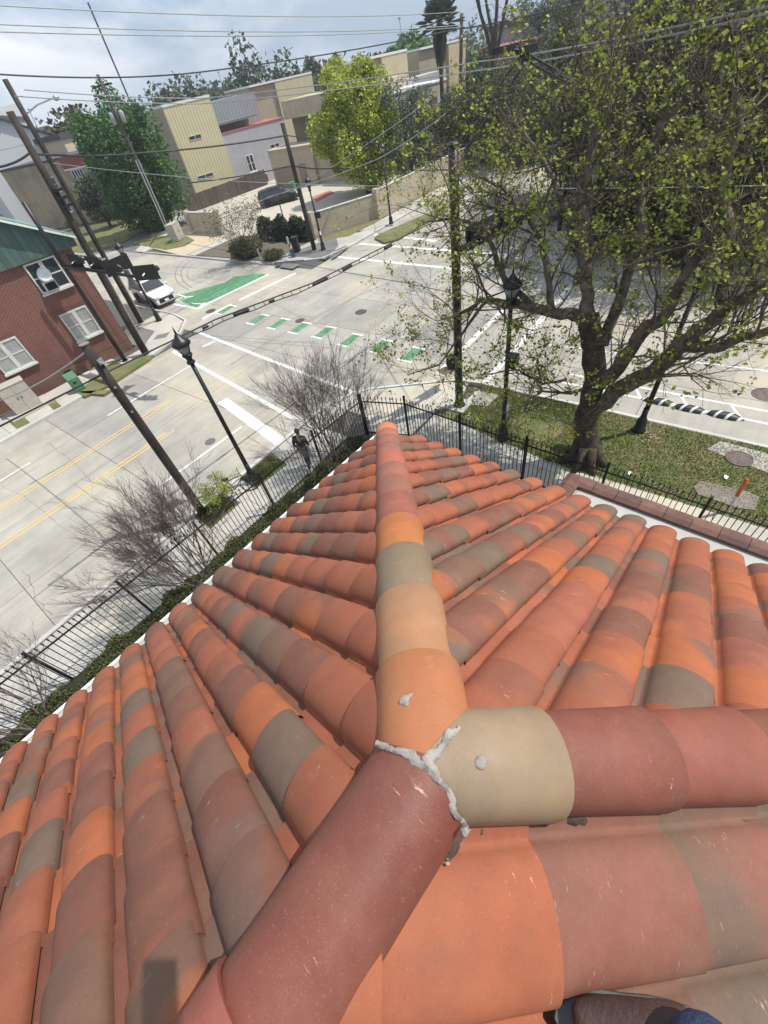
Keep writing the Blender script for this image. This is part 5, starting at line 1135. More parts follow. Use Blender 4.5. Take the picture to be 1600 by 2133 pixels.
# ---- yellow corrugated building group
YA, YB = (42.0, 65.7), (48.4, 64.2)
A, e, n = frame(YA, YB)
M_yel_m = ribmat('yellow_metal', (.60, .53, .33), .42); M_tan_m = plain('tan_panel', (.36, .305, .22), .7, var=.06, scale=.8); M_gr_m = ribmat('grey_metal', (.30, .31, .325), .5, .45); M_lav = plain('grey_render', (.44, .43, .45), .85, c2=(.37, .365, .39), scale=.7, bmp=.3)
yb = empty('corrugated_building', A, 0, 'three storey pale yellow corrugated tower with grey wing', 'building')
sY1 = sz(560, 350, A, e)[0]; s1 = (Vector(YB) - Vector(YA)).length; s1 = sz(500, 396, A, e)[0]
topz = sz(331, 226, A, e)[1]; topz2 = sz(432, 203, A, e)[1]
wall_box(yb, A, e, n, 0, s1, 0, (topz + topz2) / 2, 14, M_yel_m, 'tower_wall')
wall_box(yb, A, e, n, -.06, s1 + .05, (topz + topz2) / 2 + .003, (topz + topz2) / 2 + .25, 14.1, M_wtrim, 'parapet_cap', .06)
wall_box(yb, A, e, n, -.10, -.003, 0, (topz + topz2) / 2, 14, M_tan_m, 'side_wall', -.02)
def wpx(root, A, e, n, px0, py0, px1, py1, c_=2, r_=1, **k):
    a, b_ = sz(px0, py0, A, e), sz(px1, py1, A, e); return window(root, A, e, n, a[0], b_[0], min(a[1], b_[1]), max(a[1], b_[1]), c_, r_, **k)
K = lambda x, y: (300 + x / 4, 130 + y / 4)
for a, b_ in ((K(378, 630), K(490, 630)), (K(450, 958), K(588, 945))):
    q0, q1 = sz(a[0], a[1] + 4, A, e), sz(b_[0], b_[1] + 4, A, e); zc = (q0[1] + q1[1]) / 2; window(yb, A, e, n, q0[0], q1[0], zc + .05, zc + .50, 2, 1, .05, sill=False, mull=.06)
# grey rendered wall to the right
s2 = sz(*K(1180, 480), A, e)[0]; zw = (sz(*K(645, 600), A, e)[1] + sz(*K(1180, 462), A, e)[1]) / 2
wall_box(yb, A, e, n, s1 + .01, s2, 0, zw, 9, M_lav, 'lower_wall', -.35); wall_box(yb, A, e, n, s1 + .06, s2, zw + .003, zw + .13, 9, plain('red_flashing', (.42, .13, .11), .6), 'red_coping', -.28)
wall_box(yb, A, e, n, s1 + .06, s1 + (s2 - s1) * .80, 0, 9.6, 9, M_gr_m, 'upper_wall', -3.2)
a, b_ = sz(*K(640, 560), A, e), sz(*K(965, 470), A, e); wall_box(yb, A, e, n, a[0], b_[0], zw + .95, zw + 1.12, 2.6, plain('grey_canopy', (.16, .17, .18), .6), 'canopy', -.5)
wpx(yb, A, e, n, *K(838, 770), *K(945, 912), 2, 2, mat=M_wtrim, proud=-.0 + .05) if False else None
A2 = A - n * .35
a, b_ = sz(*K(842, 785), A2, e), sz(*K(940, 895), A2, e); window(yb, A2, e, n, a[0], b_[0], b_[1] - .05, a[1] + .1, 2, 2, .09, mat=M_wtrim)
a, b_ = sz(*K(1058, 712), A2, e), sz(*K(1130, 698), A2, e); window(yb, A2, e, n, a[0], b_[0], a[1] - .1, a[1] + .35, 2, 1, .05, sill=False)
a = sz(*K(1010, 968), A2, e); wall_box(yb, A2, e, n, a[0] - .45, a[0] + .45, a[1] - .5, a[1] + .45, .1, plain('red_panel', (.16, .03, .03), .6), 'wall_sign', .10)
for q in (-.25, .25): wall_box(yb, A2, e, n, a[0] + q - .1, a[0] + q + .1, a[1] + .6, a[1] + .8, .2, M_wtrim, 'lamp', .25)
# second tower (tan side, yellow front)
A3 = A - n * 6.5
t0, t1, t2 = sz(*K(905, 300), A3, e)[0], sz(*K(1120, 300), A3, e)[0], sz(*K(1425, 250), A3, e)[0]; zt = sz(*K(1115, 155), A3, e)[1]; zt2 = sz(*K(1400, 92), A3, e)[1]
yb2 = empty('tan_tower', A3 + e * t1, 0, 'second tan tower with one slot window standing behind the grey rendered wall', 'building')
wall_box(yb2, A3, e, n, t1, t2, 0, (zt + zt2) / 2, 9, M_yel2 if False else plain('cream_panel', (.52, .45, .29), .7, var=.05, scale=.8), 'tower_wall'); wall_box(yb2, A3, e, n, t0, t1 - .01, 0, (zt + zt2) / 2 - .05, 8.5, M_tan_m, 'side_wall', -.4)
wall_box(yb2, A3, e, n, t0 - .05, t2 + .05, (zt + zt2) / 2 + .003, (zt + zt2) / 2 + .22, 9.1, M_wtrim, 'parapet_cap', .05)
a, b_ = sz(*K(1292, 385), A3, e), sz(*K(1370, 368), A3, e); window(yb2, A3, e, n, a[0], b_[0], a[1] - .25, a[1] + .45, 2, 1, .06, sill=False)
# tan flat-roofed villa in front of it
def block(root, px_l, px_r, base, ztop, dep, mat, name='wall', off=0.0, rot=None):
    pass
VA, VB = G(568, 395), G(655, 385)
A, e, n = frame((VA.x, VA.y), (VB.x, VB.y)); vl = empty('tan_villa', A, 0, 'low tan stucco villa with garage and flat roofs behind the parking court', 'house')
sL, sR = sz(561, 330, A, e)[0], sz(652, 330, A, e)[0]; zg = (sz(560, 316, A, e)[1] + sz(643, 305, A, e)[1]) / 2
wall_box(vl, A, e, n, sL, sR, 0, zg, 5, M_stucco, 'garage_wall'); wall_box(vl, A, e, n, sL - .08, sR + .08, zg + .003, zg + .16, 5.1, M_stw, 'roof_edge', .08)
a, b_ = sz(576, 372, A, e), sz(622, 385, A, e); wall_box(vl, A, e, n, a[0], b_[0], 0, 2.3, .1, plain('garage_door', (.27, .22, .165), .8, var=.06), 'garage_door', .03)
a, b_ = sz(626, 368, A, e), sz(646, 385, A, e); wall_box(vl, A, e, n, a[0], b_[0], 0, 2.35, .1, MATS['garage_door'], 'garage_door', .03)
wall_box(vl, A, e, n, sR + .01, sR + 4.4, 0, zg + .6, 5, M_stw, 'front_wall', -.6)
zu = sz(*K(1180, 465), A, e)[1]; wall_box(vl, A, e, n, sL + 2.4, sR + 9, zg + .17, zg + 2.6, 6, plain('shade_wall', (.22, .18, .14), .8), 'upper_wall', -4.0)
wall_box(vl, A, e, n, sL + 2.2, sR + 10, zg + 2.61, zg + 4.3, 7.5, M_stucco, 'roof_fascia', -2.6)
for k in range(2): window(vl, A - n * 4.0, e, n, sL + 4.6 + 2.4 * k, sL + 5.6 + 2.4 * k, zg + .5, zg + 2.3, 1, 1, .07, sill=False)
poly_area('brick_apron', pxpoly([(648, 412), (688, 397), (696, 402), (660, 420)], .03), .0, .08, plain('red_apron', (.42, .15, .11), .85))
# right wing behind the yellow green tree
J_ = lambda x, y: (760 + x / 5.333, 60 + y / 5.333)
RA, RB = G(815, 372), G(905, 335); A, e, n = frame((RA.x, RA.y), (RB.x, RB.y)); wg = empty('tan_wing', A, 0, 'long tan wing with a sloping parapet and shaded porch behind the garden wall', 'building')
sL, sR = sz(*J_(180, 800), A, e)[0], sz(*J_(905, 700), A, e)[0]; z0_, z1_ = sz(*J_(560, 830), A, e)[1], sz(*J_(560, 680), A, e)[1]
z1_ = max(z1_, z0_ + 1.2)
wall_box(wg, A, e, n, sL, sR, z0_, z1_, 7, M_stw, 'fascia_wall'); wall_box(wg, A, e, n, sL - .1, sR + .1, z1_ + .003, z1_ + .15, 7.1, M_wtrim, 'parapet_cap', .08)
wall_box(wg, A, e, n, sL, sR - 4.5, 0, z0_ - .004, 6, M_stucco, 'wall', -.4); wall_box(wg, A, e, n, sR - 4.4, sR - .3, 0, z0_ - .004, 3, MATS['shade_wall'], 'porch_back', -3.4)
wall_box(wg, A, e, n, sR - 2.6, sR - 1.5, 0, z0_ - .004, .5, M_stucco, 'pier', -.2); wall_box(wg, A, e, n, sR - .5, sR - .35, 0, z0_ - .004, .2, M_wtrim, 'column', -.1)
for k in range(5): window(wg, A - n * .4, e, n, sL + 1.0 + 1.25 * k, sL + 1.7 + 1.25 * k, 1.2, z0_ - .5, 1, 1, .05, sill=False)
def tower_px(pts, back, label, name='tan_tower', dep=8, slot=None, wname='cream_panel'):
    """pts: left-side edge px, corner px, right px at the roofline; stands 'back' metres behind plane A,e"""
    A4 = A - n * back; l, c_, r_ = [sz(*q, A4, e) for q in pts]; z = (c_[1] + r_[1]) / 2; z = max(z, 9.5)
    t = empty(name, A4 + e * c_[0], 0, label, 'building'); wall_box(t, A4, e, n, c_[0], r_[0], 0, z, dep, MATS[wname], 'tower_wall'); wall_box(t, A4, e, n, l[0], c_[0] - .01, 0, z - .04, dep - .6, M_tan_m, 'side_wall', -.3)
    wall_box(t, A4, e, n, l[0], r_[0] + .05, z + .003, z + .22, dep, M_wtrim, 'parapet_cap', .05)
    if slot: a, b_ = sz(*slot[0], A4, e), sz(*slot[1], A4, e); window(t, A4, e, n, a[0], b_[0], a[1] - .2, a[1] + .4, 2, 1, .05, sill=False)
tower_px((J_(0, 345), J_(185, 318), J_(465, 240)), 7, 'tan tower with a slot window between the yellow green tree and the palm', slot=(J_(302, 608), J_(380, 590)))
tower_px((J_(612, 215), J_(930, 175), J_(1120, 110)), 9, 'tan tower half hidden behind the palm tree')
A5 = A - n * 5; a, b_ = sz(*J_(480, 560), A5, e), sz(*J_(900, 480), A5, e); wall_box(wg, A5, e, n, a[0], b_[0], 0, max(a[1], b_[1], 6.5), 3, M_lav, 'upper_wall')
# long grey and red roofed block on the skyline, pale house top right
def far_block(px0, px1, pyt, rg, zb, mat, label, name='far_building', cat='building', dep=14, roofm=None, wins=0, gable=False):
    p, q = onR(px0, pyt[0], rg), onR(px1, pyt[1], rg * 1.02); A_, e_, n_ = frame((p.x, p.y), (q.x, q.y)); L_ = (Vector((q.x, q.y)) - Vector((p.x, p.y))).length; z = (p.z + q.z) / 2
    t = empty(name, A_, 0, label, cat); wall_box(t, A_, e_, n_, 0, L_, 0, z, dep, mat)
    if roofm and not gable: wall_box(t, A_, e_, n_, -.3, L_ + .3, z + .003, z + .6, dep + .6, roofm, 'roof', .3)
    if gable:
        rh = L_ * .26; ny_ = n_.dot(Vector((-e_.y, e_.x, 0))); b = MB(); v = []
        for y in (ny_ * .5, -ny_ * dep): v += [(-.5, y, z - .1), (L_ + .5, y, z - .1), (L_ / 2, y, z + rh), (-.5, y, z + .1), (L_ + .5, y, z + .1), (L_ / 2, y, z + rh + .2)]
        b.add(v, [(3, 5, 11, 9), (5, 4, 10, 11), (0, 2, 5, 3), (2, 1, 4, 5), (6, 9, 11, 8), (8, 11, 10, 7), (0, 3, 9, 6), (1, 7, 10, 4), (0, 6, 8, 2), (2, 8, 7, 1)]); o = b.build('roof', roofm, t); o.rotation_euler = (0, 0, math.atan2(e_.y, e_.x))
        b = MB().add([(0, ny_ * .02, z), (L_, ny_ * .02, z), (L_ / 2, ny_ * .02, z + rh)], [(0, 1, 2)]); b.add([(0, -ny_ * .1, z), (L_, -ny_ * .1, z), (L_ / 2, -ny_ * .1, z + rh)], [(2, 1, 0)]); o = b.build('gable_wall', mat, t); o.rotation_euler = (0, 0, math.atan2(e_.y, e_.x))
    for k in range(wins): s_ = L_ * (k + .5) / wins; window(t, A_, e_, n_, s_ - .5, s_ + .5, z - 2.6, z - 1.2, 1, 2, .08, sill=False)
    return t, A_, e_, n_, L_, z
M_pale = plain('pale_siding', (.56, .57, .58), .8, var=.05); M_peach = plain('peach_render', (.55, .45, .33), .85, var=.06); M_rg = plain('dark_shingle', (.07, .07, .075), .9); M_rr = plain('red_roof', (.36, .13, .10), .8)
far_block(1055, 1165, (62, 28), 95, 0, plain('grey_shed', (.27, .27, .30), .7), 'long grey block with red lower roof behind the bare tree', roofm=M_rg)
far_block(1040, 1150, (96, 72), 82, 0, M_rr, 'low red roof in front of the long grey block', name='red_roof_building')
far_block(1315, 1400, (-10, -50), 60, 0, M_pale, 'pale house with two tall windows glimpsed through the upper right trees', name='pale_house', cat='house', roofm=M_rg, wins=3)
# houses at the upper left
far_block(-60, 118, (322, 290), 105, 0, M_pale, 'white sided house with a dark gable roof at the far left', name='white_house', cat='house', roofm=M_rg, gable=True, wins=0)
far_block(80, 128, (288, 280), 108, 0, M_pale, 'small white gabled house beside the second dark pole', name='white_house', cat='house', roofm=M_rg, gable=True)
far_block(128, 172, (290, 278), 100, 0, M_peach, 'peach house with white trim left of the dark green tree', name='peach_house', cat='house', roofm=M_rg, wins=1)
far_block(92, 150, (290, 276), 118, 0, M_rg, 'grey roofed house behind the peach house', name='grey_house', cat='house', roofm=M_rg)
# tan brick house
TA, TB = G(85, 470), G(240, 470)
A, e, n = frame((TA.x - 9, TA.y + 6), (TB.x + 4, TB.y + 4)); M_tb = brickmat('tan_brick', (.46, .35, .235), (.37, .28, .19), (.30, .25, .18))
th = empty('tan_brick_house', A, 0, 'two storey tan brick house with red panel left of the dark green tree', 'house')
a, c_ = sz(8, 370, A, e), sz(235, 318, A, e); zt = sz(115, 335, A, e)[1]; wall_box(th, A, e, n, a[0], c_[0], 0, zt, 14, M_tb); wall_box(th, A, e, n, a[0] - .1, c_[0] + .1, zt + .003, zt + .25, 14.2, M_rg, 'parapet_cap', .1)
U_ = lambda x, y: (x / 5.333, 100 + y / 5.333)
for (x0, y0, x1, y1), (cc, rr_) in (((560, 1450, 680, 1570), (1, 2)), ((790, 1380, 985, 1480), (4, 2)), ((700, 1690, 800, 1790), (1, 2)), ((900, 1610, 1020, 1680), (2, 1)), ((1120, 1420, 1200, 1500), (2, 2))):
    a, b_ = sz(*U_(x0, y0), A, e), sz(*U_(x1, y1), A, e); zc = (a[1] + b_[1]) / 2; window(th, A, e, n, a[0], b_[0], zc - .85, zc + .85, cc, rr_, .09, mat=M_wtrim, mull=.09)
a, b_ = sz(*U_(710, 1330), A, e), sz(*U_(985, 1290), A, e); wall_box(th, A, e, n, a[0], b_[0], a[1] - .2, a[1] + 1.1, .2, plain('red_board', (.25, .07, .055), .8), 'red_panel', .12); wall_box(th, A, e, n, a[0] - .1, b_[0] + .1, a[1] - .36, a[1] - .203, .3, M_wtrim, 'trim', .16)
# striped white tower far off
t, A_, e_, n_, L_, z = far_block(-30, 42, (228, 214), 210, 0, plain('tower_white', (.60, .61, .62), .8), 'far pale high building with dark diagonal stripes at the left edge', name='striped_tower', dep=25)
ny_ = n_.dot(Vector((-e_.y, e_.x, 0)))
for k in range(9):
    z1 = z - 1.2 - 2.2 * k; b = MB(); b.add([(0, ny_ * .05, z1), (L_, ny_ * .05, z1 + (-4.0 if k % 2 else -2)), (L_, ny_ * .05, z1 - 1.0 + (-4.0 if k % 2 else -2)), (0, ny_ * .05, z1 - 1.0)], [(0, 1, 2, 3)])
    b.add([(0, ny_ * .25, z1), (L_, ny_ * .25, z1 + (-4.0 if k % 2 else -2)), (L_, ny_ * .25, z1 - 1.0 + (-4.0 if k % 2 else -2)), (0, ny_ * .25, z1 - 1.0)], [(0, 1, 2, 3)]); o = b.build('balcony_band', M_rg, t); o.rotation_euler = (0, 0, math.atan2(e_.y, e_.x))
# timber fence below the yellow building
fa_, fb_ = G(395, 446), G(560, 384); A, e, n = frame((fa_.x, fa_.y), (fb_.x, fb_.y)); L_ = (fb_ - fa_).length
tf = empty('timber_fence', A, 0, 'weathered board fence along the foot of the yellow building', 'fence'); M_tim = plain('old_timber', (.13, .105, .085), .9, c2=(.09, .07, .055), rnd=.4)
bm_ = MB().box((0, 0, .9), (.28, .03, 1.8)).mesh('board'); bm_.materials.append(M_tim)
for k in range(int(L_ / .30)):
    o = bpy.data.objects.new('board', bm_); C.objects.link(o); o.parent = tf; o.location = e * (.3 * k + .15) + Vector((0, 0, random.uniform(-.04, .04))); o.rotation_euler = (0, 0, math.atan2(e.y, e.x))
wall_box(tf, A, e, n, 0, L_, 1.3, 1.4, .05, M_tim, 'rail', -.02)
# ================================================================ POLES, LAMPS, SIGNALS
def pole_to(name, bpx, top, r, mat, label, cat='pole', z0=.1, group=None, r2=None, wobble=.0):
    p = G(*bpx, z0); zt_ = Zat(p, *top) if isinstance(top, tuple) else top; root = empty(name, p, 0, label, cat, group)
    q = onR(*top, math.hypot(p.x, p.y)) if isinstance(top, tuple) else p + Vector((0, 0, top)); dx = (q - p); dx.z = 0
    if dx.length > .7: dx = dx.normalized() * .7
    pts = [Vector((dx.x * t, dx.y * t, (zt_ - z0) * t)) for t in (0, .25, .5, .75, 1)]; MB().tube(pts, [r * (1 - (1 - (r2 or .78)) * t) for t in (0, .25, .5, .75, 1)], 14).build('shaft', mat, root, True); return root, pts, zt_
root, pN, zN = pole_to('wood_pole', (425, 1072), (176, 718), .150, M_wood, 'near leaning dark wood pole without crossarm beside the fence', 'utility pole', .12)
tp_ = pN[-1]; MB().box(tp_ + Vector((.05, -.12, -.45)), (.14, .08, .14)).build('bracket', plain('galvanised', (.45, .46, .47), .4, .6), root); MB().tube([tp_ + Vector((0, -.1, -.45)), tp_ + Vector((.1, -.32, -.5))], .02, 6).build('eye_bolt', MATS['galvanised'], root)
MB().lathe([(.125, 0), (.13, .03), (.02, .035)], 12, tuple(tp_)).build('top_cap', plain('weathered_top', (.20, .18, .16), .9), root)
for k in (.82, .70): MB().box(pN[-1] * k + Vector((-.03, -.15, 0)), (.05, .03, .05)).build('bolt_plate', MATS['galvanised'], root)
M_lglass = newmat('lantern_glass')[0]; pq = M_lglass.node_tree.nodes['Principled BSDF']; pq.inputs['Base Color'].default_value = (.75, .74, .70, 1); pq.inputs['Roughness'].default_value = .2; pq.inputs['Transmission Weight'].default_value = .6
nz_ = noise(M_lglass.node_tree, M_lglass.node_tree.nodes.new('ShaderNodeTexCoord').outputs['Object'], 6); M_lglass.node_tree.links.new(ramp(M_lglass.node_tree, nz_, [(0, .15), (1, .35)]), pq.inputs['Roughness'])
def lamp(px, py, h, label, lean=(0, 0), s=1.0, box=None, sign=None, z0=.12):
    p = G(px, py, z0); root = empty('lamp_post', p, 0, label, 'street lamp', 'black lantern lamp posts'); x, y = lean; zb = h - .95 * s
    MB().lathe([(.21, 0), (.21, .08), (.17, .12), (.16, .45), (.11, .55), (.09, .62), (.085, .9)], 16).build('base', M_black, root, True); MB().tube([(0, 0, .5), (x * .5, y * .5, zb * .5), (x, y, zb)], [.085, .072, .062], 12).build('shaft', M_black, root, True)
    lt = MB().lathe([(.07, 0), (.12, .03), (.12, .08), (.08, .12), (.10, .20), (.15, .26), (.15, .30), (.12, .31)], 16, (x, y, zb)).build('lantern', M_black, root, True)
    MB().lathe([(.12, .31), (.20, .52), (.21, .58), (.19, .585), (.11, .32)], 14, (x, y, zb)).build('lantern_glass', M_lglass, lt, True)
    MB().lathe([(.25, .57), (.27, .61), (.20, .72), (.12, .78), (.07, .86), (.03, .90), (.03, .94), (.012, 1.05), (.001, 1.12)], 18, (x, y, zb)).build('hood', M_black, lt, True)
    for k in range(4): a = k * 1.57 + .4; MB().tube([(x + .13 * math.cos(a), y + .13 * math.sin(a), zb + .31), (x + .225 * math.cos(a), y + .225 * math.sin(a), zb + .58)], .012, 4).build('glass_bar', M_black, lt)
    if box: bevel(MB().box((x * box / h + .16, y * box / h - .1, box), (.30, .32, .42)).build('pedestrian_signal', M_black, root), .03)
    if sign: MB().box((-.02, -.10, sign), (.16, .02, .26)).build('small_sign', M_wtrim, root)
    return root
lamp(531, 1003, 5.75, 'black lantern lamp post standing nearest, in the grass strip beside the fence')
lamp(1047, 915, 5.6, 'black lantern lamp post left of the big tree, with small white plate', (.0, .05), box=3.0, sign=1.35)
lamp(1330, 897, 5.5, 'black lantern lamp post on the lawn right of the big tree', (.15, -.1))
lamp(332, 668, 4.9, 'black lantern lamp post in front of the white car', box=2.9)
lamp(674, 520, 4.9, 'black lantern lamp post on the far corner with a signal box', box=2.4, sign=1.2)
lamp(815, 466, 5.5, 'black lantern lamp post on the grass strip before the long tan wall')
lamp(1200, 590, 5.2, 'black lantern lamp post seen under the branches across the side street')
rootA, pA, zA = pole_to('wood_pole', (304, 738), (20, 232), .20, M_wood, 'dark wood pole at the brick house corner, nearer of the pair', 'utility pole', .12)
rootB, pB, zB = pole_to('wood_pole', (294, 672), (10, 165), .17, M_wood, 'dark wood pole with a grey lamp arm, farther of the pair at the brick house', 'utility pole', .12)
MB().tube([pB[0] + Vector((.2, -.05, 0)), pB[1] + Vector((.2, -.05, 0))], .05, 8).build('conduit', MATS['galvanised'], rootB)
t_ = pB[-1] - Vector((0, 0, 1.3)); MB().tube([t_, t_ + Vector((.6, -.6, .25)), t_ + Vector((1.3, -1.0, .35))], .035, 6).build('lamp_arm', MATS['galvanised'], rootB); MB().lathe([(.05, -.1), (.16, -.04), (.14, .08), (.05, .14)], 12, tuple(t_ + Vector((1.45, -1.1, .33)))).build('lamp_head', MATS['galvanised'], rootB, True)
MB().tube([pA[0] + Vector((.22, -.05, 0)), pA[2] + Vector((.2, -.05, 0))], .04, 8).build('conduit', MATS['galvanised'], rootA)
for k in range(3): MB().box(pA[3] + Vector((.1, -.25, .3 * k - .6)), (.5, .3, .12), .5).build('cable_bracket', M_black, rootA)
# signal mast on the left with its arm
root, pL, zL_ = pole_to('signal_mast', (262, 753), (48, 420), .13, M_black, 'black signal mast in front of the brick house with a horizontal arm', 'traffic signal', .12, r2=.7)
pb_ = G(262, 753, .12); za = Zat(pb_, 128, 555); a0 = Vector((pb_.x, pb_.y, za)); a1 = G(291, 577, za - .1); 
MB().tube([a0 - pb_, a1 - pb_], [.10, .065], 12).build('arm', M_black, root, True); MB().lathe([(.22, 0), (.22, .05), (.15, .08)], 12).build('base', M_black, root)
MB().prism([(pb_.x - .35, pb_.y - .35), (pb_.x + .35, pb_.y - .35), (pb_.x + .35, pb_.y + .35), (pb_.x - .35, pb_.y + .35)], .10, .18).build('pole_footing', M_kerb, walk2)
M_sig = [plain('signal_' + k, c, .35, spec=.6) for k, c in (('red', (.20, .015, .012)), ('amber', (.25, .12, .012)), ('green', (.012, .14, .06)))]
def signal_head(loc, ang, label, tilt=0.0, horiz=True):
    root = empty('traffic_light', loc, ang, label, 'traffic signal', 'signal heads on the mast arms'); r3_ = (lambda i: (i - 1) * .33)
    P3 = (lambda i, y: (r3_(i), y, 0)) if horiz else (lambda i, y: (0, y, -r3_(i)))
    bevel(MB().box((0, 0, 0), (1.02, .2, .32) if horiz else (.32, .2, 1.02)).build('housing', M_black, root), .03)
    MB().box((0, .09, 0), (1.30, .015, .58) if horiz else (.58, .015, 1.30)).build('backplate', M_black, root)
    for i in range(3):
        l = MB().box(P3(i, -.11), (.20, .02, .20)).build('lens', M_sig[i], root); b = MB(); n_ = 12
        vs = []
        for k in range(n_ + 1):
            a = -.5 + (math.pi + 1.0) * k / n_
            for y, rr_ in ((-.10, .135), (-.34, .125)): x_, z_ = rr_ * math.cos(a), rr_ * math.sin(a); c_ = P3(i, y); vs.append((c_[0] + x_, y, c_[2] + z_))
        b.add(vs, [(2 * k, 2 * k + 1, 2 * k + 3, 2 * k + 2) for k in range(n_)]); b.build('visor', M_black, root)
    MB().tube([(0, .1, 0), (0, .3, -.05)], .03, 6).build('clamp', MATS['galvanised'], root); return root
ad = (a1 - a0).normalized(); angA = math.atan2(ad.y, ad.x)
for k, (t_, lb) in enumerate(((.22, 'nearest the mast, lying against the brick house in view'), (.48, 'second along the arm'), (.74, 'third along the arm'), (1.06, 'at the free end of the arm above the street'))):
    c_ = a0.lerp(a1, t_) + Vector((.22, .1, .28 if k < 3 else .15)); signal_head(c_, angA + math.pi + (math.pi / 2 if k in (2,) else math.pi / 2 * 0 + (0 if k != 3 else .35)), 'black signal head ' + lb, horiz=True)
MB().box(a0.lerp(a1, .86) + Vector((.1, .12, -.12)) - pb_, (.04, .5, .62)).build('street_sign', plain('sign_back', (.16, .16, .16), .5), root)
# thick near mast in the middle
root, pM, zM = pole_to('signal_mast', (957, 846), (944, 302), .155, M_black, 'thick black signal pole rising in front of the leafy branches', 'traffic signal', .12, r2=.88)
pm_ = G(957, 846, .12); MB().lathe([(.27, 0), (.27, .05), (.20, .10), (.17, .30)], 14).build('base', M_black, root, True); MB().prism([(pm_.x - .42, pm_.y - .38), (pm_.x + .42, pm_.y - .38), (pm_.x + .42, pm_.y + .38), (pm_.x - .42, pm_.y + .38)], .10, .19).build('pole_footing', M_kerb, lawn)
MB().lathe([(.15, 0), (.16, .02), (.10, .07)], 12, tuple(pM[-1])).build('cap', M_black, root)
zz = Zat(pm_, 952, 525); w0 = Vector((pm_.x, pm_.y, zz)); w1 = G(1085, 466, zz - .1); MB().tube([w0 - pm_, w1 - pm_], [.12, .07], 12).build('arm', M_black, root, True)
dA = (w1 - w0); anM = math.atan2(dA.y, dA.x)
signal_head(w0.lerp(w1, .42) + Vector((0, .1, .22)), anM, 'black signal head on the arm just right of the thick signal pole'); signal_head(w0.lerp(w1, .9) + Vector((0, .1, .22)), anM, 'black signal head at the leafy end of the arm right of the thick signal pole')
zt3 = onR(1092, 108, 15.6); t0 = pM[-1] + pm_
for o_ in (Vector((.0, 0, 0)), Vector((.28, -.22, -.05))):
    MB().tube([t0 + o_ * 1.0 - pm_ + Vector((0, 0, -.1)), t0.lerp(zt3, .8) + o_ * .8 - pm_, zt3 - pm_ + o_ * .1], .035, 8).build('lamp_arm', M_black, root)
e1, e2 = onR(1192, 165, 16.2), onR(1180, 172, 16.6)
for a_, b__ in ((zt3, e1), (zt3 - Vector((0, 0, .12)), e2)): MB().tube([a_ - pm_, b__ - pm_], .03, 8).build('brace', M_black, root)
hd = onR(1048, 101, 15.3); MB().tube([zt3 - pm_, hd - pm_], [.05, .05], 8).build('lamp_neck', M_black, root); MB().box(hd.lerp(zt3, .1) - pm_, (.7, .25, .12), anM).build('lamp_head', M_black, root); MB().box(zt3 - pm_ + Vector((.1, 0, .04)), (.5, .3, .14), anM).build('lamp_head', M_black, root)
bevel(MB().box((-.25, .1, 2.05), (.35, .35, .5)).build('pedestrian_signal', M_black, root), .03)
# far signals
fs = G(1165, 480, .1); root = empty('signal_mast', fs, 0, 'distant black signal arm crossing the far street in front of the trees', 'traffic signal'); zf = Zat(fs, 1150, 322); f0 = Vector((fs.x, fs.y, zf)); f1 = G(965, 330, zf)
MB().tube([(0, 0, 0), (0, 0, zf + .3)], [.16, .12], 10).build('shaft', M_black, root, True); MB().tube([f0 - fs, f1 - fs], [.13, .08], 8).build('arm', M_black, root)
aF = math.atan2((f1 - f0).y, (f1 - f0).x)
for k, t_ in enumerate((.45, .62, .93)): signal_head(f0.lerp(f1, t_) + Vector((-.2, 0, -.1)), aF, 'distant black signal head ' + ('nearest the shaft on the far arm', 'in the middle of the far arm', 'at the left tip of the far arm')[k], horiz=False)
MB().box(f0.lerp(f1, .12) - fs + Vector((-.25, 0, .05)), (.06, .75, .75), aF - math.pi / 2 + 1.57).build('sign', M_wtrim, root)
# poles of the far side
root, pX, zX = pole_to('wood_pole', (357, 490), (203, 155), .19, plain('grey_pole', (.10, .085, .075), .8, c2=(.06, .05, .045)), 'grey utility pole with two pale transformers in front of the dark green tree', 'utility pole', .12)
for s_ in (-.35, .4): MB().lathe([(.02, 0), (.22, .03), (.22, .80), (.19, .88), (.05, .92)], 16, tuple(pX[-1] - Vector((-s_, s_ * .8, 3.4)))).build('transformer', plain('transformer_grey', (.36, .37, .38), .5), root, True)
MB().box(pX[-1] - Vector((0, 0, .7)), (1.8, .12, .12), -.8).build('crossarm', M_wood, root)
for s_ in (-.25, .05): MB().tube([Vector((s_ - .2, -.25, 0)), pX[2] * 1.05 + Vector((s_, -.2, 0))], .07, 8).build('conduit', MATS['galvanised'], root)
p = G(368, 497, .12); rb = cab(372, 500, (1.5, .9, 1.5), .5, 'pale concrete coloured utility box at the foot of the grey utility pole', M_cabg)
pole_to('wood_pole', (655, 520), (588, 256), .19, M_wood, 'wood pole on the far corner in front of the tall hedge', 'utility pole', .12)
root, pR, zR_ = pole_to('wood_pole', (957, 300), (962, 27), .27, MATS['grey_pole'], 'grey wood pole right of the palm at the far street', 'utility pole', .1)
for k in range(3): MB().box(pR[-1] - Vector((0, 0, .4 + .8 * k)), (1.6, .12, .12), .9).build('crossarm', M_wood, root)
rm = onR(268, 206, 180); rt = onR(183, 5, 180); root = empty('radio_mast', (rm.x, rm.y, 0), 0, 'very thin tall mast rising behind the dark green tree', 'mast'); MB().tube([(0, 0, 0), (rt.x - rm.x, rt.y - rm.y, rt.z)], .22, 6).build('mast', M_black, root); MB().tube([(0, 0, 0), (0, 0, 6)], .5, 6).build('mast_foot', M_black, root)
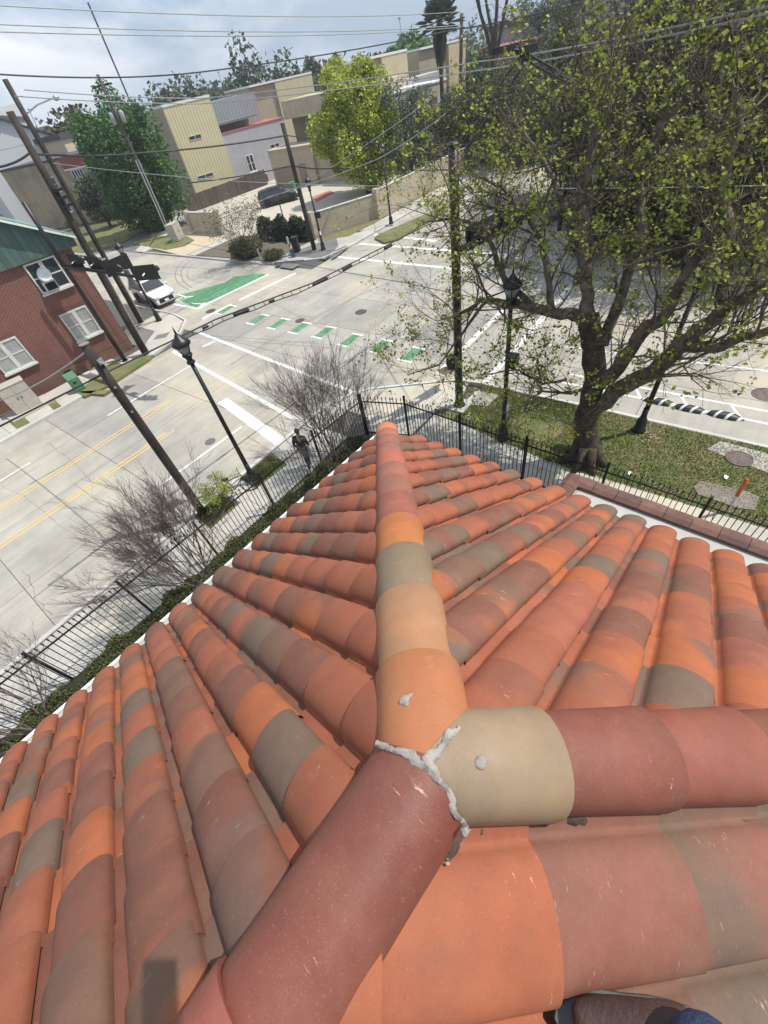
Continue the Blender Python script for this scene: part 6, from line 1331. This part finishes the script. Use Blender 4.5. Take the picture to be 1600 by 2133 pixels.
for k, (px, y0, y1, rg) in enumerate(((832, 38, 85, 260), (352, 165, 212, 300), (300, 185, 215, 300), (60, 228, 262, 280), (455, 150, 185, 320))):
    a_, b__ = onR(px + (y1 - y0) * .2, y1, rg), onR(px, y0, rg); root = empty('radio_mast', (a_.x, a_.y, 0), 0, ('hair thin far mast left of the palm', 'hair thin far mast left of the yellow building roof', 'hair thin far mast above the dark green tree', 'hair thin mast beside the second dark pole', 'hair thin far mast above the grey metal roof')[k], 'mast')
    MB().tube([(0, 0, 0), (b__.x - a_.x, b__.y - a_.y, b__.z)], .16, 4).build('mast', plain('mast_grey', (.25, .27, .30), .6), root); MB().box((b__.x - a_.x, b__.y - a_.y, b__.z), (.9, .9, .4)).build('mast_head', MATS['mast_grey'], root)
# ---- cables
def cable(pts, r, label, sag=0.0, mat=None, n=14):
    P = []
    for a_, b__ in zip(pts[:-1], pts[1:]):
        for i in range(n): t = i / n; P.append(a_.lerp(b__, t) - Vector((0, 0, sag * 4 * t * (1 - t))))
    P.append(pts[-1]); o = MB().tube(P, r, 5).build('overhead_cable', mat or M_wire); tag(o, label, 'cable', 'overhead cables')
M_wlt = plain('cable_grey', (.30, .31, .31), .5)
Y = onY
cable([Y(-60, 8, 27), Y(960, 24, 27)], .022, 'topmost thin cable in the sky', .30, M_wlt); cable([Y(-60, 48, 27), Y(960, 52, 27)], .022, 'second thin cable from the top of the sky', .30, M_wlt)
cable([Y(-60, 64, 27), Y(960, 56, 27)], .022, 'third thin cable from the top of the sky', .30, M_wlt)
cable([onR(-40, 152, 30), onR(400, 152, 34), onR(960, 58, 42)], .030, 'dark cable crossing the skyline from the left poles to the far wood pole', .15); cable([onR(960, 60, 42), onR(1460, -60, 20)], .03, 'dark cable rising from the far wood pole to the top edge', .1)
cable([onR(50, 187, 30), onR(420, 205, 29), onR(1000, 128, 22), onR(1700, -8, 12)], .019, 'upper of the two pale cables running to the upper right', .06, M_wlt)
cable([onR(30, 200, 30), onR(420, 216, 28.5), onR(1000, 146, 21.6), onR(1700, 6, 12)], .019, 'lower of the two pale cables running to the upper right', .06, M_wlt)
cable([onR(-20, 350, 30), onR(60, 320, 30), onR(300, 318, 34), onR(595, 282, 40)], .045, 'thick dark twisted cable across the yellow building', .1); cable([onR(595, 282, 40), onR(1000, 300, 40)], .03, 'dark cable from the far corner wood pole towards the trees', .2)
cable([onR(390, 381, 36), onR(608, 345, 41), onR(700, 350, 40), onR(980, 352, 36)], .04, 'dark cable low across the grey rendered wall', .1)
cable([onR(110, 340, 30), onR(500, 378, 26), onR(1000, 390, 22), onR(1650, 385, 14)], .012, 'very thin pale cable running level across the trees', .05, M_wlt)
cable([onR(-20, 840, 24), Y(176, 735, 12.47)], .02, 'grey service cable ending at the near wood pole bracket', .15, M_wlt)
cable([onR(355, 500, 46), onR(565, 536, 32), onR(850, 590, 20), onR(1250, 668, 15), onR(1640, 722, 12)], .014, 'thin dark cable crossing the intersection to the right edge', .05)
cable([onR(360, 498, 48), onR(430, 465, 44), onR(560, 410, 40), onR(790, 330, 38), onR(930, 235, 40)], .02, 'thin cable over the court rising to the right', .1, M_wlt); cable([onR(360, 505, 48), onR(470, 440, 42), onR(640, 380, 40), onR(900, 205, 42)], .02, 'second thin cable over the court', .1, M_wlt)
# heavy near span with its splice sleeves
sp = [Y(-40, 908, 12.5), Y(219, 777, 12.5), Y(450, 665, 12.5), Y(650, 590, 12.5), Y(847, 490, 12.5), Y(980, 425, 12.5)]
sc_root = empty('span_cable', sp[1], 0, 'heavy black cable bundle with splice sleeves spanning the crossing from the near wood pole', 'cable')
def spb(name, pts, r, n=8): o = MB().tube([q - sp[1] for q in pts], r, n).build(name, M_wire, sc_root, True); return o
spb('cable', sp, .022); 
def spt(t):
    t *= (len(sp) - 1); i = min(int(t), len(sp) - 2); return sp[i].lerp(sp[i + 1], t - i)
spb('spacer_cable', [spt(.32 + .03 * k) + Vector((0, 0, -.13 + .02 * math.sin(k * 2.2))) for k in range(16)], .016)
for t_, ln_, r_ in ((.43, .03, .055), (.60, .028, .055), (.655, .02, .05), (.745, .018, .07), (.37, .012, .04), (.50, .012, .04)):
    a_, b__ = spt(t_), spt(t_ + ln_); o_ = Vector((0, 0, -.07)); spb('splice_sleeve', [a_ + o_, a_.lerp(b__, .1) + o_, a_.lerp(b__, .9) + o_, b__ + o_], [r_ * .4, r_, r_, r_ * .4], 10)
for k in range(22): t_ = .33 + k * .02; a_ = spt(t_); spb('cable_tie', [a_ + Vector((0, 0, .01)), a_ + Vector((.01, 0, -.14))], .012, 4)
# ================================================================ VEHICLES
def suv(loc, rz, paintm, label, Ln=4.65, Wd=1.86, Ht=1.68, plate=True, dark=False):
    root = empty('parked_car', (*loc, 0.0), rz, label, 'car'); h = Ln / 2
    low = [(-h, .42), (-h + .02, .80), (-h + .06, 1.02), (h - 1.35, 1.02), (h - .35, .90), (h - .06, .72), (h, .45), (h - .04, .26), (-h + .05, .28)]
    def body(prof, wfun, name, mat, bev=.05):
        b = MB(); n_ = len(prof)
        for s in (-1, 1): b.v += [(x, s * wfun(x, z), z) for x, z in prof]
        b.f += [tuple(reversed(range(n_))), tuple(range(n_, 2 * n_))] + [(i, (i + 1) % n_, n_ + (i + 1) % n_, n_ + i) for i in range(n_)]; o = b.build(name, mat, root); bevel(o, bev, 3); me = o.data; me.polygons.foreach_set('use_smooth', [True] * len(me.polygons)); return o
    wl = lambda x, z: Wd / 2 - .16 * max(0, (abs(x) - h + .55) / .55) ** 2 - .03 * abs(z - .7)
    body(low, wl, 'body', paintm, .06)
    cab_ = [(-h + .10, 1.0), (-h + .32, Ht - .12), (-h + .75, Ht - .01), (0.1, Ht), (.55, Ht - .07), (h - 1.25, 1.02)]
    wc = lambda x, z: Wd / 2 - .05 - .24 * (z - 1.0) / (Ht - 1.0); body(cab_, wc, 'roof', paintm, .05)
    G_ = glass('car_glass', (.02, .025, .03), .06)
    for s in (-1, 1):
        for x0, x1, t0_, t1_ in ((-h + .45, -.98, .42, .02), (-.90, .02, 0, 0), (.10, h - 1.42, 0, .62)):
            z0_, z1_ = 1.08, Ht - .17; y = lambda z, s=s: s * (wc(0, z) + .012); v = [(x0 - .02, y(z0_), z0_), (x1 + .0, y(z0_), z0_), (x1 - t1_, y(z1_), z1_), (x0 + t0_ * .3, y(z1_), z1_)]; v2 = [(a, b_ - s * .03, c) for a, b_, c in v]
            MB().add(v + v2, [(0, 1, 2, 3) if s < 0 else (3, 2, 1, 0), (4, 7, 6, 5) if s < 0 else (5, 6, 7, 4), (0, 4, 5, 1), (1, 5, 6, 2), (2, 6, 7, 3), (3, 7, 4, 0)]).build('side_window', G_, root)
        o = bevel(MB().box((h - 1.55, s * (Wd / 2 + .07), 1.10), (.16, .2, .15)).build('mirror', paintm, root), .04)
        for x in (-h + .88, h - .90):
            wt = MB(); wt.lathe([(.20, -.11), (.335, -.11), (.35, -.07), (.35, .07), (.335, .11), (.20, .11)], 24); o = wt.build('tyre', plain('tyre_rubber', (.015, .015, .016), .85), root, True); o.location = (x, s * (Wd / 2 - .12), .35); o.rotation_euler = (R(90), 0, 0)
            MB().lathe([(.001, .085), (.05, .09), (.06, .10), (.20, .085), (.215, .10), (.215, -.08), (.001, -.08)] if s < 0 else [(.001, -.085), (.05, -.09), (.06, -.10), (.20, -.085), (.215, -.10), (.215, .08), (.001, .08)], 20).build('rim', MATS['galvanised'], o, True)
            ar = MB(); vs = []
            for k in range(13):
                a = math.pi * k / 12
                for r_ in (.36, .44): vs.append((x + r_ * math.cos(a), s * (wl(x, .5) + .008), .35 + r_ * math.sin(a)))
            ar.add(vs, [(2 * k, 2 * k + 1, 2 * k + 3, 2 * k + 2) for k in range(12)]); ar.build('wheel_arch', M_black, root)
        hl = MB().box((h - .16, s * .66, .76), (.36, .36, .14), s * -.25).build('headlight', glass('headlight', (.55, .58, .60), .1), root); bevel(hl, .03)
        bevel(MB().box((h - .04, s * .68, .47), (.10, .22, .22)).build('fog_light', M_wtrim if not dark else M_black, root), .02)
        bevel(MB().box((-h + .05, s * .72, .92), (.10, .26, .24)).build('tail_light', plain('tail_red', (.30, .01, .01), .3), root), .02)
        MB().box((-.1, s * (wl(0, .3) - .01), .30), (2.4, .04, .10)).build('sill_trim', M_black, root)
        MB().box((-.2, s * (Wd / 2 - .30), Ht + .02), (1.9, .04, .04)).build('roof_rail', M_black, root)
        for x in (-.15, .75): MB().box((x, s * (wl(0, .85) + .012), .90), (.16, .02, .03)).build('door_handle', paintm if not dark else MATS['galvanised'], root)
    # windscreen and rear screen
    for pts_, nm in (([(h - 1.27, 1.07), (.62, Ht - .10)], 'windscreen'), ([(-h + .13, 1.10), (-h + .33, Ht - .18)], 'rear_screen')):
        (x0, z0_), (x1, z1_) = pts_; dx, dz = x1 - x0, z1_ - z0_; L_ = math.hypot(dx, dz); nx, nz2_ = (dz / L_, -dx / L_) if nm == 'windscreen' else (-dz / L_, dx / L_); q = .02 if nm == 'windscreen' else .02
        v = [(x0 + nx * q, -wc(0, z0_) + .08, z0_ + nz2_ * q), (x0 + nx * q, wc(0, z0_) - .08, z0_ + nz2_ * q), (x1 + nx * q, wc(0, z1_) - .06, z1_ + nz2_ * q), (x1 + nx * q, -wc(0, z1_) + .06, z1_ + nz2_ * q)]; v2 = [(a - nx * .03, b_, c - nz2_ * .03) for a, b_, c in v]
        MB().add(v + v2, [(0, 1, 2, 3), (7, 6, 5, 4), (0, 4, 5, 1), (1, 5, 6, 2), (2, 6, 7, 3), (3, 7, 4, 0)]).build(nm, G_, root)
    bevel(MB().box((h - .03, 0, .50), (.08, 1.15, .26)).build('grille', M_black, root), .02); MB().box((h - .02, 0, .68), (.06, .9, .05)).build('grille_bar', MATS['galvanised'], root)
    bevel(MB().box((h + .0, 0, .31), (.10, 1.3, .06)).build('bumper_trim', MATS['galvanised'], root), .01)
    if plate: MB().box((h + .03, 0, .46), (.02, .32, .16)).build('number_plate', M_wtrim, root)
    MB().box((h - .75, 0, .985), (.9, 1.1, .012)).build('bonnet_crease', paintm, root) if False else None
    return root
M_carw = plain('car_white', (.74, .75, .75), .22, var=.03, bmp=0, spec=.6); M_card = plain('car_black', (.018, .018, .021), .2, var=.1, bmp=0, spec=.6)
suv((15.95, 36.0), R(-97), M_carw, 'white car with dark windows stopped behind the green bike lane')
cq = G(590, 424); suv((cq.x, cq.y + .6), R(-35), M_card, 'black car parked in the tan parking court', dark=True, Ln=4.9)
# green wheeled bin by the garage
p = G(613, 402, .03); root = empty('wheeled_bin', p, .3, 'dark green wheeled bin by the garage wall', 'bin'); bevel(MB().box((0, 0, .55), (.7, .75, 1.1)).build('body', M_cabgr, root), .05); bevel(MB().box((0, 0, 1.14), (.76, .82, .08)).build('lid', M_cabgr, root), .03)
# bicycle rack with bicycles / cart beyond the fence
p = G(500, 1030, .12); root = empty('parked_bicycle', p, -.6, 'dark bicycle leaning at the fence by the near wood pole', 'bicycle')
for x in (-.5, .5):
    b = MB(); ring_ = [(x + .33 * math.cos(k * .3142), 0, .34 + .33 * math.sin(k * .3142)) for k in range(21)]; b.tube(ring_, .018, 6); w_ = b.build('wheel', MATS.get('tyre_rubber') or M_black, root, True)
    b = MB(); [b.tube([(x, 0, .34), (x + .32 * math.cos(k * .785), 0, .34 + .32 * math.sin(k * .785))], .004, 3) for k in range(8)]; b.build('spokes', MATS['galvanised'], w_)
b = MB(); [b.tube([Vector(q0), Vector(q1)], .016, 6) for q0, q1 in (((-.5, 0, .34), (-.05, 0, .30)), ((-.05, 0, .30), (-.18, 0, .80)), ((-.18, 0, .75), (.35, 0, .80)), ((-.05, 0, .30), (.36, 0, .72)), ((.5, 0, .34), (.34, 0, .92)), ((-.5, 0, .34), (-.17, 0, .72)))]; b.build('frame', M_black, root)
MB().tube([(.30, -.27, .98), (.34, 0, .95), (.30, .27, .98)], .014, 6).build('handlebar', M_black, root); bevel(MB().box((-.20, 0, .86), (.26, .13, .06)).build('saddle', M_black, root), .02)
# survey stake with orange top, white ball, litter
p = G(1515, 1065, .12); q = onR(1557, 997, math.hypot(p.x, p.y) - .05); root = empty('marker_stake', p, 0, 'pale stake with an orange upper half standing beside the old utility slab', 'stake'); d_ = Vector(((q - p).x, (q - p).y, q.z - p.z)); MB().tube([(0, 0, 0), d_ * .5], .032, 8).build('shaft', plain('pale_green_pvc', (.42, .46, .42), .6), root); MB().tube([d_ * .5, d_ * .97, d_], [.045, .045, .02], 10).build('orange_top', plain('orange_plastic', (.50, .11, .035), .5), root, True)
p = G(975, 895, .12); root = empty('globe_light', p, 0, 'small white globe on a short stem behind the fence', 'garden light'); MB().tube([(0, 0, 0), (0, 0, .45)], .025, 7).build('stem', MATS['pale_green_pvc'], root); MB().lathe([(.01, 0), (.07, .03), (.10, .09), (.10, .14), (.06, .20), (.01, .22)], 14, (0, 0, .43)).build('globe', M_wtrim, root, True)
for k, (px, py) in enumerate(((1512, 995), (1010, 905), (1312, 987))):
    p = G(px, py, .14); b = MB().add([(-.09, -.03, .02), (.02, -.06, .045), (.10, .0, .015), (.06, .06, .05), (-.05, .05, .02)], [(0, 1, 4), (1, 3, 4), (1, 2, 3)]); o = b.build('paper_scrap', M_wtrim, loc=p); tag(o, 'white paper scrap on the lawn ' + ('above the old utility slab', 'by the white globe light', 'right of the tree foot near the fence')[k], 'litter')
# ================================================================ PEOPLE
def skin_obj(name, nodes, edges, mat, parent, lvl=2):
    me = bpy.data.meshes.new(name); me.from_pydata([p for p, r in nodes], edges, []); me.update(); o = link(name, me, mat, parent)
    m = o.modifiers.new('skin', 'SKIN'); m.use_smooth_shade = True
    for v, (p, r) in zip(me.skin_vertices[0].data, nodes): v.radius = (r, r) if isinstance(r, (int, float)) else r
    me.skin_vertices[0].data[0].use_root = True
    s = o.modifiers.new('sub', 'SUBSURF'); s.levels = lvl; s.render_levels = lvl; return o
M_skin = plain('skin', (.42, .25, .17), .55, var=.05); M_jean = plain('denim', (.045, .075, .15), .9, c2=(.025, .04, .085), scale=14, bmp=.5, bscale=120); M_hair = plain('dark_hair', (.02, .015, .012), .7); M_nav = plain('navy_jacket', (.022, .026, .055), .9, scale=10); M_shoew = plain('white_shoe', (.55, .55, .53), .7); M_lea = plain('brown_leather', (.075, .045, .036), .6, c2=(.05, .03, .025), scale=9, bmp=.4, bscale=90)
def person(loc, rz, label, J, top, leg, shoe, sc1=1.0, hairm=None, sole=None):
    root = empty('person', loc, rz, label, 'person'); root.scale = (sc1,) * 3
    P = lambda k: Vector(J[k])
    nodes = [(P('pelvis'), (.14, .11)), (P('waist'), (.125, .095)), (P('chest'), (.155, .11)), (P('neck'), .055), (P('head0'), (.072, .08)), (P('head1'), (.080, .095)), (P('head2'), (.055, .065))]
    edges = [(0, 1), (1, 2), (2, 3), (3, 4), (4, 5), (5, 6)]
    for s in 'lr':
        b = len(nodes); nodes += [(P('sh' + s), .06), (P('el' + s), .040), (P('wr' + s), .027), (P('hd' + s), (.036, .018))]; edges += [(2, b), (b, b + 1), (b + 1, b + 2), (b + 2, b + 3)]
        hd, wr = P('hd' + s), P('wr' + s); fd = (hd - wr).normalized(); sd = fd.orthogonal().normalized()
        for k, (o_, ln_) in enumerate(((-.027, .062), (-.009, .072), (.009, .068), (.027, .055))):
            f = len(nodes); q = hd + sd * o_ + fd * .02; nodes += [(q, .010), (q + fd * ln_ * .6 + Vector((0, 0, -.008)), .009), (q + fd * ln_ + Vector((0, 0, -.022)), .007)]; edges += [(b + 3, f), (f, f + 1), (f + 1, f + 2)]
        f = len(nodes); q = wr.lerp(hd, .5) - sd * .03; nodes += [(q, .012), (q - sd * .022 + fd * .045, .009)]; edges += [(b + 2, f), (f, f + 1)]
        b = len(nodes); nodes += [(P('hip' + s), .095), (P('kn' + s), .058), (P('an' + s), .030), (P('toe' + s), .016)]; edges += [(0, b), (b, b + 1), (b + 1, b + 2), (b + 2, b + 3)]
    skin_obj('body', nodes, edges, M_skin, root, 1)
    n2 = [(P('pelvis') + Vector((0, 0, .02)), (.155, .125)), (P('waist'), (.15, .12)), (P('chest'), (.175, .13)), (P('neck') - Vector((0, 0, .03)), .075)]; e2 = [(0, 1), (1, 2), (2, 3)]
    for s in 'lr': b = len(n2); n2 += [(P('sh' + s), .075), (P('el' + s), .056), (P('wr' + s), .042)]; e2 += [(2, b), (b, b + 1), (b + 1, b + 2)]
    skin_obj('jacket', n2, e2, top, root, 2)
    n3 = [(P('pelvis'), (.15, .12))]; e3 = []
    for s in 'lr': b = len(n3); n3 += [(P('hip' + s), .105), (P('kn' + s), .075), (P('kn' + s).lerp(P('an' + s), .6), .068), (P('an' + s).lerp(P('toe' + s), .12) + Vector((0, 0, .02)), .078)]; e3 += [(0, b), (b, b + 1), (b + 1, b + 2), (b + 2, b + 3)]
    skin_obj('trousers', n3, e3, leg, root, 2)
    for s in 'lr':
        a, t = P('an' + s), P('toe' + s); d = (t - a); d.z = 0; d.normalize(); g = t.z - .035; hl = Vector((a.x, a.y, g + .045)) - d * .055
        o = skin_obj('shoe', [(hl, (.040, .044)), (Vector((a.x, a.y, g + .072)) + d * .035, (.048, .060)), (Vector((t.x, t.y, g + .048)) - d * .02, (.050, .038)), (Vector((t.x, t.y, g + .038)) + d * .055, (.036, .026))], [(0, 1), (1, 2), (2, 3)], shoe, root, 2)
        b = MB(); sd = Vector((-d.y, d.x, 0)); out_ = []
        for k in range(20):
            th = 6.283 * k / 20; l = math.cos(th); w_ = math.sin(th) * (.048 if l > 0 else .040); c_ = (Vector((a.x, a.y, 0)) + Vector((t.x, t.y, 0))) / 2 + d * (.0 + .165 * l) + sd * w_; out_.append((c_.x, c_.y))
        b.prism(out_, g - .022, g + .004); bevel(b.build('sole', sole or M_wtrim, o), .004)
    h = P('head1'); fdir = Vector(J.get('face', (1, 0, 0))).normalized(); bm_h = MB(); 
    hr = MB().lathe([(.001, -.055), (.075, -.05), (.092, 0), (.088, .05), (.055, .095), (.001, .11)], 16, tuple(h - fdir * .018 + Vector((0, 0, .03)))).build('hair', hairm or M_hair, root, True)
    s_ = Vector((-fdir.y, fdir.x, 0))
    for q in (-1, 1): MB().lathe([(.001, -.011), (.011, 0), (.001, .011)], 8, tuple(h + fdir * .088 + s_ * .032 * q)).build('eye', M_wtrim, root, True); MB().lathe([(.001, -.026), (.014, 0), (.001, .028)], 8, tuple(h + s_ * .086 * q - Vector((0, 0, .012)))).build('ear', M_skin, root, True)
    MB().tube([h + fdir * .085 + Vector((0, 0, .01)), h + fdir * .112 - Vector((0, 0, .028)), h + fdir * .09 - Vector((0, 0, .034))], [.008, .014, .009], 7).build('nose', M_skin, root, True); MB().box(h + fdir * .090 - Vector((0, 0, .055)), (.012, .045, .008), math.atan2(fdir.y, fdir.x)).build('mouth', plain('lips', (.30, .12, .10), .6), root)
    return root
walkJ = dict(pelvis=(0, 0, .95), waist=(.01, 0, 1.10), chest=(.03, 0, 1.33), neck=(.05, 0, 1.50), head0=(.075, 0, 1.57), head1=(.085, 0, 1.63), head2=(.08, 0, 1.71), face=(1, 0, 0),
    shl=(.02, .19, 1.42), ell=(-.06, .24, 1.15), wrl=(.06, .22, .93), hdl=(.09, .21, .87), shr=(.03, -.19, 1.42), elr=(.06, -.24, 1.14), wrr=(.20, -.20, .96), hdr=(.24, -.19, .91),
    hipl=(0, .09, .90), knl=(.16, .10, .50), anl=(.12, .10, .09), toel=(.27, .11, .035), hipr=(0, -.09, .90), knr=(-.02, -.10, .48), anr=(-.24, -.10, .12), toer=(-.11, -.11, .035))
wp = G(645, 974, .12); person((wp.x, wp.y, .12), R(25), 'person in a dark navy jacket and jeans walking along the fence behind the bare shrub', walkJ, M_nav, M_jean, M_shoew)
# the photographer, standing on the near slope; only one shoe and trouser hem show
ft = G(1218, 2102, 8.40); fx, fy = ft.x, ft.y
fz = zF(0) ; 
def roofz(x, y):
    u = x * UU.x + y * UU.y; v = x * VV.x + y * VV.y; return zF(v)
fzr = roofz(fx, fy) + .115
toe = Vector((fx, fy, fzr + .035)); sd_ = (G(1480, 2112, 8.4) - ft); sd_.z = 0; sd_.normalize(); ank = toe + sd_ * .155 + Vector((0, 0, .055))
bx_, by_ = ank.x + sd_.x * .1, ank.y + sd_.y * .1
pel = Vector((-.10, -1.02, fzr + .84)); t2 = Vector((-.55, -.86, roofz(-.55, -.86) + .16)); a2 = t2 + sd_ * .15 + Vector((0, 0, .05))
pj = dict(pelvis=pel, waist=pel + Vector((0, .02, .15)), chest=pel + Vector((0, .04, .38)), neck=pel + Vector((0, .07, .56)), head0=pel + Vector((0, .10, .63)), head1=pel + Vector((0, .12, .70)), head2=pel + Vector((0, .11, .78)), face=(0, 1, -.3),
    shl=pel + Vector((-.19, .03, .47)), ell=pel + Vector((-.22, .28, .40)), wrl=Vector((-.21, -.19, 9.84)), hdl=Vector((-.175, -.115, 9.87)), shr=pel + Vector((.19, .03, .47)), elr=pel + Vector((.22, .26, .40)), wrr=Vector((-.06, -.24, 9.85)), hdr=Vector((-.075, -.16, 9.87)),
    hipr=pel + Vector((.09, 0, -.04)), knr=(ank + pel + Vector((.09, 0, 0))) / 2 + Vector((-.02, .06, .02)), anr=ank, toer=toe, hipl=pel + Vector((-.09, 0, -.04)), knl=(a2 + pel) / 2 + Vector((-.06, .05, .02)), anl=a2, toel=t2)
person((0, 0, 0), 0, 'photographer standing on the roof, brown leather shoe and blue jeans hem at the lower edge', pj, M_nav, M_jean, M_lea, sole=plain('grey_sole', (.10, .10, .095), .8))
# the phone in the photographer's hands, lens at its upper corner
pc = CAM - cam2w(Vector((0, 0, 1))) * .012 + cam2w(Vector((0, 1, 0))) * .055 + cam2w(Vector((1, 0, 0))) * .02
ax = Matrix((cam2w(Vector((1, 0, 0))), cam2w(Vector((0, 1, 0))), cam2w(Vector((0, 0, 1))))).transposed()
ph = empty('phone', pc, 0, 'phone held out over the roof that casts the small dark shadow', 'phone'); bevel(MB().box((0, 0, 0), (.078, .16, .009), ax=ax).build('case', M_black, ph), .004, 3); MB().box(ax @ Vector((0, 0, -.0052)), (.070, .150, .001), ax=ax).build('screen', glass('phone_screen'), ph)

# ================================================================ HAZE
hz = MB().box((160, 160, 29.5), (760, 760, 63)).mesh('haze'); mh = bpy.data.materials.new('haze_air'); mh.use_nodes = True; mh.node_tree.nodes.clear()
ho = mh.node_tree.nodes.new('ShaderNodeOutputMaterial'); hv = mh.node_tree.nodes.new('ShaderNodeVolumePrincipled'); hv.inputs['Density'].default_value = .0007; hv.inputs['Color'].default_value = (.93, .95, .98, 1); hv.inputs['Anisotropy'].default_value = .3
mh.node_tree.links.new(hv.outputs[0], ho.inputs['Volume']); tag(link('haze', hz, mh), kind='stuff')
